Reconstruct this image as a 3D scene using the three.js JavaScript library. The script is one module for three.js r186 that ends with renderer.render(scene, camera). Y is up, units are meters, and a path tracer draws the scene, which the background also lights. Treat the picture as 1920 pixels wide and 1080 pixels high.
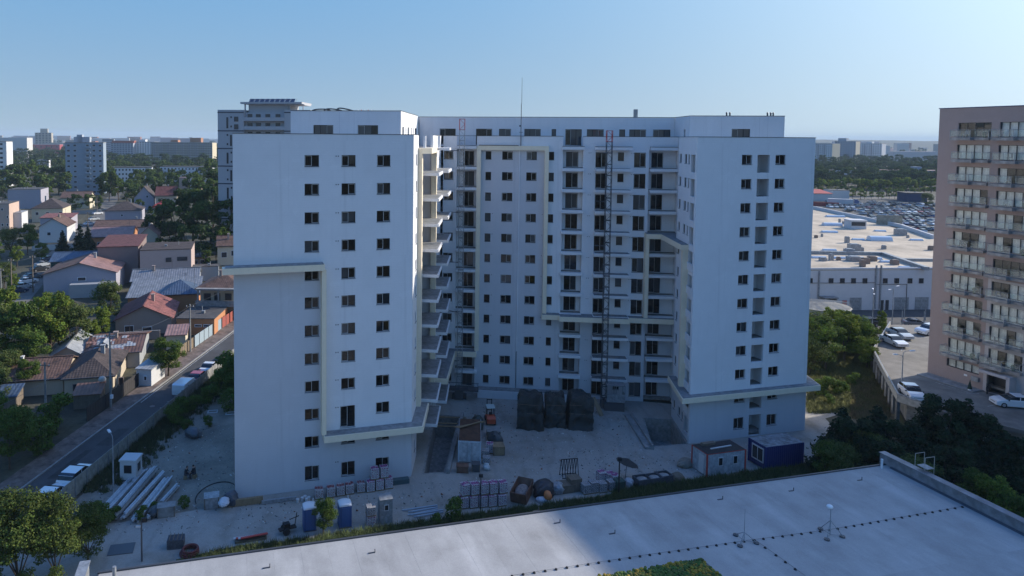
import * as THREE from 'three';
import { mergeGeometries } from 'three/addons/utils/BufferGeometryUtils.js';
import { MarchingCubes } from 'three/addons/objects/MarchingCubes.js';

// ---------------------------------------------------------------- camera, sky, sun, exposure
const scene = new THREE.Scene();
const FPX = 1280, PCX = 760, PCY = 324.4, CAM_H = 36.4, PITCH = Math.atan(66.7 / 1280), ROLL = 0.0065;
const camera = new THREE.PerspectiveCamera(2 * Math.atan(540 / FPX) * 180 / Math.PI, 16 / 9, 0.5, 14000);
camera.position.set(0, CAM_H, 0);
camera.rotation.order = 'XYZ';
camera.rotation.set(-PITCH, 0, ROLL);
camera.setViewOffset(1920, 1080, 960 - PCX, 540 - PCY, 1920, 1080);
camera.updateProjectionMatrix(); camera.updateMatrixWorld(true);
const renderer = new THREE.WebGLRenderer({ antialias: true });
renderer.setSize(1024, 576);
renderer.toneMapping = THREE.LinearToneMapping;
renderer.toneMappingExposure = 1.3;
renderer.shadowMap.enabled = true;
const SUN_AZ = 22 * Math.PI / 180, SUN_EL = 25.3 * Math.PI / 180;
const sunDir = new THREE.Vector3(Math.cos(SUN_EL) * Math.cos(SUN_AZ), Math.sin(SUN_EL), -Math.cos(SUN_EL) * Math.sin(SUN_AZ));
const sun = new THREE.DirectionalLight(new THREE.Color().setRGB(1.0, 0.92, 0.80), 4.8);
sun.position.copy(sunDir).multiplyScalar(400);
sun.castShadow = true; sun.shadow.radius = 1.5; sun.shadow.mapSize.set(4096, 4096);
Object.assign(sun.shadow.camera, { left: -220, right: 220, top: 220, bottom: -220, near: 1, far: 1200 });
scene.add(sun); scene.add(sun.target);
{ // clear evening-side sky: pale horizon, blue zenith, soft aureole round the sun
  const w = 512, h = 256, data = new Float32Array(w * h * 4), d = new THREE.Vector3();
  const sm = (a, b, x) => { const k = Math.min(1, Math.max(0, (x - a) / (b - a))); return k * k * (3 - 2 * k); };
  for (let j = 0; j < h; j++) for (let i = 0; i < w; i++) {
    const v = (j + 0.5) / h, u = (i + 0.5) / w, el = (v - 0.5) * Math.PI, az = (u - 0.5) * 2 * Math.PI;
    d.set(Math.cos(el) * Math.cos(az), Math.sin(el), Math.cos(el) * Math.sin(az));
    const ang = Math.acos(Math.min(1, Math.max(-1, d.dot(sunDir)))) * 180 / Math.PI;
    const e = Math.max(0, el) * 180 / Math.PI;
    const k1 = 1 - Math.exp(-e / 9), k2 = sm(6, 60, e);
    const c = [0.305, 0.40, 0.475].map((x, q) => { const mid = [0.095, 0.295, 0.565][q], top = [0.045, 0.18, 0.60][q]; let y = x + (mid - x) * k1; return y + (top - y) * k2; });
    const g = 0.85 * Math.exp(-ang / 18) + 0.5 * Math.exp(-ang * ang / 1200), gl = [0.95, 1.0, 0.90];
    const o = (j * w + i) * 4;
    for (let q = 0; q < 3; q++) data[o + q] = el < 0 ? [0.30, 0.37, 0.42][q] : c[q] + g * gl[q];
    data[o + 3] = 1;
  }
  const t = new THREE.DataTexture(data, w, h, THREE.RGBAFormat, THREE.FloatType);
  t.mapping = THREE.EquirectangularReflectionMapping; t.magFilter = t.minFilter = THREE.LinearFilter; t.wrapS = THREE.RepeatWrapping; t.needsUpdate = true;
  scene.background = t; scene.environment = t;
}
scene.fog = new THREE.FogExp2(new THREE.Color().setRGB(0.62, 0.78, 0.95), 0.00011);

// ---------------------------------------------------------------- helpers
function mulberry(a) { return () => { a |= 0; a = a + 0x6D2B79F5 | 0; let t = Math.imul(a ^ a >>> 15, 1 | a); t = t + Math.imul(t ^ t >>> 7, 61 | t) ^ t; return ((t ^ t >>> 14) >>> 0) / 4294967296; }; }
let rnd = mulberry(7);
const rr = (a, b) => a + (b - a) * rnd();
const V3 = (x, y, z) => new THREE.Vector3(x, y, z);
// photograph pixel -> point on the level y = h
function ground(px, py, h = 0) {
  const d = V3((px - PCX) / FPX, -(py - PCY) / FPX, -1).applyQuaternion(camera.quaternion);
  return V3(0, CAM_H, 0).addScaledVector(d, (h - CAM_H) / d.y);
}
function project(p) { const q = p.clone().sub(camera.position).applyQuaternion(camera.quaternion.clone().invert()); return [PCX + FPX * q.x / -q.z, PCY - FPX * q.y / -q.z]; }
// the street grid: s runs to the right along the rear facade, t runs back from the inner corner of the left wing
const TH = Math.atan2(0.127, 0.992), ORG = V3(0.84, 0, -71.65);
const US = V3(Math.cos(TH), 0, Math.sin(TH)), UT = V3(Math.sin(TH), 0, -Math.cos(TH));
const W = (s, t, y = 0) => ORG.clone().addScaledVector(US, s).addScaledVector(UT, t).setY(y);
const toST = p => { const d = p.clone().sub(ORG); return [d.dot(US), d.dot(UT)]; };
const G = (px, py, h = 0) => toST(ground(px, py, h));
const used = {};
const numbered = n => { const k = used[n] = (used[n] || 0) + 1; return k === 1 ? n : n + '_' + String(k - 1).padStart(3, '0'); };
const lin = (r, g, b) => new THREE.Color().setRGB(r, g, b);
// periodic value noise and small tiling textures (grain, stains, wear)
function lattice(seed, n) { const r = mulberry(seed), a = new Float32Array(n * n); for (let i = 0; i < n * n; i++) a[i] = r(); return (u, v) => { u = (u % 1 + 1) % 1 * n; v = (v % 1 + 1) % 1 * n; const x = Math.floor(u), y = Math.floor(v), f = u - x, g = v - y, s = f * f * (3 - 2 * f), t = g * g * (3 - 2 * g), x1 = (x + 1) % n, y1 = (y + 1) % n; return (a[y * n + x] * (1 - s) + a[y * n + x1] * s) * (1 - t) + (a[y1 * n + x] * (1 - s) + a[y1 * n + x1] * s) * t; }; }
function fbm(seed, n0, oct) { const L = []; for (let i = 0; i < oct; i++) L.push(lattice(seed + i * 17, n0 << i)); return (u, v) => { let a = 0, w = 0.5, s = 0; for (const f of L) { a += f(u, v) * w; s += w; w *= 0.55; } return a / s; }; }
function tex(size, fn, srgb = true) {
  const d = new Uint8Array(size * size * 4);
  for (let j = 0; j < size; j++) for (let i = 0; i < size; i++) { const c = fn(i / size, j / size); const o = (j * size + i) * 4; for (let q = 0; q < 3; q++) d[o + q] = Math.max(0, Math.min(255, Math.round((Array.isArray(c) ? c[q] : c) * 255))); d[o + 3] = 255; }
  const t = new THREE.DataTexture(d, size, size); t.wrapS = t.wrapT = THREE.RepeatWrapping; t.magFilter = THREE.LinearFilter; t.minFilter = THREE.LinearMipmapLinearFilter; t.generateMipmaps = true;
  if (srgb) t.colorSpace = THREE.SRGBColorSpace; t.needsUpdate = true; return t;
}
const rep = (t, m, m2 = m) => { const c = t.clone(); c.repeat.set(1 / m, 1 / m2); c.needsUpdate = true; return c; };
const nA = fbm(11, 4, 6), nB = fbm(23, 8, 5), nC = fbm(37, 16, 4), nD = lattice(5, 128);
const grainTex = tex(512, (u, v) => 0.95 + 0.035 * (nA(u, v) - 0.5) + 0.035 * (nC(u, v) - 0.5) + 0.04 * (nD(u, v) - 0.5));
const wallTex = tex(1024, (u, v) => { const row = (v * 48) % 1, crs = row < 0.10 ? 1 : 0, jt = ((u * 16 + (Math.floor(v * 48) % 2) * 0.5) % 1) < 0.03 ? 1 : 0, pt = nC(u * 0.5 + 0.1, v * 0.5 + 0.3) > 0.70 ? 1 : 0, dr = Math.max(0, nC(u * 2, v * 0.06) - 0.62); return 0.945 + 0.03 * (nA(u, v) - 0.5) + 0.03 * (nB(u, v) - 0.5) + 0.035 * (nD(u * 4, v * 4) - 0.5) - 0.016 * crs - 0.006 * jt + 0.012 * pt - dr * 0.12; });
const blotchTex = tex(512, (u, v) => { const a = nA(u, v), b = nB(u + .3, v + .7); return 0.80 + 0.34 * (a - 0.5) + 0.22 * (b - 0.5) + 0.07 * (nD(u, v) - 0.5); });
const roughTex = tex(512, (u, v) => { const a = nB(u, v), b = nC(u * 1, v), st = Math.max(0, nA(u + .5, v + .2) - 0.55); return 0.74 + 0.3 * (a - 0.5) + 0.25 * (b - 0.5) + 0.12 * (nD(u, v) - 0.5) - st * 0.7; });
const streakTex = tex(512, (u, v) => { const a = nA(u, v * 0.25), b = nC(u, v * .125), p = nB(u, v); return 0.84 + 0.20 * (a - 0.5) + 0.10 * (b - 0.5) + 0.12 * (p - 0.5); });
const bumpTex = tex(256, (u, v) => 0.5 + 0.5 * (nC(u, v) - 0.5) + 0.3 * (nD(u, v) - 0.5), false);
const ribTex = tex(64, (u) => 0.5 + 0.5 * Math.sin(u * Math.PI * 2), false);
const tileTex = tex(128, (u, v) => { const r = (v * 4) % 1; return 0.35 * (0.5 + 0.5 * Math.sin(u * 8 * Math.PI)) + 0.6 * (1 - r); }, false);
const mats = {};
function mat(key, color, o = {}) {
  if (mats[key]) return mats[key];
  const { map, m = 4, bump, bm = 1, bs = 0.01, rough = 0.9, metal = 0, phys, ...rest } = o;
  const M = new (phys ? THREE.MeshPhysicalMaterial : THREE.MeshStandardMaterial)({ color: Array.isArray(color) ? lin(...color) : color, roughness: rough, metalness: metal, ...rest });
  if (map) M.map = rep(map, m);
  if (bump) { M.bumpMap = rep(bump, bm); M.bumpScale = bs; }
  return mats[key] = M;
}
const paint = (key, r, g, b, rough = 0.8) => mat('paint_' + key, [r, g, b], { map: grainTex, m: 3, rough });
// geometry: everything gets uv in metres from its dominant face direction
function metric(g) {
  if (g.index) g = g.toNonIndexed();
  const p = g.attributes.position, n = g.attributes.normal, uv = new Float32Array(p.count * 2);
  for (let i = 0; i < p.count; i++) {
    const ax = Math.abs(n.getX(i)), ay = Math.abs(n.getY(i)), az = Math.abs(n.getZ(i));
    if (ay > 0.6) { uv[2 * i] = p.getX(i); uv[2 * i + 1] = p.getZ(i); } else if (ax > az) { uv[2 * i] = p.getZ(i); uv[2 * i + 1] = p.getY(i); } else { uv[2 * i] = p.getX(i); uv[2 * i + 1] = p.getY(i); }
  }
  g.setAttribute('uv', new THREE.BufferAttribute(uv, 2));
  for (const k of Object.keys(g.attributes)) if (!['position', 'normal', 'uv', 'color'].includes(k)) g.deleteAttribute(k);
  return g;
}
const merge = a => metric(Array.isArray(a) ? mergeGeometries(a.map(g => { g = g.index ? g.toNonIndexed() : g; for (const k of Object.keys(g.attributes)) if (!['position', 'normal', 'uv'].includes(k)) g.deleteAttribute(k); return g; })) : a);
// box with its base at y, centred on x and z
const bx = (w, h, d, x = 0, y = 0, z = 0, ry = 0, rx = 0, rz = 0) => { const g = new THREE.BoxGeometry(w, h, d); if (rx) g.rotateX(rx); if (rz) g.rotateZ(rz); if (ry) g.rotateY(ry); return g.translate(x, y + h / 2, z); };
const cyl = (r0, r1, h, x = 0, y = 0, z = 0, n = 12) => new THREE.CylinderGeometry(r1, r0, h, n).translate(x, y + h / 2, z);
function bar(a, b, r, n = 5) { const d = b.clone().sub(a), g = new THREE.CylinderGeometry(r, r, d.length(), n); g.applyQuaternion(new THREE.Quaternion().setFromUnitVectors(V3(0, 1, 0), d.normalize())); return g.translate((a.x + b.x) / 2, (a.y + b.y) / 2, (a.z + b.z) / 2); }
function sbar(a, b, r) { const d = b.clone().sub(a), g = new THREE.BoxGeometry(2 * r, d.length(), 2 * r); g.applyQuaternion(new THREE.Quaternion().setFromUnitVectors(V3(0, 1, 0), d.normalize())); return g.translate((a.x + b.x) / 2, (a.y + b.y) / 2, (a.z + b.z) / 2); }
function tube(pts, r, n = 5, seg) { return new THREE.TubeGeometry(new THREE.CatmullRomCurve3(pts), seg || pts.length * 4, r, n, false); }
function mesh(name, geo, m, parent) { const o = new THREE.Mesh(Array.isArray(geo) ? merge(geo) : (geo.userData.metric ? geo : (geo = metric(geo), geo.userData.metric = true, geo)), m); o.castShadow = o.receiveShadow = true; o.name = parent ? name : numbered(name); (parent || scene).add(o); return o; }
function tag(o, label, category, group, kind) { Object.assign(o.userData, { label, category }); if (group) o.userData.group = group; if (kind) o.userData.kind = kind; return o; }
function thing(name, label, category, s, t, turn = 0, group, y = 0) { const o = new THREE.Group(); o.name = numbered(name); o.position.copy(W(s, t, y)); o.rotation.y = -TH + turn; scene.add(o); return tag(o, label, category, group); }
function structure(name, geo, m) { const o = mesh(name, geo, m); o.userData.kind = 'structure'; return o; }
function copyOf(o, s, t, turn = 0, label, group, y = 0) { const c = o.clone(); c.name = numbered(o.name.replace(/_\d{3}$/, '')); c.userData = { ...o.userData }; scene.add(c); c.position.copy(W(s, t, y)); c.rotation.y = -TH + turn; if (label) c.userData.label = label; if (group) c.userData.group = group; return c; }
// flat sheet from an outline in world x,z (with holes), at height y
function sheet(pts, y, holes = []) {
  const sh = new THREE.Shape(pts.map(p => new THREE.Vector2(p.x, -p.z)));
  for (const h of holes) sh.holes.push(new THREE.Path(h.map(p => new THREE.Vector2(p.x, -p.z))));
  return new THREE.ShapeGeometry(sh).rotateX(-Math.PI / 2).translate(0, y, 0);
}
const st2 = (arr, y = 0) => arr.map(([s, t]) => W(s, t, y));
const px2 = (arr, h = 0) => arr.map(([x, y]) => ground(x, y, h));
// width of a wall that starts at pixel (x0, y), runs along 'turn' and ends at pixel column x1
function spanTo(x0, y, x1, turn) { const [s, t] = G(x0, y); let a = 0.2, b = 400; for (let i = 0; i < 50; i++) { const m = (a + b) / 2; project(W(s + m * Math.cos(turn), t + m * Math.sin(turn)))[0] < x1 ? a = m : b = m; } return a; }
// solid of an outline in local (s,t): y0..y1
function prism(pts, y0, y1, holes = []) {
  const sh = new THREE.Shape(pts.map(([s, t]) => new THREE.Vector2(s, t)));
  for (const h of holes) sh.holes.push(new THREE.Path(h.map(([s, t]) => new THREE.Vector2(s, t))));
  return new THREE.ExtrudeGeometry(sh, { depth: y1 - y0, bevelEnabled: false }).rotateX(-Math.PI / 2).translate(0, y0, 0);
}
// ---------------------------------------------------------------- materials of the new building
const M = {
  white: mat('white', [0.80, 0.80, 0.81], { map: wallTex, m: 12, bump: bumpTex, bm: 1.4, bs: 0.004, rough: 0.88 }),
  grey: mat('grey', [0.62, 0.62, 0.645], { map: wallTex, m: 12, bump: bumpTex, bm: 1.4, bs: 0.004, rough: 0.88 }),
  beige: mat('beige', [0.88, 0.76, 0.57], { map: grainTex, m: 4, rough: 0.85 }),
  screed: mat('screed', [0.34, 0.35, 0.36], { map: blotchTex, m: 3, rough: 0.9 }),
  concrete: mat('concrete', [0.36, 0.355, 0.345], { map: blotchTex, m: 3.5, bump: bumpTex, bm: 2, bs: 0.006, rough: 0.92 }),
  inside: mat('inside', [0.32, 0.305, 0.285], { map: blotchTex, m: 3, rough: 0.95 }),
  frame: mat('frame', [0.035, 0.037, 0.042], { rough: 0.45 }),
  film: mat('film', [0.60, 0.58, 0.55], { rough: 0.5 }),
  coping: mat('coping', [0.07, 0.075, 0.085], { rough: 0.5, metal: 0.4 }),
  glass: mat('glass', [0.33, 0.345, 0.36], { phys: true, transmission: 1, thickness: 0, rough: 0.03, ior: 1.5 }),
  blind: mat('blind', [0.34, 0.29, 0.24], { map: blotchTex, m: 1, rough: 0.9 }),
  paleBlind: mat('paleBlind', [0.60, 0.59, 0.58], { rough: 0.85 }),
  black: mat('black', [0.012, 0.012, 0.014], { rough: 0.7 }),
  steel: mat('steel', [0.10, 0.105, 0.115], { rough: 0.5, metal: 0.5 }),
  galv: mat('galv', [0.46, 0.48, 0.50], { map: blotchTex, m: 1.5, rough: 0.5, metal: 0.35 }),
  red: mat('red', [0.42, 0.05, 0.04], { rough: 0.6 }),
  wood: mat('wood', [0.34, 0.24, 0.14], { map: streakTex, m: 1, rough: 0.85 }),
  oldWood: mat('oldWood', [0.22, 0.175, 0.13], { map: streakTex, m: 1, rough: 0.9 }),
};
const FLOOR = k => 32.4 - 2.9 * (12 - k);
// a facade frame: x along the wall as seen from outside, y up, z outwards
function faceMatrix([s0, t0], [s1, t1]) {
  const L = Math.hypot(s1 - s0, t1 - t0), X = V3((s1 - s0) / L, 0, -(t1 - t0) / L), Y = V3(0, 1, 0), Z = X.clone().cross(Y);
  return { L, m: new THREE.Matrix4().makeBasis(X, Y, Z).setPosition(s0, 0, -t0) };
}
function panel(x0, x1, y0, y1, holes, th) {
  const sh = new THREE.Shape([[x0, y0], [x1, y0], [x1, y1], [x0, y1]].map(p => new THREE.Vector2(...p)));
  for (const [a, b, c, d] of holes) sh.holes.push(new THREE.Path([[a, c], [a, d], [b, d], [b, c]].map(p => new THREE.Vector2(...p))));
  return new THREE.ExtrudeGeometry(sh, { depth: th, bevelEnabled: false }).translate(0, 0, -th);
}
function wallPiece(parent, F, x0, x1, y0, y1, holes, m, th = 0.3, name = 'wall') {
  const hs = holes.filter(h => h[0] > x0 && h[1] < x1 && h[2] > y0 && h[3] < y1);
  return mesh(name, panel(x0, x1, y0, y1, hs, th).applyMatrix4(F.m), m, parent);
}
const gcache = {};
const cached = (k, f) => gcache[k] || (gcache[k] = (() => { const g = f(); const r = merge(Array.isArray(g) ? g : [g]); r.userData.metric = true; return r; })());
const ring = (w, h, f, d, z) => [bx(w, f, d, 0, 0, z), bx(w, f, d, 0, h - f, z), bx(f, h - 2 * f, d, -w / 2 + f / 2, f, z), bx(f, h - 2 * f, d, w / 2 - f / 2, f, z)];
const wr = mulberry(99);
// window set into a hole: dark frame with its mullions, glass panes, one opening sash edged with pale film, a metal sill
function windowIn(parent, F, [x0, x1, y0, y1], o = {}) {
  const w = +(x1 - x0).toFixed(2), h = +(y1 - y0).toFixed(2), n = o.n || (w > 2 ? 3 : w > 0.95 ? 2 : 1), dep = o.dep || 0.17, key = [w, h, n].join('_');
  const fm = o.frame || M.frame, pw = (w - 0.08) / n;
  const f = new THREE.Mesh(cached('wf' + key, () => { const a = ring(w, h, 0.055, 0.08, 0); for (let i = 1; i < n; i++) a.push(bx(0.05, h - 0.11, 0.08, -w / 2 + 0.04 + i * pw, 0.055, 0)); return a; }), fm);
  f.name = o.name || 'window'; f.castShadow = f.receiveShadow = true;
  f.applyMatrix4(F.m.clone().multiply(new THREE.Matrix4().makeTranslation((x0 + x1) / 2, y0, -dep))); parent.add(f);
  const blindKind = wr();
  for (let i = 0; i < n; i++) {
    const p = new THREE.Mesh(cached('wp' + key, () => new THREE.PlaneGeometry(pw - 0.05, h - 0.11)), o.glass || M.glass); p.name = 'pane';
    p.position.set(-w / 2 + 0.04 + (i + 0.5) * pw, h / 2, -0.012); p.rotation.y = (wr() - 0.5) * 0.03; p.rotation.x = (wr() - 0.5) * 0.03; f.add(p);
    if (blindKind < (o.blinds ?? 0.34) && wr() < 0.8) { const b = new THREE.Mesh(cached('wb' + key, () => new THREE.PlaneGeometry(pw - 0.06, h - 0.12)), o.blind || (wr() < 0.5 ? M.blind : M.paleBlind)); b.name = 'blind'; b.position.set(-w / 2 + 0.04 + (i + 0.5) * pw, h / 2, -0.12); f.add(b); }
  }
  if (n > 1 && !o.plain) { const k = wr() < 0.5 ? 0 : n - 1, s = new THREE.Mesh(cached('ws' + key, () => ring(pw - 0.02, h - 0.13, 0.035, 0.02, 0)), M.film); s.name = 'sash'; s.position.set(-w / 2 + 0.04 + (k + 0.5) * pw, 0.065, 0.052); s.castShadow = true; f.add(s); }
  if (!o.noSill) { const s = new THREE.Mesh(cached('wsill' + w + '_' + dep, () => bx(w + 0.08, 0.035, dep + 0.06, 0, -0.04, dep / 2 + 0.02)), M.coping); s.name = 'sill'; s.castShadow = true; f.add(s); }
  return f;
}
// ---------------------------------------------------------------- the new U-shaped apartment building
const block = thing('apartment_building', 'white U-shaped unfinished apartment building with beige ledges around a courtyard', 'building', 0, 0);
const boxIn = (name, s0, s1, t0, t1, y0, y1, m) => mesh(name, bx(s1 - s0, y1 - y0, t1 - t0, (s0 + s1) / 2, y0, -(t0 + t1) / 2), m, block);
const TOP = 36.67;
const coping = (a, b, y, inset = 0.15) => { const F = faceMatrix(a, b); mesh('coping', bx(F.L + 0.06, 0.06, 0.38, F.L / 2, y, -inset).applyMatrix4(F.m), M.coping, block); };
{ // front of the left wing
  const F = faceMatrix([-17, -7], [0, 0]), holes = [];
  for (let k = 1; k <= 12; k++) {
    const f = FLOOR(k), y0 = k === 1 ? 0.95 : f + 1.0, y1 = k === 1 ? 2.45 : f + 2.16;
    holes.push([7.0, 8.46, y0, y1], k === 3 ? [10.66, 12.22, 6.14, 8.42] : [10.77, 12.22, y0, y1], [14.47, 15.9, y0, y1]);
    for (const x of [10.2, 10.43]) mesh('vent', cyl(0.055, 0.055, 0.04, 0, 0, 0, 8).rotateX(Math.PI / 2).translate(x, f + 2.05, 0.0).applyMatrix4(F.m), M.black, block);
  }
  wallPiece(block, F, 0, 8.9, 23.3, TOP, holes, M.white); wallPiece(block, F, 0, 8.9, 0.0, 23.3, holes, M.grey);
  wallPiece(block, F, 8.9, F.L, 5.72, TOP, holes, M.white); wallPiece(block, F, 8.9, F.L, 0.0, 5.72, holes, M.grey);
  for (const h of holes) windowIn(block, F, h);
  const out = (g) => g.applyMatrix4(F.m);
  mesh('ledge', out(bx(10.0, 0.62, 1.15, 3.9, 22.95, 0.575)), M.beige, block);
  mesh('ledge_topping', out(bx(9.6, 0.10, 1.0, 4.0, 23.57, 0.56)), M.screed, block);
  mesh('fin', out(bx(0.46, 16.98, 0.95, 8.85, 5.97, 0.475)), M.beige, block);
}
mesh('ledge', prism([[-8.85, -3.64], [-8.35, -4.87], [1.35, -0.87], [1.35, 5.6], [0, 5.6], [0, 0]], 5.28, 5.92), M.beige, block);
mesh('ledge_topping', prism([[-8.7, -3.58], [-8.3, -4.7], [1.2, -0.78], [1.2, 5.5], [0, 5.5], [0, 0]], 5.92, 5.98), M.screed, block);
coping([-17, -7], [0, 0], TOP); coping([0, 0.2], [0, 5], TOP);
{ // courtyard side of the left wing
  const A = faceMatrix([0, 0.31], [0, 5]), B = faceMatrix([-0.9, 5], [-0.9, 12]), C = faceMatrix([1, 12], [1, 25.3]);
  const ha = [], hb = [], hc = [];
  for (let k = 1; k <= 12; k++) { const f = FLOOR(k); ha.push([2.2, 3.2, f + 1.0, f + 2.16]); hb.push([0.8, 2.3, f + 0.06, f + 2.2], [3.0, 3.8, f + 0.06, f + 2.2], [4.6, 6.2, f + 0.06, f + 2.2]); hc.push([1.6, 3.2, f + 0.06, f + 2.2], [4.4, 5.2, f + 0.6, f + 2.16], [9.2, 10.0, f + 1.0, f + 2.16]); }
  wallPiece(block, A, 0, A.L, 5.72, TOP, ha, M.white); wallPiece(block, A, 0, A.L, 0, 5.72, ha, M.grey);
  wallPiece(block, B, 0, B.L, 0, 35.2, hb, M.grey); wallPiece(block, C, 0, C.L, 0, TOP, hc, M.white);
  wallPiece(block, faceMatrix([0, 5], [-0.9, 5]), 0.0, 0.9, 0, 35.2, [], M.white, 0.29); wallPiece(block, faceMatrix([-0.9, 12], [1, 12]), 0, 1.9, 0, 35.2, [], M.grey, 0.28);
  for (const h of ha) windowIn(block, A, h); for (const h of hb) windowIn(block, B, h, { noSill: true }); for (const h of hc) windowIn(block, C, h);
  boxIn('pillar', 0.003, 0.5, 4.2, 5.15, 5.985, 34.6, M.beige); boxIn('pillar', 0.85, 1.5, 11.55, 12.35, 6.1, 34.6, M.beige);
  mesh('beam', prism([[0.004, 4.2], [0.5, 4.2], [1.5, 5.0], [1.5, 12.35], [0.85, 12.35], [-0.6, 5.3], [0.004, 5.15]], 34.6, 35.22), M.beige, block);
  for (let k = 2; k <= 12; k++) {
    const f = FLOOR(k);
    boxIn('balcony_slab', k === 12 || k < 12 ? -0.85 : 0, 2.3, 5.75, 11.3, f - 0.34, f - 0.02, M.white); boxIn('balcony_floor', -0.85, 2.15, 5.85, 11.2, f - 0.02, f, M.screed);
    if (k !== 3) { boxIn('balcony_slab', 1.003, 2.9, 12.9, 19, f - 0.34, f - 0.02, M.white); boxIn('balcony_floor', 1.003, 2.75, 13, 18.9, f - 0.02, f, M.screed); }
  }
  mesh('ledge', prism([[1.003, 12.9], [3.0, 12.9], [3.4, 24.1], [6.3, 24.1], [6.3, 25.297], [1.003, 25.297]], 5.5, 6.22), M.beige, block);
  mesh('ledge_topping', prism([[1.003, 13], [2.85, 13], [3.25, 24.25], [6.2, 24.25], [6.2, 25.297], [1.003, 25.297]], 6.22, 6.27), M.screed, block);
  boxIn('terrace_divider', 0.2, 0.5, 8.0, 8.5, 35.2, 36.6, M.white); boxIn('terrace_divider', 1.5, 1.8, 13, 13.4, 35.2, 36.6, M.white); boxIn('terrace_canopy', -0.6, 3.0, 12.5, 15.5, 34.86, 35.15, M.white);
  coping([1, 16], [1, 25.3], TOP);
}
{ // courtyard front of the rear block
  const F = faceMatrix([0, 25.3], [33.2, 25.3]), R = [], rows = [...Array(12).keys()].map(i => i + 1);
  for (const k of rows) {
    const f = FLOOR(k), s = f + 1.0, h = f + 2.14;
    R.push([1.41, 2.74, s, h], [7.27, 8.06, s, h], [9.58, 11.04, s, h], [12.93, 14.34, s, h], [16.0, 16.7, s, h], [22.29, 23.89, f + 0.08, h], [25.26, 26.08, s, h], [27.42, 28.98, f + 0.15, h]);
    const vx = [8.3, 15.2, 21.4, 27.1];
    for (const [x, y] of vx.slice(k > 9 ? 2 : 0).flatMap(x => x < 20 ? [[x, h - 0.05]] : [[x, h - 0.1], [x + 0.25, h - 0.1]])) mesh('vent', cyl(0.05, 0.05, 0.03, 0, 0, 0, 8).rotateX(Math.PI / 2).translate(x, y, 0).applyMatrix4(F.m), M.black, block);
  }
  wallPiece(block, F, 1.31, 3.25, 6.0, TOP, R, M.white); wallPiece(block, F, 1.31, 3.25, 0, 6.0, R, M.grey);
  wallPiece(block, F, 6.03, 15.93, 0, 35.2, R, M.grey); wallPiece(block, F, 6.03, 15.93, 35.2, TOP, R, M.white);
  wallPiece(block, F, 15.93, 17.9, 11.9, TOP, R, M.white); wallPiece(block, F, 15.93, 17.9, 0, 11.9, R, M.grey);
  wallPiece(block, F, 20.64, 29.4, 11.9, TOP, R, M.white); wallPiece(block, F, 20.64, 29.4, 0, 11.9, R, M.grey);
  wallPiece(block, F, 29.4, 33.19, 34.9, TOP, R, M.white);
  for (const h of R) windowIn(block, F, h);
  // loggias set back into the facade
  for (const [a, b, d0, d1, dep, low] of [[3.25, 6.03, 4.1, 5.65, 1.2, 6], [17.9, 20.64, 18.42, 20.1, 1.0, 11.9], [29.4, 33.19, 29.95, 31.5, 1.1, 11.9]]) {
    const B = faceMatrix([a, 25.3 + dep], [b, 25.3 + dep]), hs = rows.map(k => [d0 - a, d1 - a, FLOOR(k) + 0.05, FLOOR(k) + 2.14]);
    wallPiece(block, B, 0, B.L, low, 35.2, hs, M.white, 0.25); wallPiece(block, B, 0, B.L, 0, low, hs, M.grey, 0.25);
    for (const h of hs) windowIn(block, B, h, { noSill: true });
    boxIn('loggia_cheek', a - 0.25, a, 25.605, 25.3 + dep, 0, 35.2, M.white); if (b < 33) boxIn('loggia_cheek', b, b + 0.25, 25.605, 25.3 + dep, 0, 35.2, M.white);
  }
  for (const k of rows) {
    const f = FLOOR(k); if (k < 2) continue;
    const e = M.white;
    boxIn('balcony_slab', 3.25, 6.4 - (k > 3 ? 0.36 : 0), 24.6, 25.62, f - 0.42, f - 0.06, e); boxIn('balcony_slab', 17.75, 20.72, 24.75, 25.62, f - 0.5, f - 0.1, e);
    boxIn('balcony_slab', 22.2, 26.95, 23.95, 25.297, f - 0.42, f - 0.06, e); boxIn('balcony_floor', 22.3, 26.85, 24.05, 25.297, f - 0.06, f - 0.035, M.screed);
    if (k !== 9) boxIn('balcony_slab', 29.5, 33.19, 24.7, 25.62, f - 0.42, f - 0.06, e);
  }
  for (const [a, b, z] of [[3.25, 6.0, 24.6], [17.75, 20.72, 24.75], [22.2, 26.95, 23.95], [29.5, 33.15, 24.7]]) { boxIn('balcony_canopy', a, b, z, a > 20 && a < 29 ? 25.297 : 25.62, 34.86, 35.28, M.white); boxIn('canopy_flashing', a - 0.02, b + 0.02, z - 0.02, 25.29, 35.28, 35.34, M.coping); }
  // beige frame round the grey bay, ledges and the fin by the right-hand corner
  boxIn('frame_beam', 6.03, 15.93, 24.85, 25.297, 34.72, 35.34, M.beige); boxIn('canopy_flashing', 6.3, 11.8, 24.8, 25.29, 35.34, 35.42, M.coping);
  boxIn('frame_post', 6.03, 6.62, 24.6, 25.297, 6.27, 34.72, M.beige); boxIn('frame_post', 15.4, 15.93, 24.6, 25.297, 12.0, 34.72, M.beige);
  mesh('ledge', prism([[15.3, 25.297], [15.3, 24.2], [17.6, 24.2], [17.6, 23.5], [26.95, 23.5], [26.95, 24.2], [33.18, 24.2], [33.18, 25.297]], 11.25, 11.9), M.beige, block);
  mesh('ledge_topping', prism([[15.4, 25.297], [15.4, 24.3], [17.75, 24.3], [17.75, 23.6], [26.8, 23.6], [26.8, 24.35], [33.18, 24.35], [33.18, 25.297]], 11.9, 11.98), M.screed, block);
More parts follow.
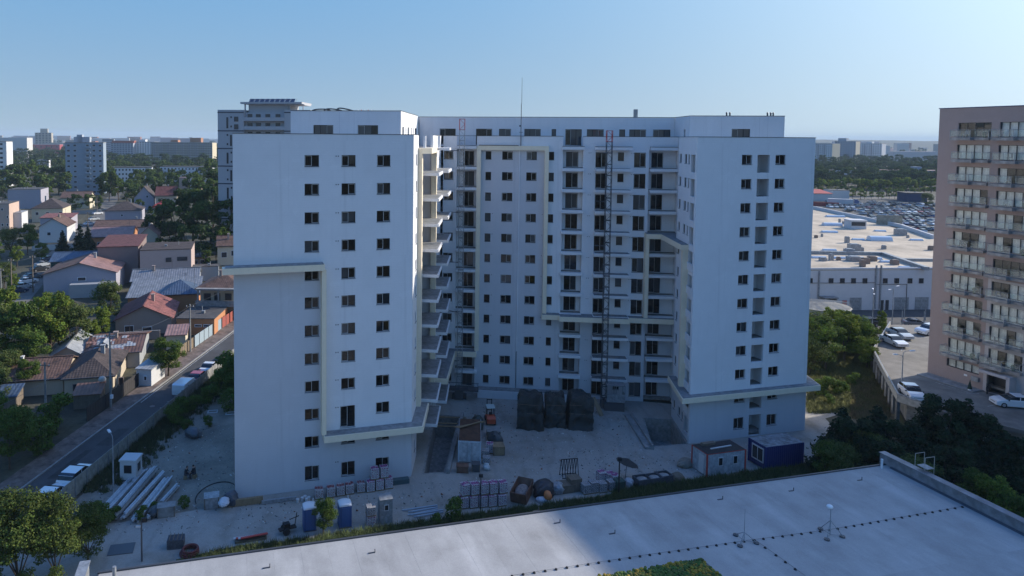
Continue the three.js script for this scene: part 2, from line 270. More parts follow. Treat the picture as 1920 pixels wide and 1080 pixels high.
  boxIn('fin', 29.0, 29.5, 24.35, 25.297, 11.98, 22.9, M.beige);
  mesh('ledge', prism([[29.0, 25.297], [29.0, 24.0], [30.9, 24.0], [31.1, 14.9], [31.997, 14.9], [31.997, 20.4], [33.18, 20.4], [33.18, 25.297]], 22.9, 23.55), M.beige, block);
  mesh('ledge_topping', prism([[29.1, 25.297], [29.1, 24.1], [31.0, 24.1], [31.2, 15.0], [31.997, 15.0], [31.997, 20.4], [33.18, 20.4], [33.18, 25.297]], 23.55, 23.62), M.screed, block);
  mesh('downpipe', bx(0.14, 29.0, 0.12, 11.97, 6.3, 0.06).applyMatrix4(F.m), M.white, block); mesh('downpipe', bx(0.12, 6.2, 0.1, 11.9, 0.05, 0.05).applyMatrix4(F.m), M.screed, block);
  coping([1, 25.3], [17.9, 25.3], TOP); coping([20.64, 25.3], [33.2, 25.3], TOP);
  boxIn('parapet_return', 17.6, 17.9, 25.605, 28, 35.2, TOP - 0.02, M.white); boxIn('parapet_return', 20.64, 20.94, 25.605, 28, 35.2, TOP - 0.02, M.white);
}
{ // courtyard side and front of the right wing
  const S = faceMatrix([32, 20.7], [32, 12.81]), F = faceMatrix([32, 12.5], [47.6, 18.6]), hs = [], hf = [], log = [];
  for (let k = 1; k <= 12; k++) {
    const f = FLOOR(k);
    hs.push([0.7, 1.6, f + 1.0, f + 2.16], [3.07, 4.0, f + 1.0, f + 2.16], [4.6, 5.25, f + 1.0, f + 2.16]); log.push([5.78, 7.55, f + 0.05, f + 2.16]);
    const y0 = k === 1 ? 1.1 : f + 1.02, y1 = k === 1 ? 2.5 : f + 2.18;
    hf.push([6.2, 7.65, y0, y1], [10.98, 12.44, y0, y1], [8.4, 10.15, k === 1 ? 0.05 : f + 0.04, f + 2.18]);
  }
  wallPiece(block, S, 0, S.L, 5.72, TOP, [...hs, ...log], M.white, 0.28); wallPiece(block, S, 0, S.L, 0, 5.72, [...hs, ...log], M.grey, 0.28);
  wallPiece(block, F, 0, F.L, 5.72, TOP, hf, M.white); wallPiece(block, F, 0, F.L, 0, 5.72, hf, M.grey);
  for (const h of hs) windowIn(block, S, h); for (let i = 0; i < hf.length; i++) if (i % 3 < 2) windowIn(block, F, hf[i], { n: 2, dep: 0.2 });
  // stair loggias behind the tall openings
  for (let k = 1; k <= 12; k++) { const f = FLOOR(k); mesh('loggia_wall', [bx(3.0, 2.55, 0.12, 9.3, f, -2.0), bx(0.12, 2.55, 1.6, 7.9, f, -1.15), bx(0.12, 2.55, 1.6, 10.6, f, -1.15)].map(g => g.applyMatrix4(F.m)), M.white, block); mesh('loggia_door', bx(0.42, 2.0, 0.05, 9.72, f + 0.02, -1.9).applyMatrix4(F.m), M.frame, block); }
  boxIn('loggia_wall', 33.9, 34.0, 13.65, 15.2, 0, 34.89, M.beige); boxIn('loggia_wall', 32.3, 33.9, 15.0, 15.1, 0, 34.89, M.white);
  for (let k = 2; k <= 8; k++) { const f = FLOOR(k); mesh('loggia_parapet', bx(1.9, 0.95, 0.12, 6.66, f - 0.2, 0.08).applyMatrix4(S.m), M.white, block); }
  boxIn('pillar', 31.35, 31.997, 15.0, 15.6, 6.0, 22.9, M.beige);
  wallPiece(block, faceMatrix([33.2, 20.7], [32, 20.7]), 0, 1.2, 0, TOP, [], M.white, 0.28); wallPiece(block, faceMatrix([33.2, 26.4], [33.2, 20.98]), 0, 5.42, 0, TOP, [], M.white, 0.28);
  mesh('ledge', prism([[31.997, 19], [31.0, 19], [30.7, 11.0], [49.1, 18.2], [49.1, 23], [47.603, 23], [47.603, 18.597], [31.997, 12.49]], 5.3, 5.92), M.beige, block);
  mesh('ledge_topping', prism([[31.997, 18.9], [31.1, 18.9], [30.85, 11.2], [48.95, 18.3], [48.95, 22.9], [47.603, 22.9], [47.603, 18.597], [31.997, 12.49]], 5.92, 5.99), M.screed, block);
  coping([32, 12.5], [47.6, 18.6], TOP); coping([32, 20.7], [32, 12.8], TOP);
  // outer sides and rear
  for (const [a, b] of [[[-18.6, 29.7], [-18.6, 9]], [[-18.6, 9], [-17, -6.6]], [[-0.01, 30], [-18.6, 30]], [[0, 40], [0, 30.0]], [[47.6, 40.3], [0, 40.3]], [[47.6, 18.95], [47.6, 40]]]) { const Q = faceMatrix(a, b); wallPiece(block, Q, 0, Q.L, 0, TOP, [], M.white, 0.29); coping(a, b, TOP); }
}
// floors, roofs and inner walls
const foot = [[-16.6, -6.4], [-0.32, 0.35], [-0.32, 5.3], [-1.2, 5.3], [-1.2, 11.7], [0.7, 12.3], [0.7, 25.62], [33.5, 25.62], [33.5, 21.0], [32.3, 20.4], [32.3, 13.0], [47.3, 18.85], [47.3, 40], [0.3, 40], [0.3, 29.7], [-18.3, 29.7], [-18.3, 9]];
for (let k = 1; k <= 12; k++) mesh('floor_slab', prism(foot, FLOOR(k) - 0.3, FLOOR(k)), M.inside, block);
mesh('roof_slab', prism(foot, 34.9, 35.2), M.screed, block);
for (const [a, b, c, d] of [[-12, -5, 3, 4], [-12.2, -12, -2, 28], [-5, -4.8, 4, 28], [1, 46, 31, 31.2], [38, 38.2, 19.5, 31], [41.5, 41.7, 20.5, 31], [8.4, 8.6, 25.7, 31], [15.7, 15.9, 25.7, 31], [21, 21.2, 25.7, 31], [27, 27.2, 25.7, 31], [-17, -5, 9, 9.2], [38.2, 41.5, 24, 24.2]]) boxIn('partition_wall', a, b, c, d, 0.0, 34.9, M.inside);
{ // set-back top storey
  const P = 35.2, T1 = 39.55, T2 = 39.4;
  const run = (a, b, top, holes, m = M.white) => { const F = faceMatrix(a, b); wallPiece(block, F, 0, F.L, P, top, holes, m, 0.29); for (const h of holes) windowIn(block, F, h, { noSill: true, blinds: 0.8, blind: M.paleBlind }); coping(a, b, top); };
  const w = (arr, s0, y0 = 35.4, y1 = 37.72) => arr.map(([a, b]) => [a - s0, b - s0, y0, y1]);
  run([-16.3, 10], [-2.7, 10], T1, w([[-13.45, -10.97], [-7.96, -5.47]], -16.3, 35.4, 37.84));
  run([-2.7, 10.3], [-2.7, 28.3], T1, [[1.0, 2.6], [4.2, 4.9], [6.2, 7.8], [9.8, 10.6], [12, 12.8], [14.4, 16.6]].map(([a, b]) => [a, b, 35.5, 37.72]));
  run([-2.39, 28.3], [33.39, 28.3], T2, w([[0.54, 2.86], [5.8, 8.11], [9.11, 10.81], [12.71, 15.02], [16.55, 17.17], [18.45, 20.75], [21.45, 23.79], [25.9, 26.71], [27.27, 29.55], [30.48, 32.84]], -2.39));
  run([33.4, 28.29], [33.4, 21.3], T2, [[4.6, 5.3, 35.5, 37.7]]); run([33.4, 21], [44.9, 21], T2, w([[38.55, 40.8]], 33.4, 35.4, 37.76)); run([44.9, 21.3], [44.9, 37], T2, []);
  run([-16.3, 29], [-16.3, 10.3], T1, []); run([44.6, 37.3], [-2.7, 37.3], T2, []); run([-3.0, 29], [-16, 29], T1, []); run([-2.7, 37], [-2.7, 28.7], T2, []);
  mesh('roof_slab', prism([[-16, 10.3], [-3, 10.3], [-3, 28.7], [-16, 28.7]], 39.0, 39.2), M.screed, block);
  mesh('roof_slab', prism([[-2.4, 28.6], [33.7, 28.6], [33.7, 21.3], [44.6, 21.3], [44.6, 37], [-2.4, 37]], 38.8, 39.1), M.screed, block);
  mesh('partition_wall', [bx(12, 3.8, 0.15, -9.5, P, -14), bx(44, 3.6, 0.15, 21, P, -32.2), bx(10, 3.6, 0.15, 39, P, -25)], M.inside, block);
  mesh('wall_joint', [bx(0.03, 3.9, 0.01, -10.2, 35.5, -9.993), bx(0.03, 3.9, 0.01, -8.4, 35.5, -9.993), bx(0.03, 3.7, 0.01, 37.3, 35.5, -20.993), bx(0.03, 3.7, 0.01, 41.9, 35.5, -20.993), bx(0.03, 3.7, 0.01, 42.9, 35.5, -20.993)], M.grey, block);
  boxIn('chimney', 28.1, 28.6, 29.5, 30, 39.1, 40.6, M.galv);
  for (const [s, t] of [[38.2, 22], [38.6, 22], [43.3, 22.3], [43.7, 22.3], [44.0, 22.3]]) mesh('vent_pipe', [cyl(0.1, 0.1, 0.75, s, 39.1, -t, 8), cyl(0.16, 0.06, 0.14, s, 39.8, -t, 8)], M.steel, block);
  mesh('lightning_rod', [cyl(0.06, 0.05, 6, 12.1, 35.2, -25.15, 6), cyl(0.035, 0.02, 3.6, 12.15, 41.2, -25.15, 5), bx(0.5, 0.06, 0.06, 12.1, 37.2, -25.2), bx(0.3, 0.2, 0.12, 12.0, 38, -25.2)], M.coping, block);
}
{ // loose gear on the left roof
  const o = thing('pipe_bundle', 'dark curved pipes and cables lying on the upper roof of the left wing', 'pipes', -10.8, 11.6, 0, null, 39.2);
  for (let i = 0; i < 3; i++) mesh('pipe', tube([V3(-3.4 + i * 1.6, 0.1, 0), V3(-3.2 + i * 1.6, 0.45 + i * 0.12, 0), V3(-2 + i * 1.6, 0.62, 0.3), V3(-1 + i * 1.6, 0.5 - i * 0.1, 0), V3(-0.6 + i * 1.5, 0.1, 0.1)], 0.09, 6), M.steel, o);
  mesh('rail', [bx(9, 0.07, 0.07, 0, 0.05, 0.3), bx(7, 0.07, 0.07, -1, 0.4, 0.3)], M.steel, o);
  for (let i = 0; i < 5; i++) { const b = mesh('canister', [cyl(0.13, 0.13, 0.45, 0, 0, 0, 8), cyl(0.05, 0.05, 0.12, 0, 0.45, 0, 6)], i % 2 ? M.red : M.white); b.position.copy(W(-8.2 + i * 0.42, 11.4, 39.2)); tag(b, 'small red or white canister on the upper roof of the left wing', 'canister', 'canisters on the left wing roof'); }
}
// ---------------------------------------------------------------- ground, roads, yard
const yardTex = tex(1024, (u, v) => { const a = nA(u, v), b = nB(u + .1, v + .6), w = nA(u * 2 + .4, v * 2 + .1), rut = Math.pow(0.5 + 0.5 * Math.sin((u * 9 + a * 2.2) * 6.283), 10) * (0.4 + b), mud = Math.max(0, w - 0.56) * 1.6; return [0.80, 0.79, 0.775].map((c, q) => c + 0.12 * (a - 0.5) + 0.10 * (b - 0.5) + 0.07 * (nD(u * 3, v * 3) - 0.5) - 0.05 * rut - mud * [0.28, 0.31, 0.36][q]); });
Object.assign(M, {
  earth: mat('earth', [0.105, 0.10, 0.062], { map: roughTex, m: 37, bump: bumpTex, bm: 5, bs: 0.05, rough: 1 }),
  dirt: mat('dirt', [0.36, 0.31, 0.25], { map: blotchTex, m: 17, bump: bumpTex, bm: 3, bs: 0.05, rough: 1 }),
  yard: mat('yard', [0.50, 0.48, 0.45], { map: yardTex, m: 29, bump: bumpTex, bm: 2.5, bs: 0.03, rough: 0.97 }),
  asphalt: mat('asphalt', [0.085, 0.085, 0.088], { map: blotchTex, m: 19, bump: bumpTex, bm: 0.8, bs: 0.006, rough: 0.92 }),
  asphaltPatch: mat('asphaltPatch', [0.055, 0.055, 0.058], { map: blotchTex, m: 3, rough: 0.9 }),
  paleAsphalt: mat('paleAsphalt', [0.20, 0.185, 0.165], { map: blotchTex, m: 14, rough: 0.93 }),
  paver: mat('paver', [0.27, 0.205, 0.175], { map: roughTex, m: 5, bump: tileTex, bm: 1.6, bs: 0.01, rough: 0.95 }),
  kerb: mat('kerb', [0.40, 0.39, 0.37], { map: blotchTex, m: 2, rough: 0.9 }),
  line: mat('line', [0.62, 0.62, 0.60], { map: roughTex, m: 2, rough: 0.8 }),
  lawn: mat('lawn', [0.17, 0.175, 0.06], { map: roughTex, m: 13, bump: bumpTex, bm: 1.3, bs: 0.08, rough: 1 }),
  dryGrass: mat('dryGrass', [0.30, 0.24, 0.13], { map: roughTex, m: 9, bump: bumpTex, bm: 1.3, bs: 0.08, rough: 1 }),
});
const pitL = [[1.1, 0.6], [3.6, 1.3], [4.5, 16.6], [2.95, 16.9], [1.02, 16.9]], pitR = [[27.3, 10.9], [31.9, 12.3], [31.9, 19.6], [28.1, 19.6]];
structure('ground', sheet([V3(-7000, 0, 1500), V3(7000, 0, 1500), V3(7000, 0, -9800), V3(-7000, 0, -9800)], -0.03, [st2(pitL), st2(pitR)]), M.earth);
structure('building_site_yard', sheet(st2([[-33, -32], [-17, -28], [50, -1], [52, 24], [33, 25], [-17, 30], [-19, 6], [-23, 2], [-24, -6], [-33, -12]]), 0, [st2(pitL), st2(pitR)]), M.yard);
structure('dirt_yard', sheet(st2([[-33, -15], [-26, -12.5], [-17.3, -8.2], [-17, -6.9], [-18.6, 9], [-18.6, 30], [-33, 33]]), 0.008), M.dirt);
for (const [nm, p] of [['garage_ramp_pit', pitL], ['garage_ramp_pit', pitR]]) {
  const o = new THREE.Group(); o.name = numbered(nm); o.position.copy(ORG); o.rotation.y = -TH; scene.add(o); o.userData.kind = 'structure';
  mesh('pit_floor', prism(p, -3.2, -3.0), M.kerb, o);
  for (let i = 0; i < p.length; i++) { const a = p[i], b = p[(i + 1) % p.length], c = V3(a[0], -3, -a[1]), d = V3(b[0], -3, -b[1]), L = c.distanceTo(d), an = Math.atan2(-(d.z - c.z), d.x - c.x); mesh('pit_wall', bx(L, 3.0, 0.2, 0, 0, -0.1).rotateY(an).translate((c.x + d.x) / 2, -3, (c.z + d.z) / 2), M.kerb, o); }
}
{ // concrete kerbs and planks beside the pits
  const o = thing('retaining_kerb', 'low pale concrete wall edging the right garage ramp pit', 'wall', 26.6, 15); mesh('kerb_wall', [bx(0.9, 0.28, 9.6, 0, 0, 0, 0.06), bx(0.25, 0.55, 9.6, 0.45, 0, 0, 0.06)], M.concrete, o);
  const q = thing('retaining_kerb', 'low pale concrete wall between left garage ramp pit and the containers', 'wall', 4.35, 9); mesh('kerb_wall', [bx(0.35, 0.5, 15.8, 0, 0, 0, -0.055)], M.concrete, q);
  for (const [t, l, y] of [[13.2, 4.6, 0], [14.1, 4.4, 0], [16, 4.8, 0.02]]) { const b = thing('plank', 'timber plank bridging the left garage ramp pit', 'plank', 2.9, t, 0.06, 'planks across the left pit'); mesh('board', bx(l, 0.07, 0.28, 0, y, 0), M.wood, b); }
  const rp = thing('terrace_wall', 'low grey plinth wall running under the rear facade', 'wall', 0, 0); mesh('plinth', prism([[6.6, 23.6], [21.5, 23.6], [21.5, 25.28], [6.6, 25.28]], 0, 0.98), M.concrete, rp); mesh('face', prism([[6.55, 23.4], [21.55, 23.4], [21.55, 23.59], [6.55, 23.59]], 0, 1.05), M.grey, rp);
}
// streets
structure('main_road', sheet(st2([[-39.3, -40], [-33.6, -40], [-33.6, 420], [-39.3, 420]]), 0.004), M.asphalt);
structure('side_walk', prism([[-42.2, -40], [-39.5, -40], [-39.5, 420], [-42.2, 420]], -0.02, 0.12).rotateY(-TH).translate(ORG.x, 0, ORG.z), M.paver);
structure('road_kerb', prism([[-39.5, -40], [-39.3, -40], [-39.3, 420], [-39.5, 420]], -0.02, 0.13).rotateY(-TH).translate(ORG.x, 0, ORG.z), M.kerb);
structure('road_edge_line', sheet(st2([[-39.05, 15], [-38.92, 15], [-38.92, 200], [-39.05, 200]]), 0.008), M.line);
for (const [s, t, w, l] of [[-37.6, 2, 1.6, 5], [-35.4, 22, 1.2, 9], [-36.6, 44, 2.2, 4], [-38.2, -6, 1.0, 7], [-36.0, 66, 1.4, 8]]) structure('asphalt_repair', sheet(st2([[s, t], [s + w, t + 0.2], [s + w - 0.1, t + l], [s + 0.15, t + l - 0.3]]), 0.008), M.asphaltPatch);
for (const [s, t] of [[-36.8, 14], [-35.9, 36]]) { const o = thing('manhole_cover', t < 20 ? 'round iron manhole cover in the shaded stretch of road' : 'round iron manhole cover in the sunlit stretch of road', 'manhole cover', s, t); mesh('lid', cyl(0.33, 0.33, 0.02, 0, 0.003, 0, 16), M.steel, o); }
structure('verge', sheet(st2([[-33.55, -40], [-32.6, -40], [-32.6, 60], [-33.55, 60]]), 0.008), M.lawn);
{ const a = ground(5, 585), b = ground(65, 520), c = ground(130, 460), d = ground(186, 408), e = ground(214, 368), f = ground(226, 350);
  const mid = [a, b, c, d, e, f], wd = 3.4, L = [], R = []; for (let i = 0; i < mid.length; i++) { const q = mid[Math.min(i + 1, mid.length - 1)].clone().sub(mid[Math.max(0, i - 1)]).normalize(), n = V3(-q.z, 0, q.x); L.push(mid[i].clone().addScaledVector(n, -wd)); R.push(mid[i].clone().addScaledVector(n, wd)); }
  structure('side_street', sheet([...L, ...R.reverse()], 0.004), M.paleAsphalt); }
structure('retail_forecourt', sheet(px2([[1480, 640], [1640, 660], [1900, 660], [1990, 590], [1990, 572], [1420, 580]]), 0.004), M.asphalt);
structure('retail_car_park', sheet(px2([[1400, 392], [1960, 470], [1960, 372], [1400, 366]]), 0.004), M.asphalt);
structure('far_street', sheet(px2([[1400, 372.5], [1960, 372.5], [1960, 369], [1400, 369]]), 0.012), M.paleAsphalt);
structure('grass_slope', sheet(px2([[1512, 770], [1700, 800], [1660, 720], [1640, 640], [1515, 640]]), 0.006), M.lawn);
structure('dry_grass_patch', sheet(px2([[1590, 770], [1690, 790], [1650, 715], [1628, 690], [1580, 735]]), 0.012), M.dryGrass);
structure('rubble_path', sheet(px2([[1508, 735], [1548, 730], [1580, 775], [1530, 790], [1508, 790]]), 0.016), M.yard);
const edgeY = x => 1075 - (x - 185) * 0.1386;
structure('grass_strip', sheet(px2([[330, edgeY(330) + 14], [1660, edgeY(1660) + 14], [1660, edgeY(1660) - 16], [1500, edgeY(1500) - 22], [1300, edgeY(1300) - 16], [1000, edgeY(1000) - 9], [800, edgeY(800) - 7], [600, edgeY(600) - 9], [450, edgeY(450) - 16], [330, edgeY(330) - 6]]), 0.008), M.lawn);
// far rising ground on the horizon
{ const g = new THREE.PlaneGeometry(1, 1, 160, 8), p = g.attributes.position, hn = fbm(71, 8, 5);
  for (let i = 0; i < p.count; i++) { const u = p.getX(i) + 0.5, v = p.getY(i) + 0.5, dd = 3600 + v * 3200, ang = -0.75 + u * 1.75; const up = Math.sin(Math.PI * Math.min(1, v * 1.3)) * (8 + 32 * Math.max(0, Math.min(1, (ang + 0.1) / 0.55)) * (0.45 + 0.8 * hn(u * 1.7, v * 0.3))); p.setXYZ(i, Math.sin(ang) * dd, Math.max(-2, up), -Math.cos(ang) * dd); }
  g.computeVertexNormals(); structure('hills', g, mat('hill', [0.05, 0.065, 0.045], { map: roughTex, m: 220, rough: 1 })); }

// ---------------------------------------------------------------- foreground flat-roofed building
const FR = thing('flat_roof_building', 'low building with broad pale membrane roof and raised parapet along one side', 'building', -18.5, -28.3, 21.4 * Math.PI / 180);
const roofTex = tex(1024, (u, v) => { const a = nA(u, v), b = nB(u, v * 0.5), st = Math.max(0, nA(u * 2 + .3, v * 0.5 + .6) - 0.52), pud = Math.max(0, nB(u + .2, v + .4) - 0.6); return [0.83, 0.825, 0.82].map((c, q) => c + 0.16 * (a - 0.5) + 0.12 * (b - 0.5) + 0.05 * (nD(u * 2, v * 2) - 0.5) + st * 0.25 - pud * [0.2, 0.2, 0.21][q]); });
const membrane = mat('membrane', [0.56, 0.55, 0.53], { map: streakTex, m: 11, bump: bumpTex, bm: 3, bs: 0.006, rough: 0.72 });
const toFR = (px, py, h = 6) => { FR.updateMatrixWorld(true); return FR.worldToLocal(ground(px, py, h)); };
mesh('wall', bx(68.4, 5.8, 44, 34.2, 0, 22.02), mat('foreWall', [0.5, 0.5, 0.5], { map: blotchTex, m: 5 }), FR);
{ const patchTone = [0.515, 0.525, 0.535, 0.54, 0.53]; let x = 0, i = 0; rnd = mulberry(61);
  while (x < 68.4) { const w = Math.min(68.4 - x, rr(1.85, 2.1)); mesh('membrane_strip', bx(w - 0.004, 0.2 + (i % 2) * 0.003, 44, x + w / 2, 5.8, 22.02), mat('membrane' + i % 5, [patchTone[i % 5], patchTone[i % 5] * 0.985, patchTone[i % 5] * 0.955], { map: roofTex, m: 13, bump: bumpTex, bm: 3, bs: 0.006, rough: 0.72 }), FR); x += w; i++; } }
mesh('edge_trim', bx(68.6, 0.12, 0.16, 34.2, 5.98, -0.02), M.coping, FR);
mesh('parapet', bx(0.55, 1.1, 46, 68.7, 5.8, 22.4), mat('parapet', [0.34, 0.35, 0.37], { map: blotchTex, m: 3 }), FR);
mesh('parapet_cap', bx(0.75, 0.06, 46.1, 68.7, 6.9, 22.4), mat('parapetCap', [0.36, 0.37, 0.4], { rough: 0.5, metal: 0.3, map: blotchTex, m: 5 }), FR);
mesh('upstand_strip', bx(0.3, 0.05, 44, 68.25, 6.0, 22.6, 0, 0, 0.6), M.coping, FR);
mesh('corner_parapet', [bx(0.5, 1.3, 3, -0.9, 5.6, 1.4), bx(0.7, 0.06, 3.1, -0.9, 6.9, 1.4)], M.galv, FR);
mesh('vent_pipe', cyl(0.13, 0.13, 0.95, 1.15, 6.0, 1.0, 10), M.galv, FR); mesh('vent_pipe', cyl(0.1, 0.1, 0.9, 67.4, 6.0, 0.5, 8).rotateZ(0), M.white, FR);
for (const [px, py] of [[506, 1064], [703, 1036], [1010, 958], [1050, 980], [1153, 1000], [1355, 936], [1488, 920], [1616, 900]]) { const p = toFR(px, py); mesh('roof_nipple', [cyl(0.035, 0.03, 0.28, p.x, 6, p.z, 6), bx(0.5, 0.03, 0.12, p.x - 0.25, 6.006, p.z)], M.steel, FR); }
{ const line = (label, pts) => { const o = new THREE.Group(); o.name = numbered('lightning_conductor'); o.position.copy(FR.position).setY(6); o.rotation.y = FR.rotation.y; scene.add(o); tag(o, label, 'cable');
    const P = pts.map(([x, y]) => toFR(x, y).setY(0.09)); mesh('cable', P.slice(1).map((p, i) => bar(P[i], p, 0.012, 4)), M.steel, o);
    for (let i = 0; i + 1 < P.length; i++) { const n = Math.max(1, Math.round(P[i].distanceTo(P[i + 1]) / 0.82)); for (let k = 0; k < n; k++) { const q = P[i].clone().lerp(P[i + 1], k / n), h = mesh('holder', cached('holder', () => [cyl(0.11, 0.085, 0.07, 0, 0, 0, 10), cyl(0.03, 0.03, 0.06, 0, 0.06, 0, 6)]), M.black, o); h.position.set(q.x, 0.005, q.z); } } };
  line('lightning conductor cable on black holders crossing the pale roof lengthwise', [[960, 1081], [1200, 1044], [1395, 1016], [1555, 995], [1818, 949]]);
  line('lightning conductor cable on black holders following the side parapet', [[1818, 949], [1740, 905], [1662, 872]]);
  line('short lightning conductor cable branching off beside the tripod masts', [[1415, 1014], [1455, 1042], [1510, 1082]]); }
for (const [px, py, hgt, lab, ball] of [[1395, 1016, 2.5, 'thin tripod mast with a bare rod on round weights on the pale roof', 0], [1556, 1004, 2.2, 'tripod mast carrying a white dome on the pale roof', 1]]) {
  const p = toFR(px, py), o = new THREE.Group(); o.name = numbered('tripod_mast'); o.position.copy(ground(px, py, 6)); o.rotation.y = FR.rotation.y; scene.add(o); tag(o, lab, 'mast');
  mesh('mast', cyl(0.035, ball ? 0.03 : 0.012, hgt, 0, 0.05, 0, 6), M.galv, o);
  for (let i = 0; i < 3; i++) { const a = i * 2.094 + 0.5, f = V3(Math.cos(a) * 0.85, 0.12, Math.sin(a) * 0.85); mesh('leg', bar(V3(0, ball ? 1.2 : 0.75, 0), f, 0.025), M.galv, o); mesh('foot_bar', bar(V3(0, 0.1, 0), f, 0.02), M.galv, o); mesh('weight', cyl(0.2, 0.2, 0.1, f.x, 0.005, f.z, 12), M.steel, o); }
  if (ball) mesh('dome', new THREE.SphereGeometry(0.2, 14, 10).scale(1.15, 0.8, 1.15).translate(-0.12, hgt + 0.1, 0), mat('dome', [0.8, 0.8, 0.8], { rough: 0.4 }), o);
}
{ const o = new THREE.Group(); o.name = numbered('roof_ladder'); const p = FR.localToWorld(V3(69.0, 0, 3.2)); o.position.copy(p); o.rotation.y = FR.rotation.y; scene.add(o); tag(o, 'galvanised roof access ladder with hoop handrails over the parapet', 'ladder');
  for (const z of [-0.45, 0.45]) mesh('handrail', [bar(V3(-0.5, 7.2, z), V3(-0.5, 8.35, z), 0.025), bar(V3(-0.5, 8.35, z), V3(0.55, 8.35, z), 0.025), bar(V3(0.55, 8.35, z), V3(0.55, 0.1, z), 0.025)], mat('railPaint', [0.45, 0.42, 0.36], { rough: 0.5 }), o);
  for (let y = 0.4; y < 7; y += 0.4) mesh('rung', bar(V3(0.55, y, -0.45), V3(0.55, y, 0.45), 0.018), M.galv, o); mesh('platform', bx(0.85, 0.04, 0.95, 0.15, 7.25, 0), M.galv, o); }
{ // planted patch on a low box on the roof
  const o = new THREE.Group(); o.name = numbered('roof_planter'); o.position.copy(FR.position); o.rotation.y = FR.rotation.y; scene.add(o); tag(o, 'low roof planter covered with green and yellow sedum', 'planter');
  const a = toFR(1108, 1080, 6.75), b = toFR(1315, 1047, 6.75), c = toFR(1352, 1084, 6.75), n = b.clone().sub(a).normalize();
  const x0 = a.x, x1 = b.x, zb = b.z; mesh('box', bx(x1 - x0 + 0.4, 0.6, 7, (x0 + x1) / 2, 6.0, zb + 3.5), M.steel, o); mesh('soil', bx(x1 - x0, 0.06, 6.8, (x0 + x1) / 2, 6.6, zb + 3.5), M.dirt, o);
  const leaf = new THREE.IcosahedronGeometry(0.09, 0), I = new THREE.InstancedMesh(leaf, mat('sedum', [1, 1, 1], { rough: 0.9 }), 5200), q = new THREE.Object3D(), r = mulberry(8), nz = fbm(91, 4, 4); I.name = 'sedum'; I.userData.kind = 'stuff';
  for (let i = 0; i < 5200; i++) { const x = x0 + r() * (x1 - x0), z = zb + r() * 6.6, k = nz(x / 6, z / 6); q.position.set(x, 6.68 + r() * 0.1 * k * 2, z); q.rotation.set(r() * 6, r() * 6, r() * 6); q.scale.setScalar(0.6 + r() * 1.1); q.updateMatrix(); I.setMatrixAt(i, q.matrix); const y = k + 0.3 * (r() - 0.5) > 0.56; I.setColorAt(i, y ? lin(0.26 + 0.06 * r(), 0.17 + 0.05 * r(), 0.02) : lin(0.05 + 0.04 * r(), 0.085 + 0.05 * r(), 0.018)); } o.add(I); }

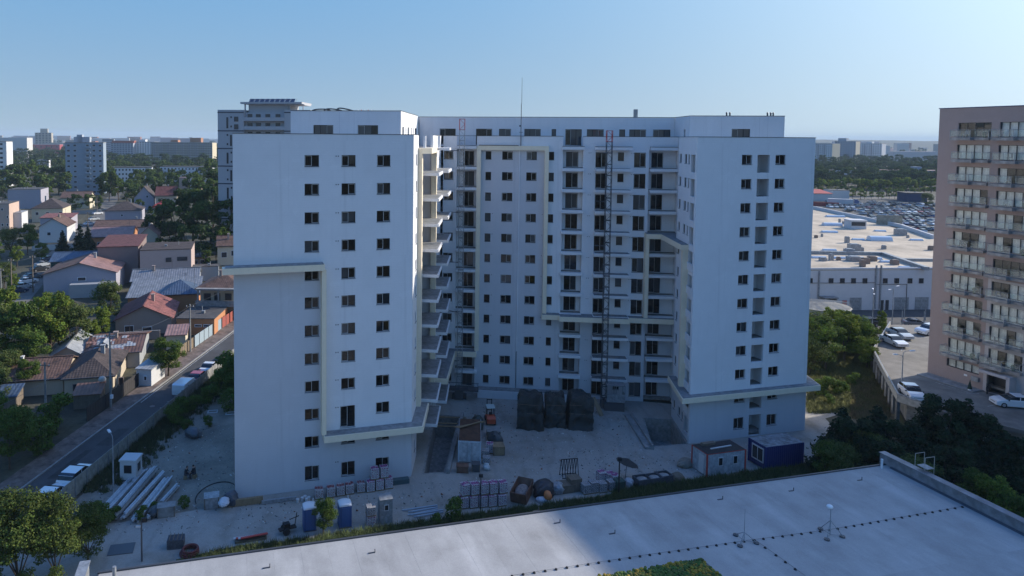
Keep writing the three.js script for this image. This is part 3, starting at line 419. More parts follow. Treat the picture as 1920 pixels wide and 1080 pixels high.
// ---------------------------------------------------------------- tower block behind the left wing
{ const [s, t] = G(410, 463), o = thing('tower_block', 'tall pale grey apartment tower with dark horizontal bands and rooftop solar panels', 'building', s, t);
  const gw = mat('towerWall', [0.45, 0.45, 0.47], { map: grainTex, m: 6 }), band = mat('towerBand', [0.05, 0.055, 0.075], {}), rec = gw, H = 45;
  const wall = (x0, x1, z0, z1, y1, m) => mesh('wall', bx(x1 - x0, y1, z1 - z0, (x0 + x1) / 2, 0, (z0 + z1) / 2), m, o);
  wall(0, 8.8, -18, 0, H, gw); wall(8.8, 22.4, -18, -1.6, H - 0.8, rec); wall(22.4, 31, -18, 0, H, gw);
  for (const [a, b] of [[0, 8.8], [22.4, 31]]) { for (let y = H - 4.0, i = 0; y > 2; y -= i++ ? 5.75 : 5.75) mesh('band', bx(b - a + 0.08, 0.36, 0.1, (a + b) / 2, y - 3.0, 0.02), band, o); mesh('band', bx(b - a + 0.08, 0.36, 0.1, (a + b) / 2, H - 1.0, 0.02), band, o); }
  const tw = (x, y, w, h) => { const f = mesh('window', ring(w, h, 0.08, 0.14, 0.04), M.frame, o); f.position.set(x, y, 0); const p = mesh('pane', new THREE.PlaneGeometry(w - 0.1, h - 0.1).translate(0, h / 2, 0.04), mat('farGlass', [0.03, 0.035, 0.045], { rough: 0.12 }), f); };
  for (let y = H - 6.0, i = 0; y > 4; y -= 5.75, i++) for (const x0 of [0, 22.4]) { tw(x0 + 3.3 + (i % 2) * 1.2, y, 0.6, 3.6); tw(x0 + 4.6 - (i % 2) * 1.3, y + 3.3, 0.5, 0.6); tw(x0 + 4.6 - (i % 2) * 1.3, y + 0.3, 0.5, 0.6); if (!i) { tw(x0 + 6.3, y + 2.2, 1.4, 1.6); tw(x0 + 6.3, y - 0.3, 1.4, 1.6); } }
  for (let k = 0; k < 15; k++) { const y = H - 3.6 - k * 2.9; if (y < 1) break; mesh('balcony', [bx(13.5, 0.25, 1.6, 15.6, y, -0.8), bx(13.5, 0.95, 0.1, 15.6, y + 0.25, -0.05)], k % 2 ? rec : gw, o); for (const x of [10.4, 13.2, 16.4, 19.8]) { const f = mesh('window', ring(1.6, 2.0, 0.08, 0.1, 0), M.frame, o); f.position.set(x, y + 0.3, -1.55); mesh('pane', new THREE.PlaneGeometry(1.5, 1.9).translate(0, 1, 0.02), mats.farGlass, f); } }
  mesh('top_storey', bx(14, 3.0, 10, 16.4, H - 0.8, -8), rec, o); mesh('top_slab', bx(20.6, 0.6, 12, 17.6, H + 2.0, -7), gw, o); mesh('column', bx(0.4, 2.1, 0.4, 8.6, H - 0.1, -2), gw, o);
  for (let i = 0; i < 9; i++) { const p = mesh('solar_panel', bx(1.6, 0.06, 2.0, 0, 0, 0, 0, 0.7), mat('solar', [0.03, 0.04, 0.07], { rough: 0.25 }), o); p.position.set(10.3 + i * 1.72, H + 3.1, -3.5); }
  mesh('panel_rack', [bx(15.4, 0.08, 0.08, 17, H + 2.7, -4.4), bx(15.4, 0.08, 0.08, 17, H + 3.6, -4.4), ...[...Array(10)].flatMap((_, i) => [sbar(V3(9.6 + i * 1.72, H + 2.6, -2.9), V3(9.9 + i * 1.72, H + 3.9, -4.4), 0.05)])], M.galv, o);
  mesh('roof_canopy', [bx(7, 0.3, 8, 25, H + 1.6, -6), bx(0.3, 1.7, 0.3, 22.6, H, -2.4), bx(0.3, 1.7, 0.3, 28, H, -2.4)], gw, o);
}
// ---------------------------------------------------------------- brown apartment block and its raised parking deck
{ const deck = new THREE.Group(); deck.name = numbered('parking_deck'); deck.position.copy(ORG); deck.rotation.y = -TH; scene.add(deck); tag(deck, 'raised parking deck with pale railing wall in front of the brown block', 'parking deck');
  const rail = [[80.2, 61.4], [68.3, 43.7], [65.5, 36.2], [60.8, 23.2], [62.2, 20.8]], out = [...rail, [80, 6], [120, -10], [140, 70]];
  mesh('deck_slab', prism(out.map(p => p).reverse(), 2.5, 3.0), mat('deckTop', [0.27, 0.245, 0.215], { map: blotchTex, m: 11, bump: bumpTex, bm: 1, bs: 0.006 }), deck);
  mesh('retaining_wall', prism([[81.4, 61], [69.5, 43.3], [66.6, 36], [62, 23.4], [63, 21.5], [81, 7], [119, -8.5], [138, 68]].reverse(), 0, 2.5), M.concrete, deck);
  for (let i = 0; i + 1 < rail.length; i++) { const a = V3(rail[i][0], 0, -rail[i][1]), b = V3(rail[i + 1][0], 0, -rail[i + 1][1]), L = a.distanceTo(b), an = Math.atan2(-(b.z - a.z), b.x - a.x);
    mesh('railing_wall', bx(L, 0.9, 0.2, 0, 2.6, 0).rotateY(an).translate((a.x + b.x) / 2, 0, (a.z + b.z) / 2), mat('railWall', [0.46, 0.45, 0.42], { map: blotchTex, m: 3 }), deck); mesh('handrail', bx(L, 0.06, 0.12, 0, 3.62, 0).rotateY(an).translate((a.x + b.x) / 2, 0, (a.z + b.z) / 2), M.galv, deck);
    const n = Math.round(L / 2.8); for (let k = 0; k <= n; k++) { const q = a.clone().lerp(b, k / n); mesh('column', bx(0.4, 2.6, 0.4, q.x, 0, q.z), M.concrete, deck); } }
  const bay = (pts) => { const P = pts.map(([x, y]) => { const [s, t] = G(x, y, 3); return V3(s, 3.012, -t); }); mesh('bay_line', P.slice(1).map((p, i) => { const a = P[i], L = a.distanceTo(p), an = Math.atan2(-(p.z - a.z), p.x - a.x); return bx(L, 0.006, 0.12, 0, 0, 0).rotateY(an).translate((a.x + p.x) / 2, 3.004, (a.z + p.z) / 2); }), M.line, deck); };
  bay([[1700, 630], [1690, 658]]); bay([[1754, 717], [1815, 735]]); bay([[1719, 757], [1748, 758]]); bay([[1728, 763], [1719, 752]]); bay([[1852, 762], [1870, 758]]); bay([[1812, 737], [1836, 738]]);
}
const BR = thing('brown_apartment_block', 'brown rendered apartment block with rows of glass-railed balconies', 'building', 70.8, 34.4, Math.atan2(-0.905, 0.426), null, 3);
{ const F = { L: 62, m: new THREE.Matrix4() }, bw = mat('brownWall', [0.37, 0.28, 0.255], { map: grainTex, m: 7, bump: bumpTex, bm: 1, bs: 0.004 }), pale = mat('brownPale', [0.50, 0.45, 0.44], { map: grainTex, m: 6 }), slabM = mat('balSlab', [0.50, 0.46, 0.43], { map: blotchTex, m: 3 }), gp = mat('railGlass', [0.80, 0.90, 0.87], { phys: true, transmission: 0.9, thickness: 0, rough: 0.15 }), clearGlass = mat('clearGlass', [0.93, 0.95, 0.95], { phys: true, transmission: 1, thickness: 0, rough: 0.03, ior: 1.5 }), curt = mat('curtain', [0.86, 0.85, 0.80], { map: streakTex, m: 0.8, rough: 0.9 }), HH = 37.9, holes = [];
  const cols = [[2.56, 6.62], [7.6, 11.5], [14.6, 18.6], [20, 24]];
  for (let r = 0; r < 11; r++) { const f = 33.9 - 3 * r; cols.forEach(([a, b], c) => { const off = (r % 2 ? 0.16 : 0) * (c % 2 ? 1 : 1); holes.push([a - off * 0.3, b - off * 0.3, f + 0.06, f + 2.0]); }); }
  holes.push([2.5, 6.6, 1.9, 3.0]);
  const ent = [7.55, 10.4, 0.04, 2.75];
  wallPiece(BR, F, 0, 7.15, 0, HH, holes, bw, 0.35); wallPiece(BR, F, 7.15, 62, 15.2, HH, holes, bw, 0.35); wallPiece(BR, F, 7.15, 62, 0, 15.2, [...holes, ent], pale, 0.35);
  mesh('wall', [bx(0.35, HH, 15, 0.175, 0, -7.855), bx(0.35, HH, 15, 61.8, 0, -7.855), bx(62, HH, 0.3, 31, 0, -15.5)], bw, BR); mesh('roof', bx(61.2, 0.3, 14.9, 31, HH - 0.5, -7.9), M.screed, BR); mesh('coping', [bx(62.2, 0.12, 0.5, 31, HH, -0.18), bx(0.5, 0.12, 15.4, 0.18, HH, -8)], mat('blueCoping', [0.06, 0.08, 0.16], {}), BR);
  mesh('inner_wall', [bx(61, HH - 1, 0.2, 31, 0.2, -4.5), ...[7.1, 12.5, 19.3, 25].map(x => bx(0.2, HH - 1, 4, x, 0.2, -2.4))], M.inside, BR);
  for (let k = 0; k < 12; k++) mesh('floor_slab', bx(61, 0.25, 4.2, 31, 0.65 + k * 3 - 0.02, -2.5), M.inside, BR);
  const h2 = mulberry(31);
  for (const h of holes) windowIn(BR, F, h, { n: h[1] - h[0] > 3 ? 4 : 3, dep: 0.22, noSill: true, blinds: 0.9, blind: curt, plain: true, glass: clearGlass });
  mesh('entrance_frame', [bx(3.4, 0.35, 1.3, 9, 2.76, 0.655), bx(0.4, 3.1, 1.3, 10.75, 0, 0.655)], pale, BR); mesh('entrance_door', [bx(2.7, 2.6, 0.08, 8.97, 0.04, -1.2)], M.frame, BR);
  for (let r = 0; r < 11; r++) for (let c = 0; c < 4; c++) {
    const f = 33.9 - 3 * r, off = r % 2 ? 0.3 : 0, a = cols[c][0] - 0.28 + off * 0.9, b = a + 2.6, e = cols[c][1] + 0.12;
    mesh('balcony_slab', [bx(b - a, 0.38, 1.25, (a + b) / 2, f - 0.4, 0.628), bx(e - b - 0.004, 0.34, 0.62, (b + e) / 2, f - 0.38, 0.315)], slabM, BR);
    const rail = mesh('railing', [bx(b - a, 0.05, 0.05, (a + b) / 2, f + 1.0, 1.2), bx(0.05, 0.05, 1.2, a + 0.03, f + 1.0, 0.6), bx(0.05, 0.05, 0.6, b - 0.03, f + 1.0, 0.9), bx(e - b, 0.05, 0.05, (b + e) / 2, f + 1.0, 0.6), bx(0.05, 0.05, 0.58, e - 0.03, f + 1.0, 0.3), ...[a + 0.03, (a + b) / 2, b - 0.03].map(x => bx(0.05, 1.0, 0.05, x, f, 1.2)), bx(0.05, 1.0, 0.05, e - 0.03, f, 0.6)], M.galv, BR);
    mesh('glass_panel', new THREE.PlaneGeometry(1.2, 0.8).translate(a + 0.67, f + 0.52, 1.2), gp, rail); mesh('glass_panel', new THREE.PlaneGeometry(1.2, 0.8).translate(a + 1.95, f + 0.52, 1.2), gp, rail); mesh('glass_panel', new THREE.PlaneGeometry(e - b - 0.08, 0.8).translate((b + e) / 2, f + 0.52, 0.6), gp, rail); mesh('glass_panel', new THREE.PlaneGeometry(1.12, 0.8).rotateY(-Math.PI / 2).translate(a + 0.03, f + 0.52, 0.6), gp, rail);
    const k = h2();
    if (k < 0.75) { const q = mesh('balcony_furniture', [bx(0.5, 0.04, 0.5, 0, 0.42, 0), bx(0.5, 0.5, 0.04, 0, 0.44, -0.23), ...[-0.22, 0.22].flatMap(x => [-0.22, 0.22].map(z => bx(0.04, 0.42, 0.04, x, 0, z)))], k < 0.4 ? M.steel : M.galv, BR); q.position.set(a + 0.6 + h2() * 1.2, f, 0.6); q.rotation.y = h2() * 6; }
    if (h2() < 0.55) { const x = e - 0.5 - h2() * 0.5; mesh('plant_pot', [cyl(0.14, 0.2, 0.36, x, f - 0.03, 0.3, 8), new THREE.IcosahedronGeometry(0.28, 1).translate(x, f + 0.52, 0.3)], mat('pot', [0.05, 0.085, 0.05], {}), BR); }
  }
  for (const [x, y] of [[7.35, 1.75]]) mesh('air_conditioner', [bx(0.85, 0.6, 0.35, 6.3, 1.0, 0.2), cyl(0.22, 0.22, 0.03, 0, 0, 0, 12).rotateX(Math.PI / 2).translate(6.1, 1.3, 0.385)], M.galv, BR);
  mesh('sign_plate', bx(0.4, 0.25, 0.03, 5.0, 1.25, 0.02), M.white, BR); mesh('pavement', bx(7.2, 0.1, 2.2, 3.7, 0.012, 1.15), M.concrete, BR);
}
// ---------------------------------------------------------------- retail hall
{ const near = [[62, 80.3], [125, 92.3]], far = [[1480, 385], [1530, 391], [1600, 406], [1690, 425], [1750, 446], [1840, 470]].map(p => G(p[0], p[1], 8.8));
  const o = new THREE.Group(); o.name = numbered('retail_hall'); o.position.copy(ORG); o.rotation.y = -TH; scene.add(o); tag(o, 'long white retail hall with wide sandy flat roof full of rooflights', 'building');
  const wallM = mat('hallWall', [0.62, 0.62, 0.63], { map: grainTex, m: 8 }), roofM = mat('hallRoof', [0.74, 0.60, 0.44], { map: blotchTex, m: 31, rough: 0.95 });
  const poly = [...near, [135, 140], ...far.slice().reverse()];
  mesh('wall', prism(poly, 0, 8.6), wallM, o); mesh('roof', prism(poly, 8.6, 8.8), roofM, o);
  const F = faceMatrix(near[0], near[1]);
  const onWall = (px, py) => { const a = W(...near[0]), d = W(...near[1]).sub(a).normalize(), n = V3(-d.z, 0, d.x), r = ground(px, 700).sub(camera.position); const k = (a.dot(n)) / (V3(...ground(px, py, 0).sub(camera.position).toArray()).dot(n)); const p = camera.position.clone().addScaledVector(ground(px, py, 0).sub(camera.position), (a.clone().sub(camera.position).dot(n)) / (ground(px, py, 0).sub(camera.position).dot(n))); return [p.clone().sub(a).dot(d), p.y]; };
  mesh('parapet', bx(F.L, 0.35, 0.3, F.L / 2, 8.8, -0.15).applyMatrix4(F.m), wallM, o);
  for (const px of [1558, 1579, 1600, 1621.5, 1659.5, 1681, 1706, 1727, 1519]) { const [x, y] = onWall(px, 526); const f = mesh('window', ring(1.0, 1.1, 0.08, 0.14, 0.04).map(g => g.translate(x, y - 0.6, 0).applyMatrix4(F.m)), M.frame, o); mesh('pane', new THREE.PlaneGeometry(0.9, 1.0).translate(x, y - 0.05, 0.05).applyMatrix4(F.m), mat('farGlass', [0.03, 0.035, 0.045], { rough: 0.12 }), f); }
  for (const px of [1641, 1650, 1534.5]) { const [x] = onWall(px, 540); mesh('downpipe', bx(0.28, px < 1600 ? 8.2 : 9.4, 0.22, x, 0.3, 0.12).applyMatrix4(F.m), M.galv, o); }
  { const [xa, ya] = onWall(1520, 531), [xb] = onWall(1640, 534), [xc] = onWall(1700, 536); mesh('wall_pipe', [bx(xb - xa, 0.09, 0.09, (xa + xb) / 2, ya, 0.06), bx(xc - xb, 0.09, 0.09, (xb + xc) / 2, ya - 0.4, 0.06), bx(0.09, 5.2, 0.09, xc, ya - 5.5, 0.06)].map(g => g.applyMatrix4(F.m)), M.steel, o); }
  { const [x] = onWall(1549, 560); mesh('entrance_canopy', [bx(3.0, 0.25, 1.8, x, 2.9, 0.9), bx(0.3, 2.9, 1.6, x - 1.2, 0, 0.8), bx(0.3, 2.9, 1.6, x + 1.2, 0, 0.8)].map(g => g.applyMatrix4(F.m)), M.concrete, o); mesh('door', bx(2.0, 2.5, 0.1, x, 0, 0.05).applyMatrix4(F.m), mat('greenDoor', [0.10, 0.14, 0.13], {}), o); }
  for (const [px, w, m] of [[1583, 1.0, M.red], [1653.5, 0.7, M.frame], [1663, 0.7, M.frame], [1604, 2.6, M.galv], [1690, 3.2, M.galv], [1728, 3.0, M.galv]]) { const [x] = onWall(px, 570); mesh('door', bx(w, w > 2 ? 2.7 : 2.1, 0.08, x, 0.02, 0.04).applyMatrix4(F.m), m, o); }
  const onRoof = (px, py) => { const [s, t] = G(px, py, 8.8); return [s, -t]; };
  const lightM = mat('rooflight', [0.55, 0.62, 0.68], { rough: 0.25 });
  for (const [px, py, w, dd, hh] of [[1555, 436, 4.2, 1.4, .5], [1649, 451, 5.5, 2.6, 1.2], [1609, 450, 3, .9, .4], [1718, 451, 3, .9, .4], [1555, 470, 3, .9, .4], [1535, 484, 3, .9, .4], [1574, 485, 3, .9, .4], [1605, 485, 3, 1, .4], [1639, 486, 3, 1, .4], [1662, 492, 2.6, .9, .4], [1695, 503, 2, .8, .4], [1560, 423, 5.4, 2.2, .9], [1566, 407, 6, 1.6, .6], [1650, 434, 3, 1, .4]]) { const [x, z] = onRoof(px, py); mesh('rooflight', [new THREE.CylinderGeometry(dd / 2, dd / 2, w, 12, 1, false, 0, Math.PI).rotateZ(Math.PI / 2).scale(1, hh / dd * 2, 1).translate(x, 8.9, z), bx(w + 0.2, 0.18, dd + 0.2, x, 8.8, z)], lightM, o); }
  for (const [px, py, w, hh] of [[1588, 455, 1.0, 1.6], [1603, 425, 3.4, 2.0], [1688, 441, 2.6, 1.8], [1657, 467, .9, .9], [1592, 476, 2.0, 1.2], [1601, 471, 2.4, 1.8], [1543, 489, 1.4, .7], [1558, 488, .9, 1.4], [1601, 489, 2.6, 1.0], [1635, 489, 1.6, 1.0], [1623, 494, 1.4, 1.2], [1677, 496, 1.4, 1.0], [1617, 500, 1, 1.4], [1572, 488, .8, .7], [1615, 471, .9, .9], [1530, 446, .8, .7], [1541, 444, .5, .8], [1702, 446, .6, .7], [1746, 469, 1.2, 1.0], [1574, 418, .6, 1.3], [1582, 420, .9, .8]]) { const [x, z] = onRoof(px, py); mesh('roof_unit', [bx(w, hh, w * 0.8, x, 8.8, z), bx(w * 0.7, 0.12, w * 0.6, x, 8.8 + hh, z)], (px * 7 | 0) % 3 ? M.galv : mat('roofUnit', [0.22, 0.17, 0.14], {}), o); }
  const ridge = (pts, w, hh, m) => { const P = pts.map(([x, y]) => { const [a, b] = onRoof(x, y); return V3(a, 8.8, b); }); mesh('roof_upstand', P.slice(1).map((p, i) => { const a = P[i], L = a.distanceTo(p), an = Math.atan2(-(p.z - a.z), p.x - a.x); return bx(L, hh, w, 0, 0, 0).rotateY(an).translate((a.x + p.x) / 2, 8.79, (a.z + p.z) / 2); }), m, o); };
  ridge([[1500, 475.5], [1655, 478.5], [1700, 494], [1738, 507]], 0.9, 0.75, M.galv); ridge([[1690, 489], [1760, 490]], 0.8, 0.6, M.galv); ridge([[1480, 386.5], [1530, 392.5], [1600, 407.5], [1690, 427], [1750, 448]], 0.6, 1.1, wallM);
  // parapet wall of the loading ramp behind the roof
  const bb = mesh('billboard', bx(7, 3.2, 0.3, 0, 0, 0, -0.3), mat('boardBeige', [0.52, 0.46, 0.36], { map: blotchTex, m: 4 }), o); { const [x, z] = onRoof(1677, 424); bb.position.set(x, 8.8, z - 3); }
  const kiosk = mesh('roof_cabin', [bx(4.6, 2.6, 4, 0, 0, 0), bx(5, 0.2, 4.4, 0, 2.6, 0)], wallM, o); { const [x, z] = onRoof(1603, 428); kiosk.position.set(x, 8.8, z); mesh('window', bx(4.0, 1.2, 0.05, 0, 1.0, 2.03), mats.farGlass, kiosk); }
}
{ // round tank with ribbed roof
  const [s, t] = G(1552, 612), o = thing('water_tank', 'round pale tank with shallow ribbed roof beside the retail hall', 'tank', s, t + 3);
  mesh('shell', cyl(5.0, 5.0, 3.4, 0, 0, 0, 40), mat('tankShell', [0.38, 0.41, 0.42], { map: blotchTex, m: 4 }), o);
  const g = new THREE.ConeGeometry(5.25, 0.7, 48, 1).translate(0, 3.78, 0); mesh('roof', g, mat('tankRoof', [0.56, 0.52, 0.44], { map: blotchTex, m: 4 }), o);
  for (let i = -12; i <= 12; i++) { const z = i * 0.42, h = Math.sqrt(Math.max(0, 5.2 * 5.2 - z * z)); mesh('roof_rib', bx(2 * h, 0.05, 0.06, 0, 4.15 - Math.abs(z) * 0.12, z), M.galv, o); }
}
// ---------------------------------------------------------------- trees
const leafMat = mat('leaf', [1, 1, 1], { phys: true, vertexColors: true, rough: 0.85, transmission: 0.34, thickness: 0, specularIntensity: 0.25, side: THREE.DoubleSide });
const farLeafMat = mat('farLeaf', [1, 1, 1], { phys: true, specularIntensity: 0.15, transmission: 0.38, thickness: 0, vertexColors: true, rough: 0.95, side: THREE.DoubleSide });
const bark = mat('bark', [0.10, 0.075, 0.055], { map: streakTex, m: 1, rough: 1 });
// crown of many small leaf clumps gathered on uneven boughs; unit tree is 10 m tall
function crownGeo(seed, { n, leaf, R, y0, y1, lobes, col, cone = 0, fill = 0.55 }) {
  const r = mulberry(seed), P = new Float32Array(n * 18), N = new Float32Array(n * 18), C = new Float32Array(n * 18), L = [];
  for (let i = 0; i < lobes; i++) {
    if (cone) { const k = (i + 0.5) / lobes, a = i * 2.4 + r() * 0.6, rad = R * (1 - k) * 0.8; L.push([V3(Math.cos(a) * rad * (0.3 + 0.7 * r()), y0 + (y1 - y0) * k * 0.97, Math.sin(a) * rad * (0.3 + 0.7 * r())), R * (0.52 * (1 - k) + 0.10), r(), 0.55]); }
    else { const a = r() * 6.283, e = Math.pow(r(), 0.7), rad = R * 0.68 * Math.sqrt(1 - Math.pow(2 * e - 1, 2) * 0.75), lr = R * (0.17 + 0.33 * r() * r()); L.push([V3(Math.cos(a) * rad * Math.sqrt(r() * 0.8 + 0.2), y0 + lr * 0.7 + e * (y1 - y0 - lr * 1.55), Math.sin(a) * rad * Math.sqrt(r() * 0.8 + 0.2)), lr, r(), 0.85]); }
  }
  let tot = 0; const cum = L.map(l => tot += l[1] * l[1]);
  const d = V3(), q = V3(), nn = V3(), tx = V3(), ty = V3();
  for (let i = 0; i < n; i++) {
    const k = r() * tot, l = L[cum.findIndex(c => c >= k)];
    d.set(r() * 2 - 1, r() * 2 - 1, r() * 2 - 1).normalize(); if (d.y < -0.3) d.y *= 0.4;
    const rad = l[1] * (1 - fill + fill * Math.sqrt(r())) * (0.86 + 0.28 * r());
    q.copy(l[0]).add(V3(d.x * rad, d.y * rad * l[3], d.z * rad));
    nn.copy(d).add(V3(r() * 2 - 1, r() * 2 - 0.7, r() * 2 - 1).multiplyScalar(0.9)).normalize();
    tx.set(r() - 0.5, r() - 0.5, r() - 0.5).cross(nn).normalize(); ty.copy(nn).cross(tx);
    const sz = leaf * (0.55 + 0.9 * r()), w = sz * (0.5 + 0.3 * r());
    const A = q.clone().addScaledVector(tx, sz), B = q.clone().addScaledVector(ty, w).addScaledVector(nn, sz * 0.18), Cc = q.clone().addScaledVector(tx, -sz), D = q.clone().addScaledVector(ty, -w).addScaledVector(nn, sz * 0.18);
    const tri = [A, B, Cc, A, Cc, D], n1 = B.clone().sub(A).cross(Cc.clone().sub(A)).normalize(), n2 = Cc.clone().sub(A).cross(D.clone().sub(A)).normalize();
    const tone = (0.75 + 0.35 * l[2]) * (0.7 + 0.6 * r()), warm = 0.85 + 0.4 * r();
    for (let j = 0; j < 6; j++) { const o = i * 18 + j * 3, m = j < 3 ? n1 : n2, v = tri[j]; P[o] = v.x; P[o + 1] = v.y; P[o + 2] = v.z; N[o] = m.x; N[o + 1] = m.y; N[o + 2] = m.z; C[o] = col[0] * tone * warm; C[o + 1] = col[1] * tone; C[o + 2] = col[2] * tone; }
  }
  const g = new THREE.BufferGeometry(); g.setAttribute('position', new THREE.BufferAttribute(P, 3)); g.setAttribute('normal', new THREE.BufferAttribute(N, 3)); g.setAttribute('color', new THREE.BufferAttribute(C, 3));
  g.setAttribute('uv', new THREE.BufferAttribute(new Float32Array(n * 12), 2)); g.userData.metric = true; g.userData.lobes = L; return g;
}
function trunkGeo(L, y0, rad) {
  const a = [cyl(rad, rad * 0.62, y0 * 1.5, 0, -0.05, 0, 7)];
  for (const l of L.slice(0, 7)) { const s = V3(0, y0 * (0.9 + 0.06 * a.length), 0), d = l[0].clone().sub(s), g = new THREE.CylinderGeometry(rad * 0.12, rad * 0.42, d.length(), 5); g.applyQuaternion(new THREE.Quaternion().setFromUnitVectors(V3(0, 1, 0), d.clone().normalize())); a.push(g.translate((s.x + l[0].x) / 2, (s.y + l[0].y) / 2, (s.z + l[0].z) / 2)); }
  const g = merge(a); g.userData.metric = true; return g;
}
const GREEN = [0.090, 0.148, 0.024], OLIVE = [0.098, 0.135, 0.034], DARK = [0.024, 0.047, 0.020], FRESH = [0.14, 0.20, 0.026];
const kinds = {};
function kind(key, name, far, o, trunkR = 0.22) { const c = crownGeo(o.seed, o); kinds[key] = { name, mat: far ? farLeafMat : leafMat, c, t: trunkGeo(c.userData.lobes, o.y0 + 0.6, trunkR) }; }
kind('a', 'broadleaf_tree', 0, { seed: 1, n: 9000, leaf: 0.155, R: 4.3, y0: 1.8, y1: 10, lobes: 38, col: GREEN });
kind('b', 'broadleaf_tree', 0, { seed: 2, n: 8500, leaf: 0.155, R: 3.6, y0: 1.6, y1: 10, lobes: 34, col: FRESH });
kind('c', 'broadleaf_tree', 0, { seed: 3, n: 8500, leaf: 0.15, R: 4.6, y0: 1.2, y1: 10, lobes: 42, col: OLIVE });
kind('near', 'broadleaf_tree', 0, { seed: 14, n: 17000, leaf: 0.115, R: 4.1, y0: 0.3, y1: 10, lobes: 48, col: [0.085, 0.125, 0.024] });
kind('bush', 'shrub', 0, { seed: 4, n: 2600, leaf: 0.34, R: 6.2, y0: 0, y1: 10, lobes: 20, col: GREEN }, 0.15);
kind('con', 'conifer_tree', 0, { seed: 5, n: 4600, leaf: 0.24, R: 3.0, y0: 0.7, y1: 10, lobes: 46, col: DARK, cone: 1 });
kind('ever', 'evergreen_tree', 0, { seed: 6, n: 8000, leaf: 0.19, R: 3.9, y0: 0.5, y1: 10, lobes: 34, col: [0.030, 0.056, 0.022], fill: 0.7 });
kind('fa', 'broadleaf_tree', 1, { seed: 7, n: 900, leaf: 0.42, R: 4.2, y0: 1.6, y1: 10, lobes: 14, col: [0.075, 0.12, 0.028] });
kind('fb', 'broadleaf_tree', 1, { seed: 8, n: 900, leaf: 0.42, R: 3.4, y0: 1.2, y1: 10, lobes: 13, col: [0.095, 0.155, 0.03] });
kind('fav', 'broadleaf_tree', 1, { seed: 28, n: 900, leaf: 0.42, R: 3.6, y0: 1.0, y1: 10, lobes: 13, col: [0.19, 0.25, 0.05] });
kind('fc', 'conifer_tree', 1, { seed: 9, n: 800, leaf: 0.40, R: 2.4, y0: 0.6, y1: 10, lobes: 24, col: DARK, cone: 1 });
kind('fd', 'broadleaf_tree', 1, { seed: 10, n: 900, leaf: 0.42, R: 4.8, y0: 1.0, y1: 10, lobes: 15, col: [0.044, 0.080, 0.024] });
rnd = mulberry(303);
function tree(key, px, py, h, label, group, wide = 1, y = 0) {
  const K = kinds[key], p = ground(px, py, y), o = new THREE.Group(); o.name = numbered(K.name); o.position.copy(p); o.rotation.y = rnd() * 6.28; const s = h / 10; o.scale.set(s * wide, s, s * wide); scene.add(o);
  const t = new THREE.Mesh(K.t, bark), c = new THREE.Mesh(K.c, K.mat); t.name = 'trunk'; c.name = 'crown'; for (const m of [t, c]) { m.castShadow = m.receiveShadow = true; o.add(m); }
  return tag(o, label, key === 'bush' ? 'shrub' : 'tree', group);
}
const plant = (list, label, group) => { for (const [k, x, y, h, w] of list) tree(k, x, y, h, label, group, w || 1); };
plant([['a', 30, 692, 11], ['b', 96, 680, 11.5, 1.1], ['c', 140, 672, 9.5], ['a', 62, 708, 8], ['c', -15, 690, 11], ['b', 10, 655, 11], ['a', 110, 650, 9.5]], 'large leafy green tree in the dense garden beside the patched tin roofs', 'garden trees by the patched roofs');
plant([['c', 205, 612, 9.2, 0.8], ['b', 190, 640, 6.5, 0.9], ['b', 172, 652, 5]], 'slender green tree beside the brown gabled house', 'trees beside the brown gabled house');
plant([['a', 316, 706, 6.2, 1.15]], 'dense round green tree overhanging the wooden fence by the road');
plant([['c', 15, 730, 6], ['a', 55, 735, 5], ['c', -10, 770, 6]], 'scruffy green tree behind the long dark-roofed house', 'trees behind the dark-roofed house');
plant([['bush', 105, 806, 4.6], ['bush', 40, 825, 4.4], ['a', 18, 880, 7], ['bush', 70, 850, 4.2], ['a', -25, 850, 8]], 'leafy shaded bush on the verge across the road', 'bushes along the far verge');
plant([['near', 35, 1105, 8.2, 1.0], ['near', 105, 1092, 7.4, 0.9], ['near', 165, 1052, 5.0, 1.1], ['near', -20, 1100, 7.2]], 'leafy tree with sunlit top at the site corner beside parked cars', 'trees at the site corner');
plant([['a', 606, 1006, 3.7, 0.9]], 'small bushy tree between the two portable toilets');
plant([['bush', 852, 975, 2.2], ['bush', 818, 986, 1.2]], 'low shrub beside the stacked block pallets', 'shrubs beside the block pallets');
plant([['bush', 325, 800, 2.8], ['bush', 340, 778, 2.4], ['bush', 365, 772, 2.4], ['bush', 395, 758, 2.8], ['bush', 420, 742, 4], ['bush', 432, 722, 5], ['a', 440, 745, 6], ['bush', 350, 806, 1.5], ['bush', 390, 800, 1.4], ['bush', 430, 770, 3]], 'dark overgrown shrub along the concrete fence in the yard', 'shrubs along the yard fence');
plant([['bush', 265, 975, 1.4], ['bush', 345, 952, 1.2], ['bush', 292, 960, 1.1], ['bush', 190, 985, 2.4], ['bush', 215, 975, 1.4]], 'low weedy bush between the stored steel profiles and the track', 'weeds by the steel profiles');
plant([['fc', 150, 484, 10.5, 1.2], ['con', 118, 480, 8], ['con', 165, 470, 8]], 'dark pointed conifer beside the narrow side street', 'conifers by the side street');
plant([['a', 52, 478, 10, 0.9], ['c', 20, 480, 9], ['b', 32, 500, 6], ['a', 78, 492, 6], ['c', 8, 540, 6.5], ['b', 25, 548, 4.5], ['a', -10, 500, 8]], 'rounded green tree beside the narrow side street', 'trees by the side street');
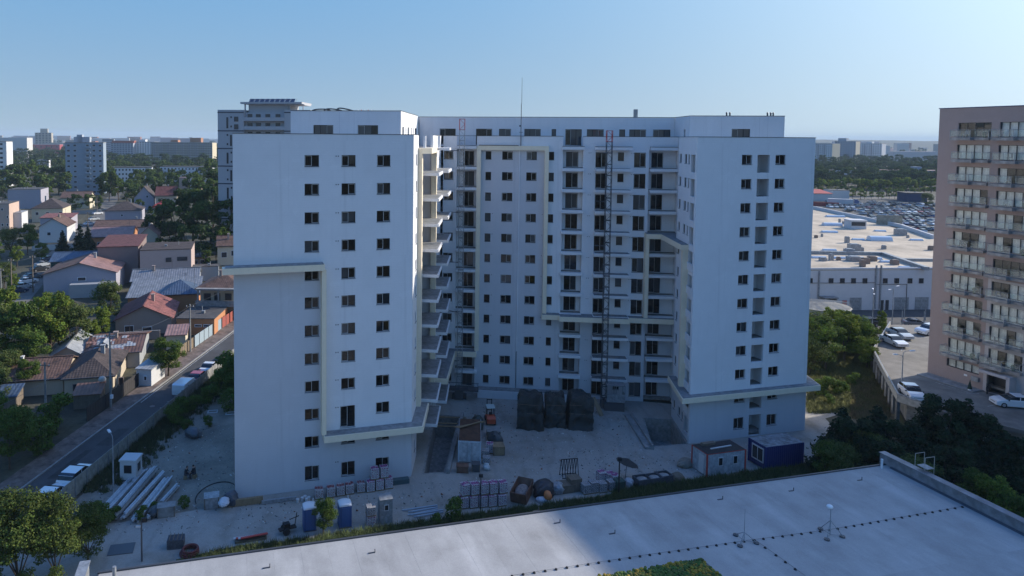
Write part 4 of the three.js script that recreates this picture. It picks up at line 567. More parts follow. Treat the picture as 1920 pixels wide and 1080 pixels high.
plant([['fd', 300, 462, 14], ['fa', 330, 458, 16], ['fd', 362, 455, 18], ['fa', 395, 462, 16], ['fd', 425, 468, 17], ['fd', 345, 420, 15], ['fa', 382, 400, 18], ['fd', 408, 392, 20], ['fa', 290, 440, 10], ['fd', 322, 472, 10], ['fa', 352, 478, 10], ['fd', 380, 482, 10], ['fb', 418, 482, 9], ['fd', 400, 430, 18], ['fa', 370, 430, 17], ['fd', 310, 420, 11], ['fd', 440, 440, 18], ['fb', 428, 478, 7]], 'tall tree in the dark wood below the grey tower', 'wood below the grey tower');
plant([['fb', 297, 476, 5], ['fb', 330, 490, 5], ['fa', 385, 500, 5], ['fb', 405, 492, 5], ['bush', 268, 535, 3]], 'small garden tree behind the pinkish flat-roofed block', 'garden trees behind the pinkish block');
plant([['fa', 40, 362, 19, 0.8], ['fb', 60, 356, 20, 0.8], ['fd', 30, 355, 18], ['fd', 95, 360, 17], ['fd', 110, 365, 18], ['fa', 75, 350, 16], ['fb', 92, 380, 9], ['fa', 6, 378, 9], ['fd', 48, 372, 10], ['fa', 205, 378, 18, 0.8], ['fb', 222, 376, 14], ['fa', 238, 382, 12], ['fd', 250, 386, 10], ['fa', 210, 352, 16, 0.7], ['fb', 262, 350, 8], ['fb', 283, 345, 7], ['fa', 303, 346, 7], ['fd', 320, 342, 11], ['fd', 296, 332, 15], ['fc', 268, 378, 12], ['fc', 287, 372, 12], ['fa', 168, 392, 8], ['fa', 182, 396, 8], ['fc', 128, 405, 9], ['fd', 142, 398, 9], ['fa', 190, 372, 7], ['fa', 355, 372, 12], ['fd', 340, 360, 15], ['fb', 395, 350, 20], ['fd', 330, 385, 10], ['fa', 262, 400, 7]], 'tree among the gardens in front of the grey-blue high-rise', 'trees among the gardens');
plant([['a', 1548, 696, 8.6, 1.1], ['b', 1583, 682, 8.6, 1.1], ['a', 1615, 676, 7.4], ['c', 1528, 668, 8], ['b', 1560, 662, 8], ['a', 1600, 664, 7.5], ['b', 1625, 695, 5.5], ['c', 1518, 705, 6], ['b', 1638, 662, 4.5]], 'bushy green tree on the slope between new building and parking deck', 'trees on the slope');
plant([['b', 1652, 622, 4.2, 0.7], ['b', 1656, 632, 3, 0.8]], 'young light green tree beside the parking deck entrance', 'young trees by the deck entrance');
plant([['bush', 1546, 745, 3.2], ['bush', 1575, 742, 2.4], ['bush', 1600, 725, 2.2], ['bush', 1556, 760, 1.6]], 'loose sunlit shrub beside the rubble path', 'shrubs by the rubble path');
plant([['ever', 1600, 900, 7.0, 1.0], ['ever', 1690, 890, 6.2, 1.1], ['ever', 1765, 890, 8.9, 0.95], ['ever', 1845, 905, 7.4, 1.0], ['ever', 1880, 920, 6.4, 1.0], ['ever', 1915, 930, 6.0, 1.1], ['ever', 1660, 930, 5.8, 1.2], ['ever', 1780, 950, 6.2, 1.2], ['ever', 1950, 960, 6]], 'dark dense evergreen in the row behind the pale roof parapet', 'dark evergreens behind the parapet');
plant([['con', 1575, 888, 7.6, 1.3], ['con', 1640, 876, 7.2, 1.4], ['con', 1735, 878, 8.2, 1.3], ['con', 1808, 890, 8.6, 1.3], ['con', 1712, 905, 6.6, 1.5], ['con', 1865, 925, 7.6, 1.2]], 'dark pointed conifer rising out of the evergreens behind the parapet', 'conifers behind the parapet');
plant([['a', 1545, 905, 4.8, 1.0], ['c', 1572, 915, 5.0, 1.0], ['c', 1625, 900, 5.6, 1.0], ['a', 1840, 985, 5.4, 1.0], ['c', 1720, 950, 5.2, 1.1]], 'shaded broadleaf tree mixed into the evergreens behind the parapet', 'broadleaf trees behind the parapet');
plant([['b', 1858, 1010, 6.0, 1.0], ['a', 1892, 1020, 5.2, 1.0], ['b', 1925, 1010, 4]], 'lighter green young tree close below the pale roof parapet', 'young trees below the parapet');
{ const L = []; rnd = mulberry(41); for (let i = 0; i < 20; i++) L.push([i % 4 ? 'fav' : 'fb', 1530 + i * 12 + rr(-3, 3), 367 + rr(-2, 2), rr(10.5, 12.5), 0.95]); for (let i = 0; i < 12; i++) L.push(['fav', 1600 + i * 11 + rr(-3, 3), 373 + rr(-1, 2), rr(4, 7), 1]); plant(L, 'round street tree in the row along the avenue beyond the car park', 'avenue trees beyond the car park'); }
plant([['c', 1738, 388, 8, 1.1]], 'brownish round tree at the edge of the car park');

// woods and tree cover that reads as one mass
function woods(name, label, count, pick, key, seed) {
  const K = kinds[key], r = mulberry(seed), I = new THREE.InstancedMesh(K.c, K.mat, count), q = new THREE.Object3D(); I.name = numbered(name); tag(I, label, 'trees', null, 'stuff');
  for (let i = 0; i < count; i++) { const [p, h] = pick(r); q.position.copy(p); q.rotation.set(0, r() * 6.28, 0); const s = h / 10; q.scale.set(s * (0.9 + 0.4 * r()), s, s * (0.9 + 0.4 * r())); q.updateMatrix(); I.setMatrixAt(i, q.matrix); } scene.add(I); I.castShadow = I.receiveShadow = true;
}
const inPx = (x0, x1, y0, y1) => r => [ground(x0 + r() * (x1 - x0), 1 / (1 / y0 + r() * (1 / y1 - 1 / y0))), 8 + 8 * r()];
woods('far_wood', 'far tree cover between the blocks of flats on the left', 420, inPx(-60, 440, 318, 275), 'fd', 51);
woods('far_wood', 'green garden trees scattered among far houses on the left', 160, inPx(-60, 440, 380, 308), 'fa', 52);
woods('far_wood', 'wooded belt behind the avenue trees on the right', 420, inPx(1440, 1990, 358, 300), 'fd', 53);
woods('far_wood', 'lighter treetops scattered through the wooded belt on the right', 200, inPx(1440, 1990, 352, 295), 'fa', 54);
woods('far_wood', 'hazy tree cover reaching to the horizon', 1500, r => { const a = -0.75 + r() * 1.75, d = 800 + 2600 * r(); return [V3(Math.sin(a) * d, 0, -Math.cos(a) * d), 9 + 9 * r()]; }, 'fd', 55);
// grass and weeds
{ const blade = () => { const a = []; const r = mulberry(3); for (let i = 0; i < 9; i++) { const g = new THREE.ConeGeometry(0.035, 0.5 + 0.4 * r(), 3); a.push(g.rotateX((r() - 0.5) * 1.2).rotateZ((r() - 0.5) * 1.2).translate((r() - 0.5) * 0.4, 0.2, (r() - 0.5) * 0.4)); } return merge(a); }, B = blade();
  const grass = (label, n, pick, c, seed) => { const r = mulberry(seed), I = new THREE.InstancedMesh(B, mat('blade', [1, 1, 1], { rough: 0.9 }), n), q = new THREE.Object3D(); I.name = numbered('grass'); tag(I, label, 'grass', null, 'stuff'); for (let i = 0; i < n; i++) { q.position.copy(pick(r)); q.rotation.set(0, r() * 6, 0); q.scale.setScalar(0.6 + r() * 1.0); q.updateMatrix(); I.setMatrixAt(i, q.matrix); const k = 0.6 + 0.7 * r(); I.setColorAt(i, lin(c[0] * k, c[1] * k, c[2] * k)); } scene.add(I); };
  grass('long green grass along the boundary behind the pale roof', 6000, r => { const x = 340 + 1310 * Math.pow(r(), 0.6); return ground(x, edgeY(x) + 10 - r() * (x > 1150 ? 26 : 17)); }, [0.07, 0.10, 0.03], 81);
  grass('rough green grass on the slope beside the parking deck', 5000, r => ground(1515 + r() * 150, 655 + r() * 120), [0.16, 0.165, 0.05], 82);
  grass('dry yellow grass at the foot of the parking deck', 1600, r => ground(1595 + r() * 70, 720 + r() * 65), [0.22, 0.17, 0.08], 83);
  grass('weeds along the roadside verge and yard fence', 2500, r => W(-33.4 + r() * 5 * r(), -8 + r() * 44), [0.06, 0.085, 0.03], 84);
}
// ---------------------------------------------------------------- houses and sheds across the road
const tileM = (k, r, g, b) => mat('tile_' + k, [r, g, b], { map: roughTex, m: 4.3, bump: tileTex, bm: 1.6, bs: 0.06, rough: 0.9 });
const tinM = (k, r, g, b) => mat('tin_' + k, [r, g, b], { map: blotchTex, m: 5, bump: ribTex, bm: 0.5, bs: 0.03, rough: 0.55, metal: 0.2 });
const RF = { brown: tileM('brown', 0.22, 0.125, 0.095), dark: tileM('dark', 0.115, 0.085, 0.078), red: tileM('red', 0.40, 0.145, 0.125), wine: tileM('wine', 0.23, 0.075, 0.07), pink: tinM('pink', 0.46, 0.26, 0.215), grey: tinM('grey', 0.30, 0.31, 0.33), blue: tinM('blue', 0.10, 0.15, 0.23), white: tinM('white', 0.50, 0.51, 0.52), rust: tinM('rust', 0.24, 0.125, 0.085), tar: mat('tar', [0.10, 0.095, 0.095], { map: blotchTex, m: 5 }), green: tinM('green', 0.06, 0.12, 0.10) };
const WL = { beige: paint('hb', 0.50, 0.42, 0.32), pinkish: paint('hp', 0.46, 0.35, 0.32), white: paint('hw', 0.58, 0.58, 0.58), lilac: paint('hl', 0.36, 0.345, 0.40), brown: paint('hbr', 0.36, 0.28, 0.24), mauve: paint('hm', 0.24, 0.18, 0.17), orange: paint('ho', 0.50, 0.22, 0.10), cream: paint('hc', 0.60, 0.53, 0.40), grey: paint('hg', 0.32, 0.33, 0.34), peach: paint('hpe', 0.52, 0.38, 0.31) };
const farGlass = mat('farGlass', [0.03, 0.035, 0.045], { rough: 0.12 });
function roofGeo(type, w, d, h, rise, ov = 0.4) {
  const x0 = -ov, x1 = w + ov, z0 = ov, z1 = -d - ov, T = 0.14, th = g => g;
  const slabOf = (pts) => { const n = pts[1].clone().sub(pts[0]).cross(pts[2].clone().sub(pts[0])).normalize(); if (n.y < 0) { pts.reverse(); n.negate(); } const v = [], up = pts, dn = pts.map(p => p.clone().add(V3(0, -T, 0))), tri = (a, b, c) => v.push(...a.toArray(), ...b.toArray(), ...c.toArray()); for (let i = 1; i + 1 < up.length; i++) { tri(up[0], up[i], up[i + 1]); tri(dn[0], dn[i + 1], dn[i]); } for (let i = 0; i < up.length; i++) { const j = (i + 1) % up.length; tri(up[i], dn[i], dn[j]); tri(up[i], dn[j], up[j]); } const g = new THREE.BufferGeometry(); g.setAttribute('position', new THREE.Float32BufferAttribute(v, 3)); g.computeVertexNormals();
    // uv along the slope
    const dir = V3(n.x, 0, n.z); const hasDir = dir.length() > 0.05; dir.normalize(); const al = hasDir ? V3(-dir.z, 0, dir.x) : V3(1, 0, 0), dn2 = al.clone().cross(n); const uv = []; for (let i = 0; i < v.length; i += 3) { const q = V3(v[i], v[i + 1], v[i + 2]); uv.push(q.dot(al), q.dot(dn2)); } g.setAttribute('uv', new THREE.Float32BufferAttribute(uv, 2)); g.userData.metric = true; return g; };
  const yb = h + T, k = rise / (type === 'front' || type === 'hip' ? w / 2 : d / 2), e = yb - ov * k;
  if (type === 'flat') return [slabOf([V3(x0, yb, z0), V3(x1, yb, z0), V3(x1, yb, z1), V3(x0, yb, z1)])];
  if (type === 'shed') return [slabOf([V3(x0, yb, z0), V3(x1, yb, z0), V3(x1, yb + rise, z1), V3(x0, yb + rise, z1)])];
  if (type === 'front') return [slabOf([V3(x0, e, z0), V3(w / 2, yb + rise, z0), V3(w / 2, yb + rise, z1), V3(x0, e, z1)]), slabOf([V3(w / 2, yb + rise, z0), V3(x1, e, z0), V3(x1, e, z1), V3(w / 2, yb + rise, z1)])];
  if (type === 'side') return [slabOf([V3(x0, e, z0), V3(x1, e, z0), V3(x1, yb + rise, -d / 2), V3(x0, yb + rise, -d / 2)]), slabOf([V3(x0, yb + rise, -d / 2), V3(x1, yb + rise, -d / 2), V3(x1, e, z1), V3(x0, e, z1)])];
  const m = Math.min(w, d) / 2, a = w >= d ? [V3(m, yb + rise, -d / 2), V3(w - m, yb + rise, -d / 2)] : [V3(w / 2, yb + rise, -m), V3(w / 2, yb + rise, -d + m)];
  const c = [V3(x0, yb - 0.1, z0), V3(x1, yb - 0.1, z0), V3(x1, yb - 0.1, z1), V3(x0, yb - 0.1, z1)];
  return w >= d ? [slabOf([c[0], c[1], a[1], a[0]]), slabOf([c[1], c[2], a[1]]), slabOf([c[2], c[3], a[0], a[1]]), slabOf([c[3], c[0], a[0]])] : [slabOf([c[0], c[1], a[0]]), slabOf([c[1], c[2], a[1], a[0]]), slabOf([c[2], c[3], a[1]]), slabOf([c[3], c[0], a[0], a[1]])];
}
// front wall from pixel x0 to x1 with its foot at pixel row y; windows as [x, sill, width, height] in metres from the left corner
function house(name, label, x0, x1, y, d, h, type, rise, wall, roof, wins = [], o = {}) {
  const turn = o.turn ?? (x0 < 900 ? 0.36 : 0), [sa, t] = G(x0, y), w = spanTo(x0, y, x1, turn);
  const H = thing(name, label, o.cat || 'house', sa, t, turn, o.group, 0);
  const sh = new THREE.Shape(); if (type === 'front') [[0, 0], [w, 0], [w, h], [w / 2, h + rise], [0, h]].forEach((p, i) => i ? sh.lineTo(...p) : sh.moveTo(...p)); else [[0, 0], [w, 0], [w, h], [0, h]].forEach((p, i) => i ? sh.lineTo(...p) : sh.moveTo(...p));
  let wg = new THREE.ExtrudeGeometry(sh, { depth: d, bevelEnabled: false }).translate(0, 0, -d);
  if (type === 'side') { const s2 = new THREE.Shape([[0, 0], [d, 0], [d, h], [d / 2, h + rise], [0, h]].map(p => new THREE.Vector2(...p))); wg = new THREE.ExtrudeGeometry(s2, { depth: w, bevelEnabled: false }).rotateY(Math.PI / 2); }
  if (type === 'shed') { const s2 = new THREE.Shape([[0, 0], [d, 0], [d, h + rise], [0, h]].map(p => new THREE.Vector2(...p))); wg = new THREE.ExtrudeGeometry(s2, { depth: w, bevelEnabled: false }).rotateY(Math.PI / 2); }
  mesh('wall', wg, wall, H);
  roofGeo(type, w, d, h, rise, o.ov ?? 0.4).forEach((g, i) => { const r = mesh('roof_slope', g, (o.roofs && o.roofs[i]) || roof, H); if (o.chimney && i === 0) mesh('chimney', [bx(0.6, 1.6, 0.6, w * o.chimney, h + rise * 0.4, -d * 0.4), bx(0.75, 0.12, 0.75, w * o.chimney, h + rise * 0.4 + 1.6, -d * 0.4)], o.chimM || WL.white, r); });
  if (type === 'front' || type === 'side') mesh('ridge_cap', type === 'front' ? bx(0.3, 0.1, d + 0.9, w / 2, h + rise + 0.12, -d / 2) : bx(w + 0.9, 0.1, 0.3, w / 2, h + rise + 0.12, -d / 2), roof, H);
  for (const [x, sy, ww, hh, side] of wins) { const f = mesh('window', ring(ww, hh, 0.08, 0.12, 0.05), o.wf || M.white, H); if (side) { f.position.set(w, sy, -x); f.rotation.y = Math.PI / 2; } else f.position.set(x, sy, 0); mesh('pane', new THREE.PlaneGeometry(ww - 0.12, hh - 0.12).translate(0, hh / 2, 0.04), farGlass, f); }
  const hr = mulberry(Math.round(x0 * 13 + y * 7 + 999)), k1 = hr(), k2 = hr(), k3 = hr();
  if (type === 'side' || type === 'hip') mesh('gutter', bx(w + 0.7, 0.12, 0.14, w / 2, h - 0.02, (o.ov ?? 0.4) + 0.05), M.steel, H);
  if (type !== 'flat' && type !== 'shed' && !o.chimney && k1 < 0.75) mesh('chimney', [bx(0.55, rise + 0.9, 0.55, w * (0.25 + 0.5 * k2), h, -d * (0.3 + 0.4 * k3)), bx(0.7, 0.1, 0.7, w * (0.25 + 0.5 * k2), h + rise + 0.9, -d * (0.3 + 0.4 * k3))], k3 < 0.5 ? WL.brown : WL.grey, H);
  if (k2 < 0.45) mesh('aerial', [bar(V3(w * k1, h, -d * 0.5), V3(w * k1, h + rise + 2.2, -d * 0.5), 0.03), bx(0.9, 0.03, 0.03, w * k1, h + rise + 2.0, -d * 0.5), bx(0.6, 0.03, 0.03, w * k1, h + rise + 1.7, -d * 0.5)], M.steel, H);
  if (type === 'flat') mesh('roof_vent', [bx(0.6, 0.5, 0.6, w * (0.2 + 0.5 * k3), h + 0.13, -d * 0.4), cyl(0.08, 0.08, 0.9, w * (0.3 + 0.5 * k1), h + 0.13, -d * 0.6, 7)], M.galv, H);
  return { H, w, d, h };
}
{ // near row
  const a = house('long_house', 'long low house with dark tiled roof and pale wall facing the road verge', -70, 119, 752, 9, 2.3, 'side', 1.6, WL.beige, RF.brown, [[19.2, 0.6, 0.75, 1.2], [20.3, 0.6, 0.7, 1.2], [14, 0.6, 0.9, 1.1]], { chimney: 0.5, wf: WL.brown });
  house('corner_house', 'dark-roofed corner house with satellite dish beside the road', 121, 212, 746, 11, 2.7, 'hip', 1.7, WL.beige, RF.dark, [[1.5, 0.8, 0.9, 1.1], [4.2, 0.8, 0.9, 1.1]], { wf: WL.brown });
  house('lean_to_shed', 'low rusty lean-to shed in front of the corner house', 138, 188, 768, 3.0, 1.8, 'shed', 0.5, M.oldWood, RF.rust, [], { cat: 'shed', ov: 0.2 });
  house('lean_to_shed', 'low blue-grey lean-to shed in front of the long house', -30, 30, 775, 3.2, 1.9, 'shed', 0.5, M.oldWood, RF.blue, [], { cat: 'shed', ov: 0.2 });
  house('tin_roof_house', 'house with white tin roof patched with rusty sheets', 92, 160, 700, 9, 2.4, 'front', 1.5, WL.beige, RF.white, [[3.2, 1.1, 0.9, 0.8], [4.4, 1.1, 0.9, 0.8]], { roofs: [RF.white, RF.white] });
  const p = house('patched_roof_house', 'low house with patchwork roof of rusty and white metal sheets', 160, 262, 695, 11, 2.5, 'side', 1.2, WL.grey, RF.rust, [[1.4, 0.9, 0.8, 1.0]], { chimney: 0.47, chimM: WL.brown });
  { const r = mulberry(17), k = 1.2 / 5.5; for (let i = 0; i < 42; i++) { const x = 0.3 + r() * (p.w - 1.6), z = 0.2 - r() * 5.2, w2 = 0.7 + r() * 1.3, dd = 0.6 + r() * 1.0, q = mesh('metal_sheet', bx(w2, 0.03, dd, 0, 0, 0, 0, Math.atan(k)), r() < 0.5 ? RF.white : r() < 0.5 ? RF.rust : RF.pink, p.H); q.position.set(x, p.h + 0.17 + (-z) * k + 0.006 * i / 6, z); q.rotation.y = (r() - 0.5) * 0.1; } 
    const dm = mesh('dormer', [bx(1.3, 1.1, 2.2, 2.6, p.h + 0.2, -1.4)], WL.grey, p.H); mesh('dormer_roof', [bx(1.0, 0.06, 2.5, 2.2, p.h + 1.5, -1.3, 0, 0, 0.6), bx(1.0, 0.06, 2.5, 3.0, p.h + 1.5, -1.3, 0, 0, -0.6)], RF.white, dm); mesh('dormer_window', bx(0.7, 0.6, 0.06, 2.6, p.h + 0.5, -0.28), farGlass, dm); }
  house('white_shed', 'small white gabled shed by the pavement', 256, 284, 724, 4.2, 2.5, 'shed', 0.3, WL.white, RF.white, [[1.4, 0.9, 0.5, 0.7]], { cat: 'shed', ov: 0.15, turn: 0.0 });
  house('brown_gabled_house', 'brown gabled house with red tiled roof coloured sunlit on the right slope, shaded on the left, and blank gable', 217, 322, 630, 12, 2.9, 'front', 2.3, WL.brown, RF.red, [[2.3, 0.5, 1.6, 1.3], [5.4, 0.2, 1.7, 1.2]], { roofs: [RF.wine, RF.red] });  // sun and shade put into the tile colours: dark left slope, brighter right
  house('orange_annex', 'low orange annex with flat tar roof and cream end wall', 331, 402, 628, 9, 3.0, 'flat', 0, WL.orange, RF.tar, [[1.8, 1.2, 1.0, 0.8], [4.0, 1.5, 1.3, 0.5], [5.6, 1.5, 1.3, 0.5]], { ov: 0.1, turn: 0.12 });
  house('pink_roof_shed', 'small cream shed with brownish roof behind the wooden fence', 312, 348, 656, 5, 2.4, 'shed', 0.4, WL.cream, RF.pink, [], { cat: 'shed', ov: 0.3 });
  const g = house('gallery_house', 'two-storey house with tiled hip roof and open concrete galleries', 376, 452, 600, 9, 6.4, 'hip', 1.9, WL.beige, RF.brown, [[1.4, 0.9, 1.4, 1.4], [3.3, 0.3, 1.2, 2.0], [1.4, 4.0, 1.4, 1.4], [3.4, 3.5, 1.2, 2.0], [5.6, 4.0, 1.3, 1.4]], { ov: 0.9, wf: M.frame, turn: 0.1 });
  mesh('gallery', [bx(g.w + 0.8, 0.3, 1.6, g.w / 2, 3.1, 0.8), bx(g.w + 0.8, 0.9, 0.12, g.w / 2, 3.4, 1.54), bx(g.w + 0.8, 0.3, 1.6, g.w / 2, 6.3, 0.8), ...[0, 0.5, 1].map(k => bx(0.3, 6.3, 0.3, k * g.w, 0, 1.4))], M.concrete, g.H);
  house('tin_workshop', 'long workshop with grey ribbed metal roof and orange wall', 240, 372, 588, 11, 3.2, 'shed', 1.6, WL.orange, RF.grey, [[10.4, 1.4, 1.3, 1.3]], { ov: 0.4 });
  house('tin_workshop', 'second ribbed metal roof rising behind the grey workshop roof', 246, 372, 562, 9, 4.0, 'side', 1.8, WL.grey, RF.grey, [], { ov: 0.3 });
  house('blue_roof_house', 'low house with blue metal hip roof against the workshop', 300, 372, 586, 8, 3.6, 'hip', 2.2, WL.orange, RF.blue, [], { ov: 0.3 });
  house('grey_gabled_house', 'pale gabled house with pinkish tin roof and one window', 82, 218, 556, 14, 5.0, 'front', 2.3, WL.lilac, RF.pink, [[8.0, 3.2, 1.8, 0.9]], { roofs: [RF.brown, RF.pink] });
  mesh('retaining_base', bx(9, 3.0, 3, 10.5, 0, 1.6), WL.grey, scene.children[scene.children.length - 1]);
  const b = house('pinkish_block', 'pinkish flat-roofed three-storey block with small scattered windows', 263, 359, 536, 12, 8.6, 'flat', 0, WL.pinkish, RF.dark, [[2.0, 2.2, 1.2, 1.2], [6.6, 5.6, 1.3, 1.1], [6.6, 3.0, 1.2, 0.8], [9.4, 2.8, 1.2, 1.2], [9.8, 5.8, 2.4, 1.0], [6.4, 0.4, 1.3, 0.9]], { ov: 0.1, wf: M.frame });
  house('mauve_hall', 'tall blank mauve hall with dark red sloping roof edge', 184, 260, 532, 15, 9.0, 'shed', 0.8, WL.mauve, RF.wine, [], { ov: 0.3, cat: 'building' });
  house('netted_shed', 'open shed under a dark blue roof with green netting', 95, 232, 522, 10, 4.2, 'side', 1.6, RF.green, RF.blue, [], { cat: 'shed' });
  house('cream_house', 'cream house wall with dark roof half hidden by the new building', 408, 470, 498, 9, 5.5, 'side', 2.2, WL.cream, RF.brown, [[1.8, 2.2, 1.6, 1.6], [4.4, 2.6, 1.4, 1.6]]);
  house('pergola_house', 'small house with orange timber porch behind the pinkish block', 361, 384, 500, 5, 2.6, 'flat', 0, M.wood, RF.dark, [[0.9, 0.7, 1.2, 1.2], [2.6, 0.7, 1.2, 1.2]], { ov: 0.4 });
  house('yard_wall_house', 'low mossy yard wall building beside the pinkish block', 360, 410, 528, 3, 3.6, 'flat', 0, WL.grey, RF.tar, [], { ov: 0.05, cat: 'wall' });
  house('red_roof_row', 'low house with long pinkish red roof across the gardens', 168, 246, 466, 14, 3.6, 'side', 2.4, WL.orange, RF.pink, [[3, 1, 1.4, 1], [8, 1, 1.4, 1]]);
  house('white_long_house', 'long white house with brownish roof and shaded eaves', 176, 279, 450, 12, 4.2, 'side', 1.8, WL.white, RF.brown, [[4, 1.4, 1.4, 1.2], [12, 1.4, 1.4, 1.2]]);
  house('red_gable_house', 'small house with red roof behind the mauve hall', 262, 296, 470, 8, 5, 'front', 2.4, WL.beige, RF.pink, []);
  house('white_gabled_house', 'white gabled house with brown roof by the side street', 74, 126, 456, 12, 5.6, 'front', 2.6, WL.white, RF.brown, [[3, 2.5, 1.2, 1.2], [7, 2.5, 1.2, 1.2]]);
  house('red_porch_house', 'house with flat red roof and pale wall by the side street', 76, 134, 436, 10, 5.4, 'shed', 0.6, WL.lilac, RF.red, [[4, 2.6, 1.3, 1.2], [9, 2.6, 1.3, 1.2]]);
  house('brown_hip_house', 'beige house with broad dark brown hip roof', 60, 118, 417, 14, 5.8, 'hip', 3.6, WL.cream, RF.dark, [[2, 3, 1.3, 1.3], [6, 3, 1.3, 1.3], [11, 3, 1.3, 1.3]]);
  house('lilac_house', 'lilac two-storey house with dark hip roof and tiny windows', 197, 264, 424, 12, 6.2, 'hip', 3.0, WL.lilac, RF.dark, [[6.4, 3.8, 0.9, 0.9], [6.4, 1.0, 0.9, 0.9]]);
  house('white_flat_house', 'white flat-roofed house with a dark horizontal stripe', 15, 77, 392, 14, 9.5, 'flat', 0, WL.lilac, RF.tar, [], { ov: 0.1 });
  house('peach_block', 'peach coloured flat-roofed block at the end of the side street', -30, 18, 432, 12, 10, 'flat', 0, WL.peach, RF.tar, [[8.2, 1.5, 0.8, 1], [8.2, 4.5, 0.8, 1], [6.4, 1.5, 0.8, 1], [6.4, 7.4, 0.8, 1]], { ov: 0.1 });
  house('white_cube_house', 'small white cube house below the brown hip roof', 19, 41, 428, 8, 6.0, 'flat', 0, WL.white, RF.white, [], { ov: 0.1 });
  house('long_brown_roof', 'beige house with long flat brown roof under the high-rise', 114, 168, 392, 12, 5.5, 'side', 2.6, WL.cream, RF.brown, [[4, 2, 1.4, 1.3], [10, 2, 1.4, 1.3]]);
  house('red_hut', 'small house with bright red roof among trees', 285, 318, 410, 8, 5.0, 'hip', 2.6, WL.grey, mat('brightRed', [0.36, 0.05, 0.045], { rough: 0.8 }), [[2, 2, 1.0, 1.2], [5, 2, 1.0, 1.2]]);
  house('wine_roof_house', 'house with wine red roof beside the dark wood', 292, 330, 396, 12, 7.5, 'side', 4, WL.beige, RF.wine, [[4, 4.5, 1.2, 1.2]]);
  house('white_gable_wall', 'white house with steep dark gable among trees', 252, 289, 394, 12, 6.0, 'front', 5.4, WL.lilac, RF.dark, [[6, 6, 1, 1.2]]);
  house('pink_terrace', 'pinkish flat block behind the trees near the tower', 336, 378, 368, 12, 11, 'flat', 0, WL.peach, RF.rust, [[3, 7, 1.6, 1.4], [9, 7, 1.6, 1.4]], { ov: 0.2 });
  house('white_wall_house', 'narrow white wall catching light in front of the dark wood', 357, 363, 374, 8, 12, 'flat', 0, WL.white, RF.tar, [], { ov: 0.1 });
}
for (const [x0, x1, y, h, m, l] of [[190, 262, 604, 1.7, WL.grey, 'grey yard wall in front of the ribbed workshop roofs'], [88, 165, 618, 1.6, WL.brown, 'brown yard wall behind the leafy garden trees'], [60, 118, 470, 1.8, WL.white, 'white garden wall beside the side street'], [120, 175, 512, 2.0, WL.orange, 'orange garden wall along the side street'], [218, 300, 640, 1.5, WL.brown, 'low brown wall in front of the brown gabled house'], [12, 60, 590, 1.8, WL.grey, 'grey garden wall at the near end of the side street'], [200, 262, 432, 2.0, WL.beige, 'beige garden wall in front of the lilac house'], [130, 190, 402, 1.8, WL.grey, 'grey garden wall under the long brown roof']]) { const w = spanTo(x0, y, x1, 0.36), [s, t] = G(x0, y), o = thing('garden_wall', l, 'wall', s, t, 0.36); mesh('wall', bx(w, h, 0.18, w / 2, 0, 0), m, o); mesh('coping', bx(w + 0.1, 0.08, 0.28, w / 2, h, 0), M.concrete, o); }
// right-hand sheds
house('red_roof_shed', 'low shed with red roof beyond the car park', 1490, 1560, 376, 16, 4.4, 'shed', 1.4, WL.white, mat('brightRed', [0.36, 0.05, 0.045], { rough: 0.8 }), [], { cat: 'shed' });
house('white_gable_shed', 'white shed wall with stepped gable beside the red-roofed shed', 1561, 1592, 374, 12, 5.6, 'flat', 0, WL.white, RF.tar, [], { ov: 0.1, cat: 'shed' });
house('dark_kiosk', 'dark flat-roofed kiosk with blue band beyond the car park', 1700, 1738, 378, 10, 5.2, 'flat', 0, mat('kiosk', [0.03, 0.045, 0.11], {}), RF.tar, [], { ov: 0.8, cat: 'kiosk' });
